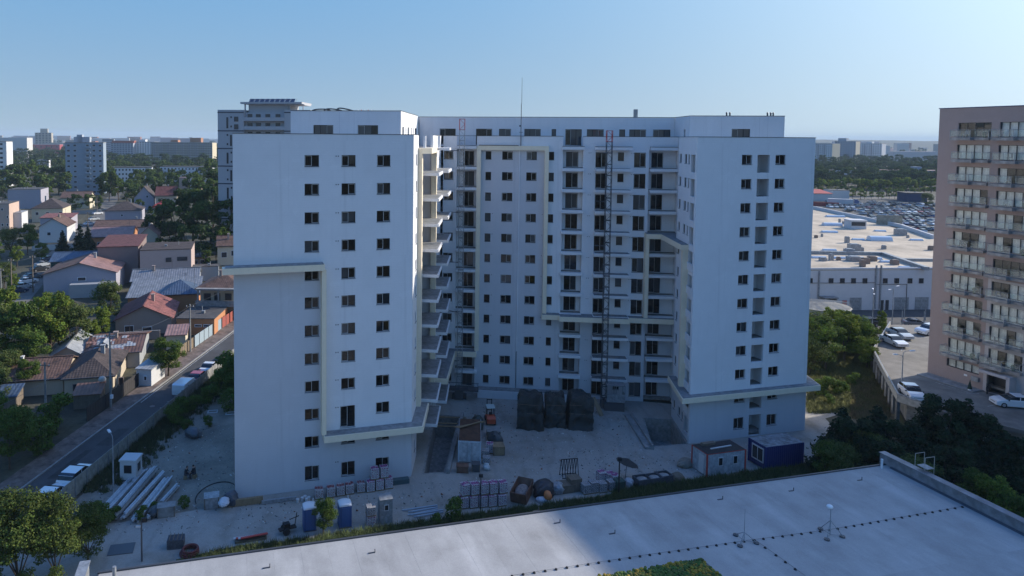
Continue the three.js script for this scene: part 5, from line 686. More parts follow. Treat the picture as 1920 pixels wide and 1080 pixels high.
// ---------------------------------------------------------------- far blocks of flats
function slab(name, label, x0, x1, y, top, d, wall, rows, cols, o = {}) {
  const turn = o.turn ?? (x0 < 200 ? 0.44 : 0.05), [sa, ta] = G(x0, y), w = spanTo(x0, y, x1, turn), p = ground(x0, y), pt = project(p), h = (() => { let lo = 0, hi = 120; for (let i = 0; i < 40; i++) { const m = (lo + hi) / 2; project(p.clone().setY(m))[1] > top ? lo = m : hi = m; } return lo; })();
  const H = thing(name, label, 'building', sa, ta, turn, o.group); mesh('wall', bx(w, h, d, w / 2, 0, -d / 2), wall, H); mesh('roof', bx(w + 0.4, 0.5, d + 0.4, w / 2, h, -d / 2), o.roof || M.screed, H);
  if (o.topBox) mesh('roof_room', o.topBox.map(([a, b, hh]) => bx((b - a) * w, hh, d * 0.5, (a + b) / 2 * w, h + 0.5, -d / 2)), o.boxM || wall, H);
  if (o.end) mesh('end_wall', bx(0.3, h - 0.2, d - 0.2, w + 0.16, 0, -d / 2), o.end, H);
  const fh = h / rows, cw = w / cols, wins = [], pr = mulberry(x0 + 7);
  for (let r = 0; r < rows; r++) for (let c = 0; c < cols; c++) { const kk = pr(); if (o.gap && o.gap.includes(c)) continue; const ww = cw * (o.ww || 0.55), hh = fh * 0.42, x = (c + 0.5) * cw, yy = r * fh + fh * 0.32; if (o.single) { const f = mesh('window', ring(ww, hh, 0.12, 0.16, 0.06), WL.white, H); f.position.set(x, yy, 0); mesh('pane', new THREE.PlaneGeometry(ww - 0.2, hh - 0.2).translate(0, hh / 2, 0.06), farGlass, f); } else wins.push(bx(ww, hh, 0.2, x, yy, 0.02)); }
  if (wins.length) { const m = mesh('window_grid', wins, farGlass, H); m.userData.kind = 'stuff'; }
  if (o.balc && o.balc.length) { const bl = []; for (let r = 1; r < rows; r++) for (const c of o.balc) bl.push(bx(cw * 0.95, fh * 0.36, 1.2, (c + 0.5) * cw, r * fh - fh * 0.02, 0.65)); const m = mesh('balcony_grid', bl, o.balcM || WL.lilac, H); m.userData.kind = 'stuff'; }
  if (o.lines) { mesh('floor_bands', [...Array(rows - 1)].map((_, i) => bx(w + 0.06, 0.25, 0.1, w / 2, (i + 1) * fh - 0.1, 0.03)), o.lines, H); }
  return H;
}
const BW = { beige: paint('fb', 0.42, 0.38, 0.32), cream: paint('fcr', 0.60, 0.52, 0.38), grey: paint('fg', 0.34, 0.37, 0.42), pale: paint('fp', 0.70, 0.69, 0.68), white: paint('fw', 0.70, 0.70, 0.72), red: paint('fr', 0.34, 0.06, 0.07), blueGrey: paint('fbg', 0.27, 0.33, 0.40) };
slab('high_rise', 'grey-blue ten-storey panel block standing among gardens', 124, 195, 366, 268, 16, BW.blueGrey, 10, 6, { single: 1, ww: 0.5, topBox: [[0.2, 0.62, 3.2], [0.28, 0.42, 4.6]], boxM: BW.grey, balc: [3], balcM: BW.blueGrey, lines: BW.grey, gap: [2] });
slab('high_rise', 'white high-rise with sunlit balcony side at the street end', -60, 13, 352, 266, 18, BW.pale, 10, 4, { ww: 0.3, end: BW.white, balc: [] });

slab('apartment_slab', 'long beige apartment slab with many windows and cream end wall', 284, 398, 306, 267, 16, BW.beige, 9, 26, { end: BW.cream, topBox: [[0.3, 0.42, 3], [0.62, 0.8, 6]], boxM: paint('ft', 0.40, 0.2, 0.12), balc: [1, 4, 7, 10, 13, 16, 19, 22] });
slab('apartment_slab', 'pale apartment slab partly hidden behind the long beige one', 252, 290, 300, 266, 14, BW.pale, 9, 8, { topBox: [[0.2, 0.5, 3]] });
slab('apartment_slab', 'grey apartment slab with red roof band', 208, 250, 300, 268, 14, BW.grey, 9, 8, { roof: BW.red, topBox: [[0, 1, 3]], boxM: paint('frt', 0.36, 0.12, 0.08) });
slab('apartment_slab', 'hazy grey apartment slab left of the red-topped one', 192, 214, 296, 261, 14, BW.grey, 9, 6, {});
slab('low_white_block', 'long low white block of flats behind the trees', 195, 285, 347, 315, 12, BW.white, 4, 14, { ww: 0.45, roof: RF.tar });
slab('low_white_block', 'second low white block running on toward the tower', 300, 392, 340, 313, 12, BW.white, 4, 14, { ww: 0.4, roof: RF.tar });
slab('concrete_tower', 'unfinished concrete tower on the left horizon', 66, 97, 281, 249, 22, BW.beige, 10, 5, { ww: 0.6, topBox: [[0.3, 0.75, 10]], balc: [0, 2, 4], balcM: BW.beige });
slab('red_mall', 'long dark red retail building on the left horizon', 52, 112, 288, 271, 40, BW.red, 2, 6, { ww: 0.2 });
slab('grey_depot', 'pale low depot beside the dark red retail building', 34, 54, 289, 274, 30, BW.pale, 2, 4, {});
slab('pale_school', 'pale low building between trees under the left horizon', 70, 92, 316, 300, 14, BW.white, 3, 6, {});
slab('apartment_slab', 'slab block with bright cream end wall right of the new building', 1512, 1559, 307, 269, 20, BW.pale, 10, 12, { ww: 0.4, end: BW.cream, balc: [2, 5, 8], turn: -0.95 });
slab('apartment_slab', 'taller grey slab block on the right skyline with roof room', 1564, 1603, 303, 265, 16, BW.grey, 10, 8, { ww: 0.4, topBox: [[0.1, 0.5, 5]], end: BW.cream, turn: -0.85 });
slab('apartment_slab', 'pale slab block farther right on the skyline', 1602, 1652, 302, 269, 16, BW.pale, 10, 12, { ww: 0.4, end: BW.white, balc: [1, 4, 7], topBox: [[0.4, 0.6, 3]], turn: -0.85 });
slab('school_building', 'grey and white low school building in the trees', 1534, 1566, 341, 320, 14, BW.grey, 3, 4, { ww: 0.2, end: BW.white, roof: RF.tar, turn: 0.15 });
slab('school_building', 'white low school wing with rows of windows in the trees', 1567, 1597, 338, 319, 14, BW.white, 3, 9, { ww: 0.55, roof: RF.tar, turn: -0.2 });
slab('low_blue_block', 'long low blue-white block behind the avenue trees', 1654, 1775, 342, 320, 14, BW.blueGrey, 3, 18, { ww: 0.4, roof: RF.pink, topBox: [[0.55, 0.65, 3]] });
slab('white_villa', 'white villa roof showing through the far trees on the right', 1700, 1730, 306, 295, 14, BW.white, 2, 5, { roof: RF.pink });
// the city running out to the horizon
{ const n = 1300, g = new THREE.BoxGeometry(1, 1, 1).translate(0, 0.5, 0), I = new THREE.InstancedMesh(g, mat('farCity', [1, 1, 1], { rough: 0.9 }), n), q = new THREE.Object3D(), r = mulberry(77); I.name = 'far_city'; tag(I, 'countless small pale houses and blocks out to the hazy horizon', 'city', null, 'stuff');
  for (let i = 0; i < n; i++) { const a = -0.72 + r() * 1.7, d = 1000 + 4600 * Math.pow(r(), 0.8), big = r() < 0.16; q.position.set(Math.sin(a) * d, 0, -Math.cos(a) * d); q.rotation.set(0, -TH + (r() < 0.5 ? 0 : 0.4), 0); q.scale.set(big ? 25 + 60 * r() : 8 + 14 * r(), big ? 14 + 20 * r() : 5 + 7 * r(), big ? 14 : 10); q.updateMatrix(); I.setMatrixAt(i, q.matrix); const k = r(); I.setColorAt(i, k < 0.55 ? lin(0.55 + 0.15 * r(), 0.53, 0.5) : k < 0.8 ? lin(0.32, 0.3, 0.28) : lin(0.30, 0.13, 0.10)); } scene.add(I); I.castShadow = I.receiveShadow = true; }
// ---------------------------------------------------------------- vehicles
const tyre = mat('tyre', [0.02, 0.02, 0.02], { rough: 0.9 }), rim = mat('rim', [0.4, 0.4, 0.42], { rough: 0.35, metal: 0.6 }), carGlass = mat('carGlass', [0.02, 0.025, 0.03], { rough: 0.06 }), lampM = mat('lampM', [0.6, 0.6, 0.6], { rough: 0.2 }), tailM = mat('tailM', [0.35, 0.02, 0.02], { rough: 0.3 }), trimM = mat('trimM', [0.03, 0.03, 0.032], { rough: 0.7 });
const carPaint = { white: [0.72, 0.72, 0.73], silver: [0.42, 0.44, 0.46], black: [0.025, 0.027, 0.03], blue: [0.05, 0.10, 0.25], red: [0.36, 0.03, 0.04], grey: [0.16, 0.17, 0.18], navy: [0.03, 0.045, 0.09], green: [0.04, 0.10, 0.07] };
const paintOf = c => mat('car_' + c, carPaint[c], { phys: true, rough: 0.35, clearcoat: 1, clearcoatRoughness: 0.06, metal: 0.1 });
// car: body from a side profile, nose toward +x; origin on the ground at the middle
function profile(pts, w, bev) { const sh = new THREE.Shape(pts.map(p => new THREE.Vector2(...p))); return new THREE.ExtrudeGeometry(sh, { depth: w - 2 * bev, bevelEnabled: true, bevelThickness: bev, bevelSize: bev, bevelSegments: 3, curveSegments: 6 }).translate(0, 0, -w / 2 + bev); }
const carShapes = {
  hatch: { body: [[-2.0, 0.42], [-2.05, 0.75], [-1.95, 0.95], [-1.2, 1.0], [0.75, 0.98], [1.55, 0.86], [1.98, 0.68], [2.0, 0.36], [1.7, 0.28], [-1.8, 0.28]], cab: [[-1.92, 0.95], [-1.62, 1.36], [-1.2, 1.46], [-0.1, 1.46], [0.35, 1.34], [1.0, 0.95]], w: 1.76, wb: 1.25 },
  suv: { body: [[-2.15, 0.45], [-2.2, 0.85], [-2.1, 1.08], [-1.2, 1.1], [0.9, 1.08], [1.75, 0.98], [2.15, 0.8], [2.2, 0.42], [1.9, 0.32], [-1.95, 0.32]], cab: [[-2.08, 1.05], [-1.8, 1.52], [-1.4, 1.62], [0.0, 1.62], [0.45, 1.5], [1.15, 1.05]], w: 1.84, wb: 1.35 },
  sedan: { body: [[-2.25, 0.42], [-2.28, 0.78], [-2.15, 0.95], [-1.3, 1.0], [0.8, 0.97], [1.75, 0.85], [2.2, 0.68], [2.22, 0.36], [1.9, 0.28], [-2.0, 0.28]], cab: [[-1.75, 0.95], [-1.15, 1.36], [-0.8, 1.43], [-0.05, 1.43], [0.4, 1.32], [1.1, 0.95]], w: 1.78, wb: 1.35 },
  van: { body: [[-2.4, 0.45], [-2.45, 1.0], [-2.4, 1.72], [-2.2, 1.84], [0.2, 1.84], [0.75, 1.72], [1.35, 1.15], [2.1, 0.98], [2.3, 0.75], [2.32, 0.42], [2.0, 0.32], [-2.1, 0.32]], cab: [[0.15, 1.1], [0.15, 1.66], [0.62, 1.66], [1.2, 1.1]], w: 1.85, wb: 1.45 },
};
function carParts(o, shape, color) {
  const S = carShapes[shape], w = S.w;
  mesh('body', cached('cb' + shape, () => profile(S.body, w, 0.07)), paintOf(color), o);
  mesh('windows', cached('cg' + shape, () => shape === 'van' ? [profile(S.cab, w - 0.02, 0.02)] : [profile(S.cab, w - 0.16, 0.05)]), carGlass, o);
  const roofPts = S.cab.slice(1, -1); if (shape !== 'van') { mesh('roof', cached('cr' + shape, () => { const p = S.cab, y = Math.max(...p.map(a => a[1])); const top = p.filter(a => a[1] > y - 0.2); return [profile([[top[0][0] - 0.02, y - 0.09], [top[1][0], y + 0.015], [top[2][0], y + 0.015], [top[top.length - 1][0] + 0.02, y - 0.1]], w - 0.18, 0.04), ...[-1, 1].map(s => bx(0.09, y - 0.95, 0.05, (p[0][0] + p[p.length - 1][0]) / 2, 0.93, s * (w / 2 - 0.09)))]; }), paintOf(color), o); }
  for (const x of [-S.wb, S.wb]) for (const z of [-1, 1]) { const t = mesh('wheel', cached('wheel', () => cyl(0.32, 0.32, 0.2, 0, -0.1, 0, 18).rotateX(Math.PI / 2)), tyre, o); t.position.set(x, 0.32, z * (w / 2 - 0.09)); mesh('rim', cached('rim', () => cyl(0.2, 0.2, 0.215, 0, -0.1075, 0, 12).rotateX(Math.PI / 2)), rim, t); }
  const bl = S.body, nose = Math.max(...bl.map(a => a[0])), tail = Math.min(...bl.map(a => a[0]));
  for (const z of [-1, 1]) { const h = mesh('headlight', cached('hl', () => bx(0.22, 0.14, 0.34, 0, 0, 0)), lampM, o); h.position.set(nose - 0.1, 0.62, z * (w / 2 - 0.22)); const k = mesh('tail_light', cached('tl', () => bx(0.12, 0.2, 0.3, 0, 0, 0)), tailM, o); k.position.set(tail + 0.03, 0.78, z * (w / 2 - 0.2)); const m = mesh('wing_mirror', cached('wm', () => bx(0.12, 0.12, 0.18, 0, 0, 0)), trimM, o); m.position.set(0.78, 0.96, z * (w / 2 + 0.06)); }
  mesh('grille', cached('gr', () => bx(0.06, 0.16, 1.0, 0, 0, 0)), trimM, o).position.set(nose + 0.03, 0.42, 0); mesh('number_plate', cached('np', () => bx(0.03, 0.11, 0.5, 0, 0, 0)), WL.white, o).position.set(tail - 0.06, 0.55, 0);
}
function car(shape, color, px, py, head, label, group, h = 0, fixS) { const [s1, t] = G(px, py, h), s = fixS ?? s1, o = thing('parked_car', label, 'car', s, t, head, group, h + 0.01); carParts(o, shape, color); return o; }
const BACK = Math.PI / 2; // nose pointing away along the road
car('suv', 'white', 172, 905, BACK, 'white estate car parked against the metal site fence', null, 0, -34.7);
car('hatch', 'white', 133, 942, BACK, 'white hatchback half hidden by the corner tree', null, 0, -34.8);
car('van', 'white', 366, 735, BACK, 'small white van parked beside the concrete fence', null, 0, -34.7);
car('hatch', 'red', 402, 715, BACK, 'dark red hatchback parked ahead of the white van', null, 0, -34.8);
car('sedan', 'white', 422, 697, BACK, 'white saloon parked ahead of the dark red hatchback', null, 0, -34.8);
car('sedan', 'navy', 32, 549, BACK - 0.55, 'dark blue saloon in the side street', 'cars in the side street');
for (const [c, x, y] of [['silver', 44, 541], ['white', 52, 531], ['grey', 62, 522], ['black', 74, 508], ['silver', 82, 499], ['navy', 92, 489], ['white', 168, 422], ['silver', 176, 413], ['white', 183, 402], ['grey', 190, 396]]) car('sedan', c, x, y, BACK - 0.5, ({ silver: 'silver', white: 'white', grey: 'dark grey', black: 'black', navy: 'dark blue' })[c] + ' saloon car parked along the narrow side street', 'cars in the side street');
car('hatch', 'white', 1709, 744, -BACK - 0.15, 'white hatchback in the shade at the corner of the parking deck', null, 3);
car('sedan', 'white', 1676, 646, -BACK + 0.1, 'white saloon in sun by the deck railing, nearest the hatchback', null, 3);
car('sedan', 'silver', 1687, 632, -BACK + 0.1, 'silver saloon behind the white saloon on the deck', null, 3);
car('hatch', 'white', 1897, 762, Math.PI * 0.96, 'white hatchback turned sideways in front of the deck entrance', null, 3);
car('suv', 'white', 1741, 626, -2.7, 'white car just beside the brown block', null, 3);
car('suv', 'black', 1625, 611, -2.9, 'black people carrier driving on the retail forecourt', null);
car('sedan', 'grey', 1718, 612, -0.2, 'dark car under the curved white canopy', null, 0.1);
{ // scooter, bollard, street lamp on the deck
  const [s, t] = G(1853, 737, 3), o = thing('scooter', 'dark motor scooter standing by the deck entrance', 'scooter', s, t, 0.8, null, 3); for (const x of [-0.6, 0.6]) mesh('wheel', new THREE.TorusGeometry(0.22, 0.07, 6, 14).translate(x, 0.28, 0), tyre, o); mesh('body', [bx(0.9, 0.16, 0.3, 0, 0.3, 0), bx(0.6, 0.35, 0.28, -0.35, 0.45, 0), bx(0.14, 0.75, 0.3, 0.45, 0.35, 0, 0, 0, 0.25)], trimM, o); mesh('seat', bx(0.65, 0.1, 0.26, -0.32, 0.8, 0), M.black, o); mesh('handlebar', [bar(V3(0.42, 0.6, 0), V3(0.32, 1.1, 0), 0.03), bar(V3(0.32, 1.08, -0.32), V3(0.32, 1.08, 0.32), 0.025)], M.steel, o);
  const [s2, t2] = G(1818, 733, 3), b = thing('potted_cypress', 'small dark cypress in a pot against the brown block', 'plant', s2, t2, 0, null, 3); mesh('pot', cyl(0.18, 0.24, 0.35, 0, 0, 0, 10), M.white, b); mesh('foliage', new THREE.ConeGeometry(0.28, 1.3, 9, 5).translate(0, 0.95, 0), mat('cyp', [0.02, 0.035, 0.02], {}), b);
  const lamp = (label, px, py, h, yb, turn, head) => { const [a, c] = G(px, py, yb), q = thing('street_lamp', label, 'street lamp', a, c, turn, null, yb); mesh('post', cyl(0.09, 0.05, h, 0, 0, 0, 8), M.galv, q); mesh('arm', tube([V3(0, h - 0.1, 0), V3(0.15, h + 0.25, 0), V3(0.9, h + 0.42, 0)], 0.035, 5), M.galv, q); mesh('lamp_head', bx(0.65, 0.1, 0.24, 1.1, h + 0.38, 0, 0, 0, 0.1), M.white, q); if (head) { mesh('arm', tube([V3(0, h - 0.6, 0), V3(-0.15, h - 0.3, 0), V3(-0.8, h - 0.15, 0)], 0.035, 5), M.galv, q); mesh('lamp_head', bx(0.55, 0.1, 0.24, -0.95, h - 0.2, 0), M.white, q); } return q; };
  lamp('grey street lamp with two heads at the deck edge', 1690, 735, 5.2, 3, 0, 1);
  lamp('tall lamp post on the retail forecourt', 1634, 640, 9, 0, 1.2, 1); lamp('tall lamp post beside the curved canopy', 1672, 618, 8, 0, 0.4, 1);
  lamp('thin street lamp with white head beside the site fence', 213, 932, 6.0, 0, 2.4, 0);
}
{ // curved canopy by the deck entrance
  const [s, t] = G(1735, 622), o = thing('curved_canopy', 'long curved white canopy at the parking deck entrance', 'canopy', s + 6, t + 4, 0.05, null, 0.5); const g = new THREE.CylinderGeometry(4.2, 4.2, 22, 20, 1, true, -0.85, 1.7).rotateZ(Math.PI / 2).translate(0, 0, 0); g.rotateX(-Math.PI / 2 + Math.PI / 2); mesh('shell', new THREE.CylinderGeometry(4.2, 4.2, 22, 20, 1, true, -0.8, 1.6).rotateX(Math.PI / 2).rotateY(Math.PI / 2).rotateX(-Math.PI / 2 * 0).translate(0, 0.2, 0), mat('shell', [0.62, 0.64, 0.62], { rough: 0.5, side: THREE.DoubleSide, map: blotchTex, m: 4 }), o);
  for (let i = 0; i < 6; i++) for (const z of [-2.9, 2.9]) mesh('post', bx(0.12, 3.2, 0.12, -10 + i * 4, 0, z), M.galv, o); }
{ // retail car park
  const poly = [[1558, 374], [1596, 377], [1640, 381], [1752, 384], [1752, 440], [1705, 432], [1650, 416], [1608, 402], [1540, 386]], inside = (x, y) => { let c = false; for (let i = 0, j = poly.length - 1; i < poly.length; j = i++) { const [a, b] = poly[i], [d, e] = poly[j]; if ((b > y) !== (e > y) && x < (d - a) * (y - b) / (e - b) + a) c = !c; } return c; };
  const r = mulberry(12), cols = ['white', 'silver', 'grey', 'black', 'blue', 'navy', 'silver', 'red', 'grey', 'blue', 'white'], nice = { white: 'white', silver: 'silver', grey: 'dark grey', black: 'black', blue: 'blue', navy: 'dark blue', red: 'red' }; let n = 0;
  for (let t = 190; t < 360; t += 6.6) for (let s = 90; s < 330; s += 2.75) { const p = project(W(s, t)); if (!inside(p[0], p[1]) || r() < 0.18 || n > 285) continue; if ((Math.round(t / 6.6) % 3) === 0 && r() < 0.85) continue; n++; const c = cols[r() * cols.length | 0], o = thing('parked_car', nice[c] + ' car in the crowded car park behind the retail hall', 'car', s, t, BACK + (r() < 0.5 ? Math.PI : 0) + (r() - 0.5) * 0.06, 'cars in the retail car park', 0.01); const sh = ['hatch', 'sedan', 'suv'][r() * 3 | 0]; mesh('body', cached('cb' + sh, () => profile(carShapes[sh].body, carShapes[sh].w, 0.07)), paintOf(c), o); mesh('windows', cached('cg' + sh, () => [profile(carShapes[sh].cab, carShapes[sh].w - 0.16, 0.05)]), carGlass, o); mesh('roof', cached('crr' + sh, () => { const y = Math.max(...carShapes[sh].cab.map(a => a[1])); return [bx(1.2, 0.04, carShapes[sh].w - 0.24, -0.65, y + 0.02, 0)]; }), paintOf(c), o); }
  const frame = (px, py, w) => { const [s, t] = G(px, py), o = thing('trolley_shelter', 'grey open trolley shelter frame standing in the car park', 'shelter', s, t, 0, 'trolley shelters'); mesh('frame', [...[0, 1, 2, 3].flatMap(i => [bx(0.12, 2.6, 0.12, i * w / 3 - w / 2, 0, 0), bx(0.12, 2.6, 0.12, i * w / 3 - w / 2, 0, -3)]), bx(w, 0.15, 0.15, 0, 2.6, 0), bx(w, 0.15, 0.15, 0, 2.6, -3)], M.galv, o); };
  for (const [x, y] of [[1612, 392], [1632, 396], [1652, 400], [1672, 403], [1625, 386], [1648, 390]]) frame(x, y, 9);
  const [ts, tt] = G(1575, 386), tk = thing('articulated_lorry', 'white lorry with long trailer beside the car park wall', 'lorry', ts, tt, -0.25); mesh('trailer', bx(12, 2.8, 2.5, 0, 1.1, 0), WL.white, tk); mesh('cab', [bx(2.2, 2.6, 2.4, 7.6, 0.7, 0), bx(1.4, 0.7, 2.3, 7.4, 3.3, 0)], paintOf('blue'), tk); for (const x of [-4.5, -3.2, 4.5, 7.6]) for (const z of [-1.1, 1.1]) mesh('wheel', cyl(0.5, 0.5, 0.3, 0, -0.15, 0, 12).rotateX(Math.PI / 2).translate(x, 0.5, z), tyre, tk);
  const rb = thing('red_barrier', 'long red barrier wall edging the retail roof ramp', 'wall', ...G(1545, 386.5), -0.22); mesh('panel', bx(22, 2.2, 0.3, -4, 0, 0), mat('redWall', [0.32, 0.05, 0.045], {}), rb);
}
// ---------------------------------------------------------------- fences, poles and wires along the road
{ const f1 = thing('metal_fence', 'pale sheet metal fence between the road and the site yard', 'fence', -33.0, -11, 0); const pm = mat('fencePanel', [0.42, 0.42, 0.38], { map: blotchTex, m: 2.3, bump: ribTex, bm: 0.25, bs: 0.02, rough: 0.6 });
  for (let i = 0; i < 10; i++) { mesh('fence_panel', bx(0.04, 1.9, 1.96, 0, 0.08, -i * 2 - 1), pm, f1); mesh('fence_post', bx(0.08, 2.05, 0.08, 0.06, 0, -i * 2), M.galv, f1); }
  const f2 = thing('concrete_fence', 'old mossy concrete panel fence between the road and the overgrown yard', 'fence', -33.1, 9.1, 0); for (let i = 0; i < 14; i++) { for (let k = 0; k < 3; k++) mesh('fence_panel', bx(0.06, 0.62, 1.94, (k % 2) * 0.01, k * 0.63, -i * 2 - 1), M.concrete, f2); mesh('fence_post', bx(0.14, 2.0, 0.14, 0, 0, -i * 2), M.concrete, f2); }
  const wf = thing('wooden_fence', 'weathered vertical board fence along the far pavement', 'fence', -42.3, 27, 0); for (let i = 0; i < 54; i++) mesh('board', cached('board' + i % 3, () => bx(0.03, 1.75 + (i % 3) * 0.06, 0.21, 0, 0, 0)), i % 4 ? M.oldWood : M.wood, wf).position.set((i % 2) * 0.012, 0.1, -i * 0.22);
  const bf = thing('blue_grey_fence', 'light blue-grey metal panel fence along the far pavement', 'fence', -42.2, 39, 0); const bfm = mat('bluePanel', [0.30, 0.37, 0.42], { map: grainTex, m: 2, rough: 0.6 }); for (let i = 0; i < 6; i++) { mesh('fence_panel', bx(0.05, 2.0, 1.8, 0, 0.1, -i * 1.95 - 1), bfm, bf); mesh('fence_post', bx(0.1, 2.15, 0.1, 0.02, 0.1, -i * 1.95), M.steel, bf); }
  const rf = thing('red_fence', 'dark red panel fence continuing along the far pavement', 'fence', -42.2, 51, 0); for (let i = 0; i < 6; i++) { mesh('fence_panel', bx(0.05, 2.0, 1.8, 0, 0.1, -i * 1.95 - 1), mat('redPanel', [0.32, 0.08, 0.06], { map: grainTex, m: 2 }), rf); mesh('fence_post', bx(0.1, 2.15, 0.1, 0.02, 0.1, -i * 1.95), M.steel, rf); }
  const df = thing('dark_board_fence', 'dark board fence in front of the corner house', 'fence', -42.4, 8, 0); for (let i = 0; i < 46; i++) mesh('board', cached('dboard', () => bx(0.03, 1.9, 0.27, 0, 0, 0)), mat('darkBoard', [0.055, 0.05, 0.05], { map: streakTex, m: 1 }), df).position.set((i % 2) * 0.012, 0.1, -i * 0.28);
  const poles = {}; const pole = (key, label, s, t, h, m = M.concrete) => { const o = thing('utility_pole', label, 'utility pole', s, t, 0, null); mesh('post', cyl(0.16, 0.1, h, 0, 0, 0, 8), m, o); mesh('cross_arm', bx(1.5, 0.1, 0.1, 0, h - 0.5, 0), M.oldWood, o); for (const x of [-0.6, 0, 0.6]) mesh('insulator', cyl(0.05, 0.04, 0.16, x, h - 0.4, 0, 6), M.white, o); poles[key] = W(s, t, h - 0.3); return o; };
  const at = (px, py) => G(px, py);
  pole('p1', 'concrete utility pole beside the blue-grey fence', -41.9, at(372, 661)[1], 8.2); const p2 = pole('p2', 'concrete utility pole with meter box at the dark board fence', -41.9, at(213, 766)[1], 10.2); mesh('meter_box', bx(0.35, 0.5, 0.25, 0.2, 1.4, 0.1), M.white, p2);
  pole('p3', 'concrete utility pole in front of the long dark-roofed house', ...at(86, 770), 6.5); pole('p4', 'wooden utility pole by the road behind the gallery house', -41.9, 92, 8.2, M.oldWood);
  pole('s1', 'wooden utility pole beside the grey gabled house', ...at(62, 548), 8.6, M.oldWood); pole('s2', 'wooden utility pole at the near end of the side street', ...at(22, 560), 9, M.oldWood); pole('s3', 'wooden utility pole at the peach block', ...at(165, 438), 8, M.oldWood); pole('s4', 'thin wooden utility pole farther along the side street', ...at(182, 402), 8.5, M.oldWood); pole('s5', 'concrete utility pole at the left end of the side street', ...at(3, 590), 9.5); pole('p0', 'concrete utility pole among the verge bushes', -42, -12, 9);
  const wire = (a, b, sag, r = 0.018) => { const A = poles[a], B = poles[b], P = []; for (let i = 0; i <= 10; i++) { const k = i / 10, q = A.clone().lerp(B, k); q.y -= sag * 4 * k * (1 - k); P.push(q); } return tube(P, r, 4, 12); };
  const w = mesh('overhead_wire', [wire('p0', 'p2', 0.9), wire('p2', 'p1', 0.9), wire('p1', 'p4', 0.9), wire('p2', 'p3', 0.5)], M.steel); tag(w, 'overhead wires strung between the poles along the main road', 'wire'); const w2 = mesh('overhead_wire', [wire('s5', 's2', 0.3), wire('s2', 's1', 0.4), wire('s1', 's3', 0.9), wire('s3', 's4', 0.4)], M.steel); tag(w2, 'overhead wires strung between the poles along the side street', 'wire');
  const [ds, dt] = at(193, 744), dish = thing('satellite_dish', 'white satellite dish on the eave of the corner house', 'satellite dish', ds, dt, 0.5, null, 2.4); mesh('reflector', new THREE.SphereGeometry(0.75, 16, 8, 0, Math.PI * 2, 0, 0.75).rotateX(1.9).translate(0, 0.6, 0.45), mat('dish', [0.6, 0.6, 0.6], { side: THREE.DoubleSide, rough: 0.5 }), dish); mesh('bracket', bar(V3(0, -0.4, 0), V3(0, 0.6, 0), 0.04), M.galv, dish);
}
// ---------------------------------------------------------------- building site: cabins, pallets, machines, people
const FT = Math.atan2(0.381, 0.925);
const site = (name, label, cat, px, py, turn = FT, group, y = 0) => { const [s, t] = G(px, py, y); return thing(name, label, cat, s, t, turn, group, y); };
const bl = lattice(401, 8), b2 = lattice(402, 16);
const bagTex = (c) => tex(128, (u, v) => { const row = Math.floor(v * 8), g = v * 8 - row, e = Math.min(g, 1 - g); if (e < 0.13) return [0.30, 0.29, 0.31]; const uu = (u * 3 + (row % 2) * 0.5) % 1; if (Math.min(uu, 1 - uu) < 0.04) return [0.35, 0.34, 0.35]; const p = b2(u * 1.3 + row * 0.37, row * 0.21) > 0.72; return p ? c : [0.84, 0.83, 0.83]; });
const bagPink = mat('bagPink', [0.9, 0.9, 0.9], { map: bagTex([0.62, 0.16, 0.42]), m: 1, rough: 0.6 }), bagRed = mat('bagRed', [0.8, 0.8, 0.8], { map: bagTex([0.66, 0.22, 0.24]), m: 1, rough: 0.6 }), bagGrey = mat('bagGrey', [0.62, 0.62, 0.62], { map: bagTex([0.4, 0.42, 0.44]), m: 1, rough: 0.8 });
const topPink = mat('topPink', [0.50, 0.10, 0.33], { map: roughTex, m: 0.6, rough: 0.5 }), topRed = mat('topRed', [0.42, 0.10, 0.11], { map: roughTex, m: 0.6, rough: 0.5 }), wrap = mat('wrap', [0.7, 0.7, 0.72], { map: blotchTex, m: 0.8, rough: 0.35 });
const palletGeo = () => [...[-0.42, 0, 0.42].map(z => bx(1.0, 0.09, 0.1, 0, 0, z)), ...[-0.45, -0.22, 0, 0.22, 0.45].map(x => bx(0.14, 0.03, 1.0, x, 0.09, 0))];
function loadGeo(seed, layers, lh, w = 0.98) { const r = mulberry(seed), a = []; for (let k = 0; k < layers; k++) { const odd = k % 2; for (let i = 0; i < 3; i++) for (let j = 0; j < 2; j++) { const bw = w / 3 - 0.015, bd = w / 2 - 0.015, x = (i - 1) * w / 3, z = (j - 0.5) * w / 2; const g = new THREE.BoxGeometry(bw, lh - 0.012, bd, 2, 1, 2), p = g.attributes.position; for (let q = 0; q < p.count; q++) if (Math.abs(p.getX(q)) < 0.01 || Math.abs(p.getZ(q)) < 0.01) p.setY(q, p.getY(q) * 1.12); g.computeVertexNormals(); if (odd) g.rotateY(0); a.push(g.translate(x + (r() - 0.5) * 0.03, 0.12 + k * lh + lh / 2, z + (r() - 0.5) * 0.03)); } } return a; }
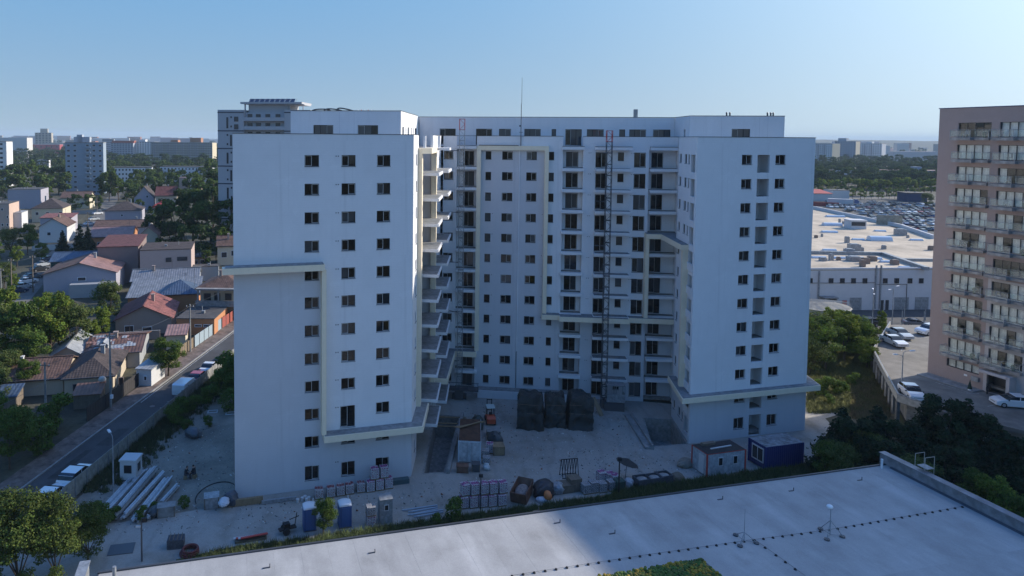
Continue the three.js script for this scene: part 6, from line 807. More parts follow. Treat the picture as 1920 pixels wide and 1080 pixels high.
function pallet(px, py, label, group, kindName = 'pink', layers = 8, turn = FT, y = 0, st) {
  const o = st ? thing('bag_pallet', label, 'pallet', st[0], st[1], turn, group, y) : site('bag_pallet', label, 'pallet', px, py, turn, group, y), r = mulberry(Math.round(px * 3 + py)); o.scale.set(0.84, 1, 0.84);
  mesh('pallet_base', cached('palletb', palletGeo), M.wood, o); mesh('bags', cached('load' + layers + (px % 3 | 0), () => loadGeo(px | 0, layers, 0.125)), { pink: bagPink, red: bagRed, grey: bagGrey }[kindName], o);
  if (kindName !== 'grey') for (let i = 0; i < 3; i++) mesh('printed_label', bx(0.22 + r() * 0.08, 0.012, 0.5, (i - 1) * 0.32 + (r() - 0.5) * 0.06, 0.128 + layers * 0.125, (r() - 0.5) * 0.3, (r() - 0.5) * 0.3), kindName === 'pink' ? topPink : topRed, o);
  return o;
}
for (const [x, y] of [[598, 933], [620, 930], [638, 927], [655, 924], [676, 921]]) pallet(x, y, 'shrink-wrapped pallet of red printed bags against the left wing wall', 'red bag pallets against the left wing', 'red', 7);
for (const [x, y] of [[694, 920], [711, 917], [728, 914]]) pallet(x, y, 'pallet of pink printed bags in the stacked heap by the left wing', 'bag heap by the left wing', 'pink', 8);
for (const [x, y] of [[701, 919], [719, 916]]) { const [s, t] = G(x, y); pallet(x, y, 'upper pallet of pink printed bags on top of the heap by the left wing', 'upper bag pallets by the left wing', 'pink', 8, FT, 1.14, [s, t + 0.25]); }
for (let i = 0; i < 5; i++) { const x = 869 + i * 17.6, y = 951 - i * 1.2, [s, t] = G(x, y); pallet(x, y, 'lower pallet of pink printed blocks in the double stack beside the skip', 'lower block pallets beside the skip', 'pink', 8); pallet(x + 1, y, 'upper pallet of pink printed blocks in the double stack beside the skip', 'upper block pallets beside the skip', 'pink', 8, FT + 0.03, 1.14, [s + 0.1, t + 0.3]); if (i < 4) pallet(x + 2, y, 'rear pallet of blocks behind the double stack beside the skip', 'rear block pallets', 'pink', 8, FT, 0, [s + 0.5, t + 1.5]); }
pallet(695, 987, 'single tall stack of white bags with pink top by the grey booth', null, 'pink', 8, FT); pallet(695.5, 985, 'white bags loaded on top of the single stack by the booth', null, 'grey', 6, FT, 1.14, G(695, 987));
for (const [x, y, k] of [[1127, 905, 'pink'], [1143, 907, 'pink'], [1152, 911, 'pink']]) pallet(x, y, 'loose pallet of pink printed bags beside the lamp pole', 'pink bags by the lamp pole', k, 9);
for (const [x, y, l] of [[1098, 924, 7], [1112, 922, 8], [1128, 921, 7], [1146, 918, 7]]) pallet(x, y, 'grey weathered pallet load in the boundary row', 'grey pallet loads along the boundary', 'grey', l);
for (const [x, y, l] of [[910, 857, 6], [918, 848, 8], [912, 868, 5]]) pallet(x, y, 'pallet of grey blocks beside the white container', 'grey pallets by the white container', l === 8 ? 'pink' : 'grey', l, 0);
const crate = (px, py, w, h, d, label, m, group, turn = FT) => { const o = site('crate', label, 'crate', px, py, turn, group); mesh('box', [bx(w, h - 0.1, d, 0, 0.1, 0), ...[-0.4, 0.4].map(k => bx(w, 0.1, 0.1, 0, 0, k * d))], m, o); mesh('lid', bx(w + 0.06, 0.05, d + 0.06, 0, h, 0), m, o); for (const k of [-0.5, 0.5]) mesh('batten', bx(0.08, h, 0.03, k * (w - 0.1), 0.05, d / 2 + 0.015), M.oldWood, o); return o; };
crate(934, 850, 1.3, 1.0, 1.3, 'brown wooden crate beside the grey block pallets', M.wood, null, 0.2); crate(925, 818, 1.6, 0.8, 1.4, 'stack of dark formwork boards behind the containers', M.concrete, null, 0.1);
crate(1076, 918, 1.2, 1.3, 1.1, 'tall stack of old timber boards under the glass rack', M.oldWood, null); crate(1062, 920, 1.4, 0.8, 1.2, 'low stack of old timber boards by the glass rack', M.oldWood, null); crate(312, 966, 1.6, 1.0, 1.0, 'pale open crate at the edge of the track', M.concrete, null); crate(397, 949, 1.4, 1.1, 1.2, 'grey gabion crate beside the left wing', M.galv, null); crate(425, 945, 0.9, 0.6, 0.9, 'small timber crate under the white bag', M.wood, null); crate(867, 884, 1.3, 0.7, 0.9, 'dark rusty bin in front of the white container', RF.rust, null, 0.05); crate(892, 882, 0.9, 0.8, 0.9, 'dark cabinet beside the rusty bin', M.steel, null, 0.05); crate(1161, 920, 0.9, 1.1, 0.9, 'greenish wrapped load at the end of the boundary row', RF.green, null);
for (const [x, y, l] of [[1203, 912, 'dark grey rubble bin beside the lamp pole'], [1226, 909, 'dark grey rubble bin next in line toward the office cabin'], [1244, 905, 'heap-filled dark bin near the office cabin']]) { const o = site('rubble_bin', l, 'bin', x, y); mesh('tub', [bx(1.5, 0.1, 1.2, 0, 0, 0), bx(1.5, 0.9, 0.08, 0, 0.1, 0.56), bx(1.5, 0.9, 0.08, 0, 0.1, -0.56), bx(0.08, 0.9, 1.04, 0.71, 0.1, 0), bx(0.08, 0.9, 1.04, -0.71, 0.1, 0)], mat('binM', [0.10, 0.11, 0.13], { map: blotchTex, m: 1 }), o); mesh('contents', new THREE.SphereGeometry(0.7, 10, 6).scale(0.95, 0.35, 0.7).translate(0, 0.75, 0), M.concrete, o); }
// soft lumpy bag or heap
function lump(name, label, cat, px, py, w, h, d, m, seed, group, y = 0) { const o = site(name, label, cat, px, py, seed, group, y), g = new THREE.IcosahedronGeometry(1, 4), p = g.attributes.position, n = fbm(seed * 7 + 3, 4, 4); for (let i = 0; i < p.count; i++) { const v = V3(p.getX(i), p.getY(i), p.getZ(i)), k = 0.72 + 0.6 * n(v.x * 0.35 + v.y * 0.2 + 3, v.z * 0.35 + v.y * 0.3 + 5); p.setXYZ(i, v.x * k * w / 2, Math.max(0, (v.y * k + 0.55) * h / 1.55), v.z * k * d / 2); } g.computeVertexNormals(); mesh('body', g, m, o); return o; }
const plastic = c => mat('plastic' + c.join(), c, { rough: 0.45 });
lump('rubble_bag', 'white bulk bag lying on the small timber crate', 'bag', 420, 944, 1.6, 0.5, 1.1, plastic([0.5, 0.5, 0.52]), 2, null, 0.62); lump('tarp_heap', 'dark tarpaulin heap against the corner of the left wing', 'tarpaulin', 433, 946, 1.6, 1.4, 1.4, plastic([0.05, 0.06, 0.08]), 3);
lump('rubbish_heap', 'black rubbish heap between the skip and the timber stacks', 'heap', 1020, 928, 2.6, 1.5, 2.0, plastic([0.03, 0.03, 0.035]), 4); lump('orange_bag', 'orange plastic bag on the rubbish heap', 'bag', 1027, 934, 0.9, 0.7, 0.7, plastic([0.55, 0.17, 0.05]), 5, null, 0.4); lump('white_bag', 'white torn bags in front of the rubbish heap', 'bag', 1016, 941, 1.2, 0.5, 0.7, plastic([0.45, 0.45, 0.48]), 6); lump('scrap_heap', 'grey heap of wire and scrap beside the timber stacks', 'heap', 1046, 922, 1.6, 1.0, 1.4, M.galv, 7); lump('cement_bag', 'white bulk bag beside the lamp pole', 'bag', 1179, 912, 1.0, 0.9, 1.0, plastic([0.36, 0.36, 0.38]), 8); lump('cement_bag', 'white bulk bag standing alone in front of the rusty bin', 'bag', 912, 880, 0.9, 0.7, 0.8, plastic([0.42, 0.44, 0.44]), 9); lump('gravel_heap', 'brown gravel heap in front of the office cabin', 'heap', 1285, 873, 2.0, 0.8, 1.4, M.dirt, 10); lump('sheet_heap', 'crumpled dark sheeting in the weeds by the track', 'tarpaulin', 295, 962, 2.2, 0.9, 1.4, plastic([0.05, 0.055, 0.06]), 11); lump('debris_heap', 'heap of broken boards with a yellow frame in the yard', 'heap', 362, 818, 2.4, 1.1, 1.6, M.steel, 12); lump('cable_heap', 'tangled dark cable heap next to the dark bins', 'heap', 1268, 900, 1.6, 0.8, 1.1, M.oldWood, 13); lump('tarp_heap', 'dark green tarpaulin heap behind the white container', 'tarpaulin', 895, 803, 2.4, 1.6, 1.6, plastic([0.03, 0.05, 0.05]), 14); lump('tarp_heap', 'dark tarpaulin heap beside the brown crate', 'tarpaulin', 928, 830, 2.0, 1.4, 1.6, plastic([0.04, 0.05, 0.055]), 15);
{ // corrugated container with rusty roof, blue container, office cabin, kiosks
  const box = (o, w, h, d, wallM, roofM, edge) => { mesh('wall', bx(w, h, d, 0, 0.12, 0), wallM, o); mesh('roof', bx(w + 0.02, 0.06, d + 0.02, 0, h + 0.12, 0), roofM, o); for (const x of [-1, 1]) for (const z of [-1, 1]) mesh('corner_post', bx(0.14, h + 0.1, 0.14, x * w / 2, 0.06, z * d / 2), edge, o); mesh('frame_rail', [-1, 1].flatMap(z => [bx(w, 0.07, 0.06, 0, h + 0.1, z * d / 2)]).concat([-1, 1].flatMap(x => [bx(0.06, 0.07, d, x * w / 2, h + 0.105, 0)])), edge, o); };
  const rib = (k, c) => mat('rib' + k, c, { map: grainTex, m: 2, bump: ribTex, bm: 0.28, bs: 0.03, rough: 0.6 });
  { const o = site('storage_container', 'white storage container with rusty brown roof beside the left pit', 'container', 879, 868, 0.02); o.position.addScaledVector(UT, 3); box(o, 2.44, 2.35, 6.0, rib('w', [0.6, 0.62, 0.64]), mat('rustRoof', [0.16, 0.075, 0.045], { map: roughTex, m: 3 }), mat('contEdge', [0.45, 0.5, 0.55], {})); for (const s of [-1, 1]) { const d = mesh('door', bx(1.12, 2.15, 0.05, s * 0.58, 0.2, 3.03), mat('contDoor', [0.64, 0.66, 0.68], { map: blotchTex, m: 2 }), o); mesh('lock_bar', [bx(0.04, 2.1, 0.04, s * 0.25, 0.2, 3.08)], M.galv, d); }
    for (let i = 0; i < 5; i++) { const b = thing('plank', 'loose timber board lying across the container roof', 'plank', ...toST(o.position), 0.5 + i * 0.06, 'boards on the container roof', 2.56 + i * 0.045); mesh('board', bx(4.2 - i * 0.2, 0.04, 0.16, 0.6, 0, -1.2 + i * 0.14), M.wood, b); } }
  { const o = site('blue_container', 'dark blue site container with pale roof and white window', 'container', 1462, 878, FT); box(o, 5.0, 2.5, 2.5, rib('b', [0.012, 0.025, 0.13]), mat('blueRoof', [0.34, 0.38, 0.42], { map: roughTex, m: 3 }), mat('blueEdge', [0.012, 0.025, 0.14], {})); o.position.addScaledVector(UT, 1.2); const f = mesh('window', [bx(0.06, 1.5, 1.4, -2.53, 0.75, 0.1), bx(0.1, 1.6, 0.08, -2.53, 0.7, 0.1), ...[-0.7, 0.9].map(z => bx(0.1, 1.6, 0.1, -2.53, 0.7, z)), bx(0.1, 0.1, 1.7, -2.53, 2.25, 0.1), bx(0.1, 0.1, 1.7, -2.53, 0.7, 0.1)], WL.white, o); mesh('pane', [bx(0.04, 1.35, 0.68, -2.565, 0.85, -0.28), bx(0.04, 1.35, 0.68, -2.565, 0.85, 0.5)], carGlass, f); }
  { const o = site('office_cabin', 'white site office cabin with red frame and dark roof', 'cabin', 1352, 889, FT); o.position.addScaledVector(UT, 1.0); box(o, 4.9, 2.4, 2.4, mat('cabinW', [0.56, 0.60, 0.63], { map: blotchTex, m: 2.2, bump: ribTex, bm: 0.3, bs: 0.01 }), mat('cabinRoof', [0.05, 0.05, 0.055], { map: roughTex, m: 2 }), M.red); for (const x of [-0.75, 1.15]) { const f = mesh('window', ring(0.62, 0.95, 0.07, 0.1, 0), WL.white, o); f.position.set(x, 1.1, 1.22); mesh('pane', bx(0.5, 0.82, 0.03, 0, 0.06, 0), carGlass, f); } mesh('door', bx(0.05, 1.95, 0.8, -2.46, 0.2, 0.3), WL.white, o); mesh('roof_strip', bx(2.8, 0.08, 0.16, 0.1, 2.6, 0.2, 0.06), WL.white, o); const b = thing('board_stack', 'stack of boards lying on the office cabin roof', 'boards', ...toST(o.position), FT, null, 2.6); mesh('board', [0, 1, 2, 3].map(i => bx(1.6, 0.05, 0.5, -0.9 + i * 0.05, i * 0.06, -0.75)), M.oldWood, b); }
  { const o = site('guard_kiosk', 'white guard kiosk with a dark window beside the metal fence', 'kiosk', 246, 896, 0.1); mesh('wall', bx(1.7, 2.0, 1.6, 0, 0.15, 0), WL.white, o); mesh('roof', bx(1.85, 0.18, 1.75, 0, 2.15, 0), WL.white, o); mesh('skid', [bx(1.7, 0.15, 0.2, 0, 0, 0.6), bx(1.7, 0.15, 0.2, 0, 0, -0.6)], M.steel, o); mesh('window', bx(0.8, 0.85, 0.05, 0, 0.9, 0.81), carGlass, o); mesh('side_window', bx(0.05, 0.85, 0.7, 0.86, 0.9, 0), carGlass, o); }
  { const o = site('grey_booth', 'grey metal booth with one small framed window', 'booth', 722, 976, FT); mesh('wall', bx(1.2, 2.3, 1.1, 0, 0, 0), mat('boothM', [0.36, 0.40, 0.41], { map: blotchTex, m: 1.4 }), o); mesh('roof', bx(1.3, 0.07, 1.25, 0, 2.3, 0), M.galv, o); const f = mesh('window', ring(0.45, 0.6, 0.06, 0.06, 0), WL.white, o); f.position.set(0, 1.25, 0.56); mesh('pane', bx(0.36, 0.5, 0.02, 0, 0.05, 0), carGlass, f); }
  for (const [x, y, l] of [[580, 990, 'blue portable toilet with white domed roof, left of the small tree'], [646, 984, 'blue portable toilet with white domed roof, between small tree and bag stack']]) { const o = site('portable_toilet', l, 'toilet cabin', x, y, FT); mesh('wall', bx(1.15, 2.0, 1.15, 0, 0.08, 0), mat('wcBlue', [0.03, 0.09, 0.24], { rough: 0.55, bump: ribTex, bm: 0.2, bs: 0.01 }), o); const g = new THREE.SphereGeometry(0.82, 16, 8, 0, Math.PI * 2, 0, Math.PI / 2), p = g.attributes.position; for (let i = 0; i < p.count; i++) p.setXYZ(i, Math.max(-0.6, Math.min(0.6, p.getX(i))), p.getY(i) * 0.36, Math.max(-0.6, Math.min(0.6, p.getZ(i)))); g.computeVertexNormals(); mesh('roof', g.translate(0, 2.07, 0), mat('wcRoof', [0.66, 0.68, 0.70], { rough: 0.4 }), o); mesh('door', bx(0.75, 1.8, 0.04, 0, 0.15, 0.59), mat('wcDoor', [0.04, 0.11, 0.28], { rough: 0.5 }), o); mesh('base', bx(1.2, 0.08, 1.2, 0, 0, 0), M.steel, o); mesh('vent_pipe', cyl(0.05, 0.05, 0.3, 0.4, 2.3, -0.4, 8), WL.white, o); }
}
{ // stored steel profiles in the yard
  const profM = mat('profM', [0.66, 0.67, 0.69], { map: blotchTex, m: 1.5, rough: 0.5 });
  const [s0, t0] = G(205, 972), [s1, t1] = G(280, 888), dir = Math.atan2(t1 - t0, s1 - s0), L = Math.hypot(s1 - s0, t1 - t0);
  const bd = [['wide low bundle of white steel profiles nearest the metal fence', 0, 5, 2], ['tall bundle of white steel profiles next to the wide low one', 1.5, 3, 4], ['narrow bundle of white steel profiles in the middle of the pile', 2.6, 2, 3], ['bundle of white steel profiles nearest the dirt yard', 3.7, 4, 2], ['short askew bundle of steel profiles at the yard side', 5.0, 2, 2]];
  bd.forEach(([lab, off, nk, nr], i) => { const o = thing('steel_profile_bundle', lab, 'steel profiles', (s0 + s1) / 2 - 0.9 + off, (t0 + t1) / 2 + 0.5 - off * 0.35, dir + [0, 0.015, -0.03, 0.02, -0.07][i]); const len = L * [0.92, 1, 0.95, 0.9, 0.7][i]; for (let k = 0; k < nk; k++) for (let r = 0; r < nr; r++) mesh('profile', cached('prof' + len.toFixed(2), () => [bx(len, 0.15, 0.17, 0, 0, 0)]), (k + r + i) % 3 ? profM : M.galv, o).position.set(Math.sin(k * 5 + r * 3 + i) * 0.35, 0.14 + r * 0.17, (k - (nk - 1) / 2) * 0.21); for (const x of [-0.38, 0, 0.38]) mesh('bearer', bx(0.14, 0.14, nk * 0.24, x * len, 0, 0), M.oldWood, o); });
  for (const [x, y, n] of [[790, 958, 5], [800, 966, 4]]) { const o = site('pipe_stack', n === 5 ? 'upper pile of bluish metal profiles beside the shrub' : 'lower pile of bluish metal profiles beside the shrub', 'steel profiles', x, y, FT); for (let i = 0; i < n; i++) mesh('profile', bx(3.6 - i * 0.3, 0.09, 0.12, i * 0.1, 0.02 + (i % 2) * 0.1, (i - n / 2) * 0.2, i * 0.02), mat('blueGalv', [0.34, 0.42, 0.5], { rough: 0.5, metal: 0.3 }), o); }
  const pk = (px, py, L, h, label, m) => { const o = site('timber_beam', label, 'timber', px, py, FT); mesh('beam', bx(L, h, 0.28, 0, 0.04, 0), m, o); for (const k of [-0.4, 0, 0.4]) mesh('bearer', bx(0.1, 0.05, 0.5, k * L, 0, 0), M.oldWood, o); }; pk(461, 947, 3.3, 0.65, 'long stack of yellow timber formwork boards at the wing corner', M.wood); pk(523, 941, 3.4, 0.3, 'grey metal beam lying against the left wing wall', M.galv); pk(1100, 938, 3.2, 0.12, 'weathered boards thrown across the boundary grass', M.oldWood); pk(1122, 934, 2.6, 0.1, 'pale board lying askew at the boundary grass', M.wood);
  for (const [x, y] of [[567, 939], [572, 936], [579, 938], [575, 941], [558, 942]]) { const o = site('bucket', 'white plastic bucket standing by the red bag pallets', 'bucket', x, y, 0, 'paint buckets'); mesh('pail', cyl(0.13, 0.16, 0.34, 0, 0, 0, 12), WL.white, o); mesh('lid', cyl(0.17, 0.17, 0.03, 0, 0.34, 0, 12), WL.white, o); }
  { const o = site('glass_rack', 'black A-frame glass rack standing in the courtyard', 'rack', 1067, 893, 0.3); for (let i = 0; i < 7; i++) mesh('upright', [sbar(V3(-0.9 + i * 0.3, 0, 0.45), V3(-0.9 + i * 0.3, 1.9, 0.05), 0.025), sbar(V3(-0.9 + i * 0.3, 0, -0.45), V3(-0.9 + i * 0.3, 1.9, -0.05), 0.025)], M.black, o); mesh('rail', [bx(1.9, 0.06, 0.1, 0, 1.88, 0), bx(1.9, 0.06, 0.06, 0, 0.02, 0.45), bx(1.9, 0.06, 0.06, 0, 0.02, -0.45)], M.black, o); }
  { const o = site('skip', 'rusty open skip filled with rubble in the middle of the boundary row', 'skip', 978, 934, FT + 0.9), g = []; const q = (a) => { const sh = new THREE.Shape([[-1.3, 0.15], [1.3, 0.15], [1.75, 1.3], [-1.75, 1.3]].map(p => new THREE.Vector2(...p))); return new THREE.ExtrudeGeometry(sh, { depth: 0.06, bevelEnabled: false }).translate(0, 0, a); }; mesh('side', q(0.75), RF.rust, o); mesh('side', q(-0.81), RF.rust, o); mesh('end', [bx(0.06, 1.25, 1.56, -1.52, 0.12, 0, 0, 0, 0.37)], RF.rust, o); mesh('end', [bx(0.06, 1.25, 1.56, 1.52, 0.12, 0, 0, 0, -0.37)], RF.rust, o); mesh('floor', bx(2.6, 0.06, 1.5, 0, 0.12, 0), RF.rust, o); mesh('rubble', new THREE.IcosahedronGeometry(0.9, 2).scale(1.45, 0.5, 0.75).translate(0, 0.72, 0), mat('rubble', [0.40, 0.33, 0.31], { map: roughTex, m: 0.7 }), o); }
  { const o = site('site_lamp', 'steel site floodlight pole with dark lamp head by the track', 'lamp', 266, 1052, 0.2); mesh('pole', cyl(0.08, 0.06, 3.6, 0, 0, 0, 8), M.steel, o); mesh('floodlight', bx(0.45, 0.35, 0.2, 0.25, 3.45, 0), M.black, o); mesh('camera', bx(0.4, 0.12, 0.12, -0.25, 3.0, 0), WL.white, o); }
  { const o = site('site_lamp', 'dark site lamp pole rising among the pink bags', 'lamp', 1160, 932, 0); mesh('pole', cyl(0.08, 0.06, 3.8, 0, 0, 0, 8), M.black, o); mesh('floodlight', bx(0.4, 0.3, 0.25, 0, 3.8, 0), M.black, o); }
  { const o = site('site_lamp', 'dark camera post standing by the double block stack', 'lamp', 901, 962, 0); mesh('pole', cyl(0.06, 0.05, 3.6, 0, 0, 0, 8), M.black, o); mesh('camera', bx(0.4, 0.25, 0.25, 0, 3.6, 0), M.black, o); }
  { const o = site('parasol', 'dark tilted parasol shading the pink bags by the lamp pole', 'parasol', 1172, 900, 0.3); mesh('pole', bar(V3(0, 0, 0), V3(0.2, 2.2, 0), 0.03), M.steel, o); mesh('canopy', new THREE.ConeGeometry(1.2, 0.5, 8, 1, true).rotateZ(-0.25).translate(0.25, 2.1, 0), mat('parasolM', [0.03, 0.03, 0.03], { side: THREE.DoubleSide }), o); }
  { const o = site('hose_coil', 'dark red coiled hose lying behind the pale roof edge', 'hose', 355, 1038, 0); mesh('coil', [0, 1, 2].map(i => new THREE.TorusGeometry(0.75 - i * 0.06, 0.1, 8, 24).rotateX(Math.PI / 2).translate(i * 0.05, 0.1 + i * 0.18, 0)), mat('hose', [0.12, 0.025, 0.025], { rough: 0.7 }), o); }
  { const o = site('dark_tub', 'dark box trailer with slatted frame beside the red hose', 'tub', 330, 1024, 0.3); mesh('tub', bx(1.4, 0.8, 1.0, 0, 0, 0), mat('binM', [0.10, 0.11, 0.13], {}), o); for (let i = 0; i < 4; i++) mesh('slat', bx(0.06, 0.05, 1.1, -0.5 + i * 0.33, 0.85, 0), M.oldWood, o); }
  { const o = site('trailer_rack', 'red and white site barriers stacked flat behind the roof edge', 'barriers', 470, 1010, FT); for (let i = 0; i < 4; i++) mesh('barrier', bx(3.0 - i * 0.2, 0.07, 0.25, i * 0.1, 0.2 + i * 0.09, i * 0.16, 0.03 * i), i % 2 ? M.red : WL.white, o); mesh('bearer', bx(2.8, 0.2, 0.6, 0, 0, 0.2), M.oldWood, o); }
  { const o = site('cultivator', 'dark wheeled machine with raised handle behind the roof edge', 'machine', 535, 1000, 0.6); for (const z of [-0.4, 0.4]) mesh('wheel', cyl(0.32, 0.32, 0.16, 0, -0.08, 0, 14).rotateX(Math.PI / 2).translate(0, 0.32, z), tyre, o); mesh('frame', [bx(1.6, 0.12, 0.5, 0.2, 0.4, 0), bx(0.6, 0.45, 0.5, 0.1, 0.5, 0)], M.black, o); mesh('handle', [sbar(V3(0.9, 0.5, 0), V3(1.1, 1.7, 0), 0.03), sbar(V3(0.4, 1.2, 0), V3(1.3, 1.35, 0), 0.03)], M.black, o); }
  { const [s, t] = G(398, 938), o = thing('cable_loop', 'black cable lying in a wide loop on the dirt yard', 'cable', s, t, 0), P = []; for (let i = 0; i <= 14; i++) { const a = 0.6 + i * 0.24; P.push(V3(Math.cos(a) * 1.9, 0.05, -Math.sin(a) * 2.6 - 1)); } mesh('cable', tube(P, 0.05, 5), M.black, o); }
  { const o = site('ground_sheet', 'flat grey sheet lying on the track by the floodlight pole', 'panel', 228, 1030, 0.35); mesh('sheet', bx(2.1, 0.05, 1.6, 0, 0.01, 0), M.steel, o); }
  for (const [x, y] of [[398, 775], [432, 778]]) { const o = site('frame_panel', 'white empty window frame lying in the overgrown yard', 'frame', x, y, 0.3, 'frames in the yard'); mesh('frame', ring(1.3, 0.9, 0.12, 0.08, 0).map(g => g.rotateX(-Math.PI / 2).translate(0, 0.06, 0)), WL.white, o); }
  { const o = site('yard_skip_lid', 'low dark pit cover against the base of the left wing', 'cover', 750, 906, FT); mesh('cover', bx(1.9, 0.5, 0.6, 0, 0, 0), mat('pitCover', [0.05, 0.09, 0.10], {}), o); }
}
{ // covered material stacks in the courtyard
  const tarp = (label, x, y, w, h, d, seed, turn) => { const o = site('covered_stack', label, 'covered stack', x, y, turn); const g = new THREE.BoxGeometry(w, h, d, 18, 20, 14), p = g.attributes.position, n = fbm(seed, 4, 5); for (let i = 0; i < p.count; i++) { let X = p.getX(i), Y = p.getY(i) + h / 2, Z = p.getZ(i); const k = 1 - Y / h, fl = 1 + 0.1 * Math.pow(k, 4), a = n(X / w * 0.9 + 0.5 + Z * 0.11, Y / h * 0.6 + Z * 0.13) - 0.5; const pinch = Math.abs(Y - h * 0.52) < h * 0.06 ? 0.955 : 1; const rd = Y > h * 0.8 ? 1 - 0.14 * Math.pow((Y / h - 0.8) / 0.2, 2) : 1, fold = Math.sin(X * 4.1 + Z * 3.3 + seed) * 0.07 * (0.4 + k); X = X * fl * pinch * rd + a * 0.8 + fold; Z = Z * fl * pinch * rd + (n(Y / h + 0.3, X / w + 0.4) - 0.5) * 0.9 + fold; Y = Math.max(0, Y + (Y > h * 0.7 ? (n(X / w * 0.7 + 0.2, Z / d * 0.7 + 0.7) - 0.5) * 1.3 : 0)); p.setXYZ(i, X, Y, Z); } g.computeVertexNormals(); mesh('tarpaulin', g, mat('tarp', [0.022, 0.028, 0.028], { rough: 0.55, bump: bumpTex, bm: 1.3, bs: 0.06 }), o); mesh('rope', [bx(w * 1.02, 0.04, 0.03, 0, h * 0.5, d / 2 + 0.02), bx(w * 1.02, 0.04, 0.03, 0, h * 0.78, d / 2 + 0.1)], M.oldWood, o); };
  tarp('tall stack under black tarpaulin, beside the forklift', 994, 797, 3.0, 4.1, 3.0, 501, -0.05); tarp('middle stack under black tarpaulin in the courtyard', 1040, 793, 2.4, 3.7, 3.0, 502, 0.02); tarp('stack under dark green tarpaulin, beside the right hoist', 1086, 797, 2.9, 4.0, 3.0, 503, 0.0);
}
{ // forklift
  const o = site('forklift', 'orange forklift with pale canopy beside the covered stacks', 'forklift', 919, 792, 1.7); const or = mat('orangeP', [0.50, 0.075, 0.03], { rough: 0.5 });
  mesh('chassis', profile([[-1.1, 0.35], [-1.2, 0.9], [-1.0, 1.15], [-0.3, 1.1], [-0.2, 0.7], [0.8, 0.65], [0.9, 0.35]], 1.1, 0.06), or, o); for (const x of [-0.75, 0.65]) for (const z of [-0.5, 0.5]) mesh('wheel', cyl(0.34, 0.34, 0.24, 0, -0.12, 0, 14).rotateX(Math.PI / 2).translate(x, 0.34, z), tyre, o); mesh('canopy', bx(1.3, 0.08, 1.05, -0.1, 2.1, 0), mat('fkTop', [0.42, 0.48, 0.46], {}), o); for (const x of [-0.7, 0.5]) for (const z of [-0.48, 0.48]) mesh('post', bx(0.07, 1.3, 0.07, x, 0.85, z), M.black, o); mesh('mast', [bx(0.12, 2.6, 0.1, 1.0, 0.1, 0.3), bx(0.12, 2.6, 0.1, 1.0, 0.1, -0.3), bx(0.1, 0.1, 0.6, 1.0, 2.55, 0), bx(0.1, 0.1, 0.6, 1.0, 1.2, 0)], M.black, o); mesh('fork', bx(1.0, 0.05, 0.12, 1.55, 0.12, 0.25), M.steel, o); mesh('fork', bx(1.0, 0.05, 0.12, 1.55, 0.12, -0.25), M.steel, o); mesh('seat', [bx(0.45, 0.14, 0.45, -0.1, 0.9, 0), bx(0.12, 0.5, 0.45, -0.3, 1.0, 0)], M.black, o);
}
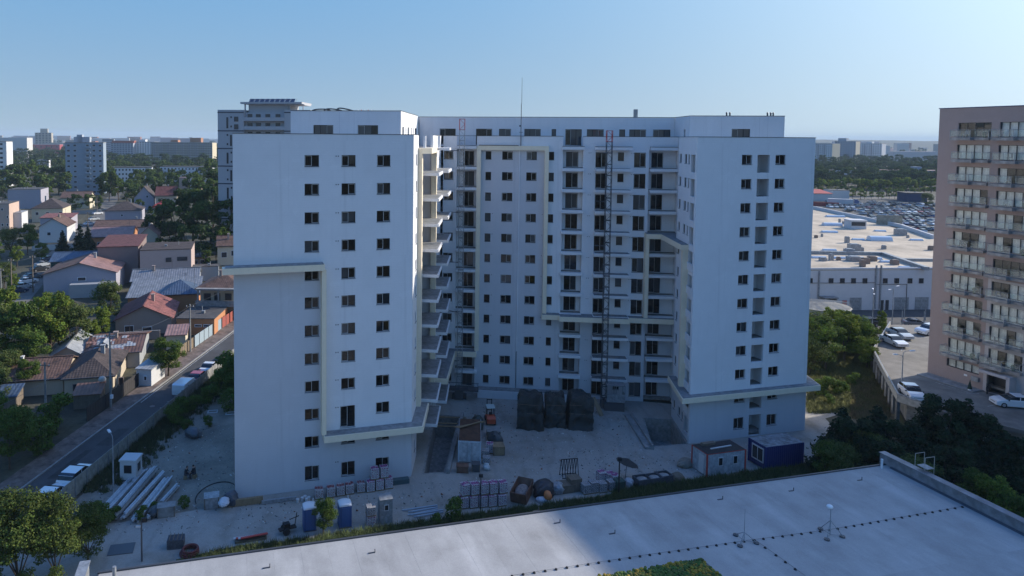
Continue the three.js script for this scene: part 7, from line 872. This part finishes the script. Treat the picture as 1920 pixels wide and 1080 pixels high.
{ // construction hoists
  const findS = (px, t, h) => { let a = -20, b = 60; for (let i = 0; i < 40; i++) { const m = (a + b) / 2; project(W(m, t, h))[0] < px ? a = m : b = m; } return a; };
  const hoist = (label, s, t, top, col, ties) => { const o = thing('construction_hoist', label, 'hoist', s, t), H = 1.5, n = Math.round(top / H); const sec = () => { const a = [], w = 0.36; for (const x of [-w, w]) for (const z of [-w, w]) a.push(bx(0.07, H, 0.07, x, 0, z)); for (const y of [0, H - 0.05]) a.push(bx(2 * w, 0.05, 0.05, 0, y, w), bx(2 * w, 0.05, 0.05, 0, y, -w), bx(0.05, 0.05, 2 * w, w, y, 0), bx(0.05, 0.05, 2 * w, -w, y, 0)); a.push(sbar(V3(-w, 0, w), V3(w, H / 2, w), 0.02), sbar(V3(w, H / 2, w), V3(-w, H, w), 0.02), sbar(V3(w, 0, -w), V3(w, H, w), 0.02), sbar(V3(-w, 0, -w), V3(-w, H, w), 0.02)); return a; };
    for (let i = 0; i < n; i++) mesh('mast_section', cached('mastsec', sec), i === n - 1 ? M.red : col, o).position.y = i * H; for (const y of ties) mesh('wall_tie', [bx(1.7, 0.07, 0.07, -0.9, y, -0.2, 0.35), bx(0.07, 0.07, 1.8, 0.2, y, -0.9), sbar(V3(-0.3, y, 0), V3(-1.6, y, -0.9), 0.03)], M.steel, o); return o; };
  const L = hoist('red-tipped lattice hoist mast in the left inner corner of the courtyard', findS(864, 23.4, 20), 23.4, 38.9, M.galv, [5, 12, 19, 26, 34.6]); mesh('platform', [bx(5.4, 0.12, 1.5, 0, 1.4, 0.9), ...[-2.6, -1.3, 0, 1.3, 2.6].map(x => bx(0.06, 1.1, 0.06, x, 1.5, 1.6)), bx(5.4, 0.06, 0.06, 0, 2.55, 1.6), bx(5.4, 0.06, 0.06, 0, 2.05, 1.6), bx(1.2, 1.3, 1.2, 0, 0.1, 0.8)], M.steel, L); mesh('base_frame', [bx(2.0, 0.2, 2.0, 0, 0, 0)], M.steel, L);
  const R = hoist('red-tipped lattice hoist mast with wire cage in front of the right balconies', findS(1137, 22.4, 18), 22.4, 38.2, M.steel, [4, 10, 16, 22, 28, 34.5]); mesh('cage', [bx(2.4, 0.12, 1.6, 1.4, 1.2, 0.4), bx(2.4, 0.08, 1.6, 1.4, 3.4, 0.4), ...[0.25, 1.4, 2.55].flatMap(x => [-0.35, 1.15].map(z => bx(0.08, 2.2, 0.08, x, 1.25, z))), bx(2.3, 1.0, 0.04, 1.4, 1.3, 1.17), bx(0.04, 1.0, 1.5, 2.57, 1.3, 0.4)], M.galv, R); mesh('base_frame', bx(2.6, 1.1, 1.8, 1.2, 0, 0.3), M.steel, R);
  { const o = site('ramp_board', 'pale board leaning beside the right hoist', 'board', 1120, 775, 0.5); mesh('board', bx(0.6, 0.06, 2.6, 0, 0.9, 0, 0, 0.75), M.wood, o); }
}
// ---------------------------------------------------------------- two workers sitting in the yard
function person(label, px, py, turn, flip) {
  const o = site('person', label, 'person', px, py, turn); const J = (x, y, z) => V3(x * flip, y, z);
  const bones = [[J(0, 0.52, 0), J(0, 0.80, 0.04), 0.155, 0.15], [J(0, 0.80, 0.04), J(0, 1.06, 0.10), 0.15, 0.165], [J(-0.16, 1.08, 0.1), J(0.16, 1.08, 0.1), 0.08, 0.08], [J(0, 1.08, 0.11), J(0, 1.2, 0.16), 0.06, 0.055], [J(0, 1.30, 0.19), J(0, 1.24, 0.2), 0.105, 0.085], [J(-0.1, 0.5, 0), J(-0.15, 0.5, 0.42), 0.095, 0.07], [J(-0.15, 0.5, 0.42), J(-0.16, 0.09, 0.46), 0.066, 0.045], [J(-0.16, 0.05, 0.44), J(-0.17, 0.04, 0.62), 0.045, 0.035], [J(0.1, 0.5, 0), J(0.15, 0.52, 0.42), 0.095, 0.07], [J(0.15, 0.52, 0.42), J(0.16, 0.09, 0.40), 0.066, 0.045], [J(0.16, 0.05, 0.38), J(0.18, 0.04, 0.56), 0.045, 0.035], [J(-0.2, 1.06, 0.1), J(-0.25, 0.80, 0.16), 0.056, 0.046], [J(-0.25, 0.80, 0.16), J(-0.12, 0.66, 0.38), 0.042, 0.032], [J(-0.12, 0.66, 0.38), J(-0.06, 0.63, 0.46), 0.035, 0.026], [J(0.2, 1.06, 0.1), J(0.26, 0.82, 0.18), 0.056, 0.046], [J(0.26, 0.82, 0.18), J(0.14, 0.70, 0.40), 0.042, 0.032], [J(0.14, 0.70, 0.40), J(0.07, 0.68, 0.48), 0.035, 0.026]];
  for (const s of [-1, 1]) for (let f = 0; f < 5; f++) { const b = J(s * (0.07 - f * 0.012) + (s > 0 ? 0 : 0.0), s < 0 ? 0.63 : 0.68, s < 0 ? 0.46 : 0.48); bones.push([b, b.clone().add(J(-s * (0.02 + 0.006 * f), -0.02, 0.045 - Math.abs(f - 2) * 0.008)), 0.009, 0.008]); }
  const res = 72, mc = new MarchingCubes(res, new THREE.MeshStandardMaterial(), false, false, 120000); mc.isolation = 0; const sc = 0.78, c = V3(0, 0.70, 0.2), p = V3();
  const sd = (q, [a, b, r0, r1]) => { const ab = b.clone().sub(a), k = Math.max(0, Math.min(1, q.clone().sub(a).dot(ab) / ab.lengthSq())); return q.distanceTo(a.clone().addScaledVector(ab, k)) - (r0 + (r1 - r0) * k); };
  for (let z = 0; z < res; z++) for (let y = 0; y < res; y++) for (let x = 0; x < res; x++) { p.set((x - res / 2) / (res / 2) * sc + c.x, (y - res / 2) / (res / 2) * sc + c.y, (z - res / 2) / (res / 2) * sc + c.z); let e = 0; for (const b of bones) e += Math.exp(-sd(p, b) * 38); mc.field[x + y * res + z * res * res] = Math.log(e + 1e-12) / 38; }
  mc.update(); const n = mc.count, P = new Float32Array(n * 3), N = new Float32Array(n * 3), C = new Float32Array(n * 3); for (let i = 0; i < n; i++) { const X = mc.positionArray[3 * i] * sc + c.x, Y = mc.positionArray[3 * i + 1] * sc + c.y, Z = mc.positionArray[3 * i + 2] * sc + c.z; P.set([X, Y, Z], 3 * i); N.set(mc.normalArray.subarray(3 * i, 3 * i + 3), 3 * i); const skin = Y > 1.14 || (Z > 0.36 && Y > 0.6); C.set(skin ? [0.32, 0.19, 0.13] : Y > 0.62 && Z < 0.3 ? [0.02, 0.022, 0.028] : Y < 0.1 ? [0.03, 0.025, 0.02] : [0.025, 0.03, 0.045], 3 * i); }
  const g = new THREE.BufferGeometry(); g.setAttribute('position', new THREE.BufferAttribute(P, 3)); g.setAttribute('normal', new THREE.BufferAttribute(N, 3)); g.setAttribute('color', new THREE.BufferAttribute(C, 3)); g.computeVertexNormals(); mesh('body', g, mat('bodyM', [1, 1, 1], { vertexColors: true, rough: 0.85 }), o);
  mesh('hair', new THREE.SphereGeometry(0.108, 14, 10, 0, Math.PI * 2, 0, 1.7).rotateX(-0.35).translate(0, 1.305, 0.178), mat('hairM', [0.015, 0.012, 0.01], {}), o); mesh('face', [new THREE.SphereGeometry(0.018, 6, 5).translate(0, 1.265, 0.295), ...[-0.035, 0.035].map(x => new THREE.SphereGeometry(0.009, 6, 5).translate(x, 1.285, 0.283)), bx(0.045, 0.008, 0.012, 0, 1.225, 0.278)], mat('faceM', [0.2, 0.1, 0.07], {}), o);
  const st = thing('stool', 'low wooden box a worker sits on in the dirt yard', 'box', ...G(px, py), turn, 'boxes the workers sit on'); mesh('box', [bx(0.4, 0.36, 0.36, 0, 0, -0.02), bx(0.44, 0.04, 0.4, 0, 0.36, -0.02)], M.wood, st); return o;
}
person('worker in black sitting on a box with hands together, back to the fence', 348, 898, 1.9, 1); person('worker in black sitting on a box leaning toward the other worker', 365, 896, -1.8, -1);

{ // small rubble, chips and scraps trodden into the yard
  const n = 2600, I = new THREE.InstancedMesh(new THREE.DodecahedronGeometry(0.09, 0), mat('chips', [1, 1, 1], { rough: 0.95 }), n), q = new THREE.Object3D(), r = mulberry(606); I.name = 'yard_rubble'; tag(I, 'small stones and scraps scattered over the building site yard', 'rubble', null, 'stuff');
  for (let i = 0; i < n; i++) { const k = r(); let s, t; if (k < 0.35) { s = -32 + r() * 14; t = -14 + r() * 24; } else if (k < 0.65) { s = -16 + r() * 62; t = -13 + (s + 16) * 0.39 + r() * 5; } else { s = 5 + r() * 21; t = 4 + r() * 18; } q.position.copy(W(s, t, 0.02)); q.rotation.set(r() * 6, r() * 6, r() * 6); const z = 0.3 + 1.2 * r() * r(); q.scale.set(z * (1 + r()), z * 0.6, z); q.updateMatrix(); I.setMatrixAt(i, q.matrix); const c = 0.1 + 0.45 * r(); I.setColorAt(i, r() < 0.12 ? lin(0.25, 0.12, 0.08) : lin(c, c * 0.95, c * 0.88)); } scene.add(I); I.castShadow = I.receiveShadow = true; }
renderer.render(scene, camera);
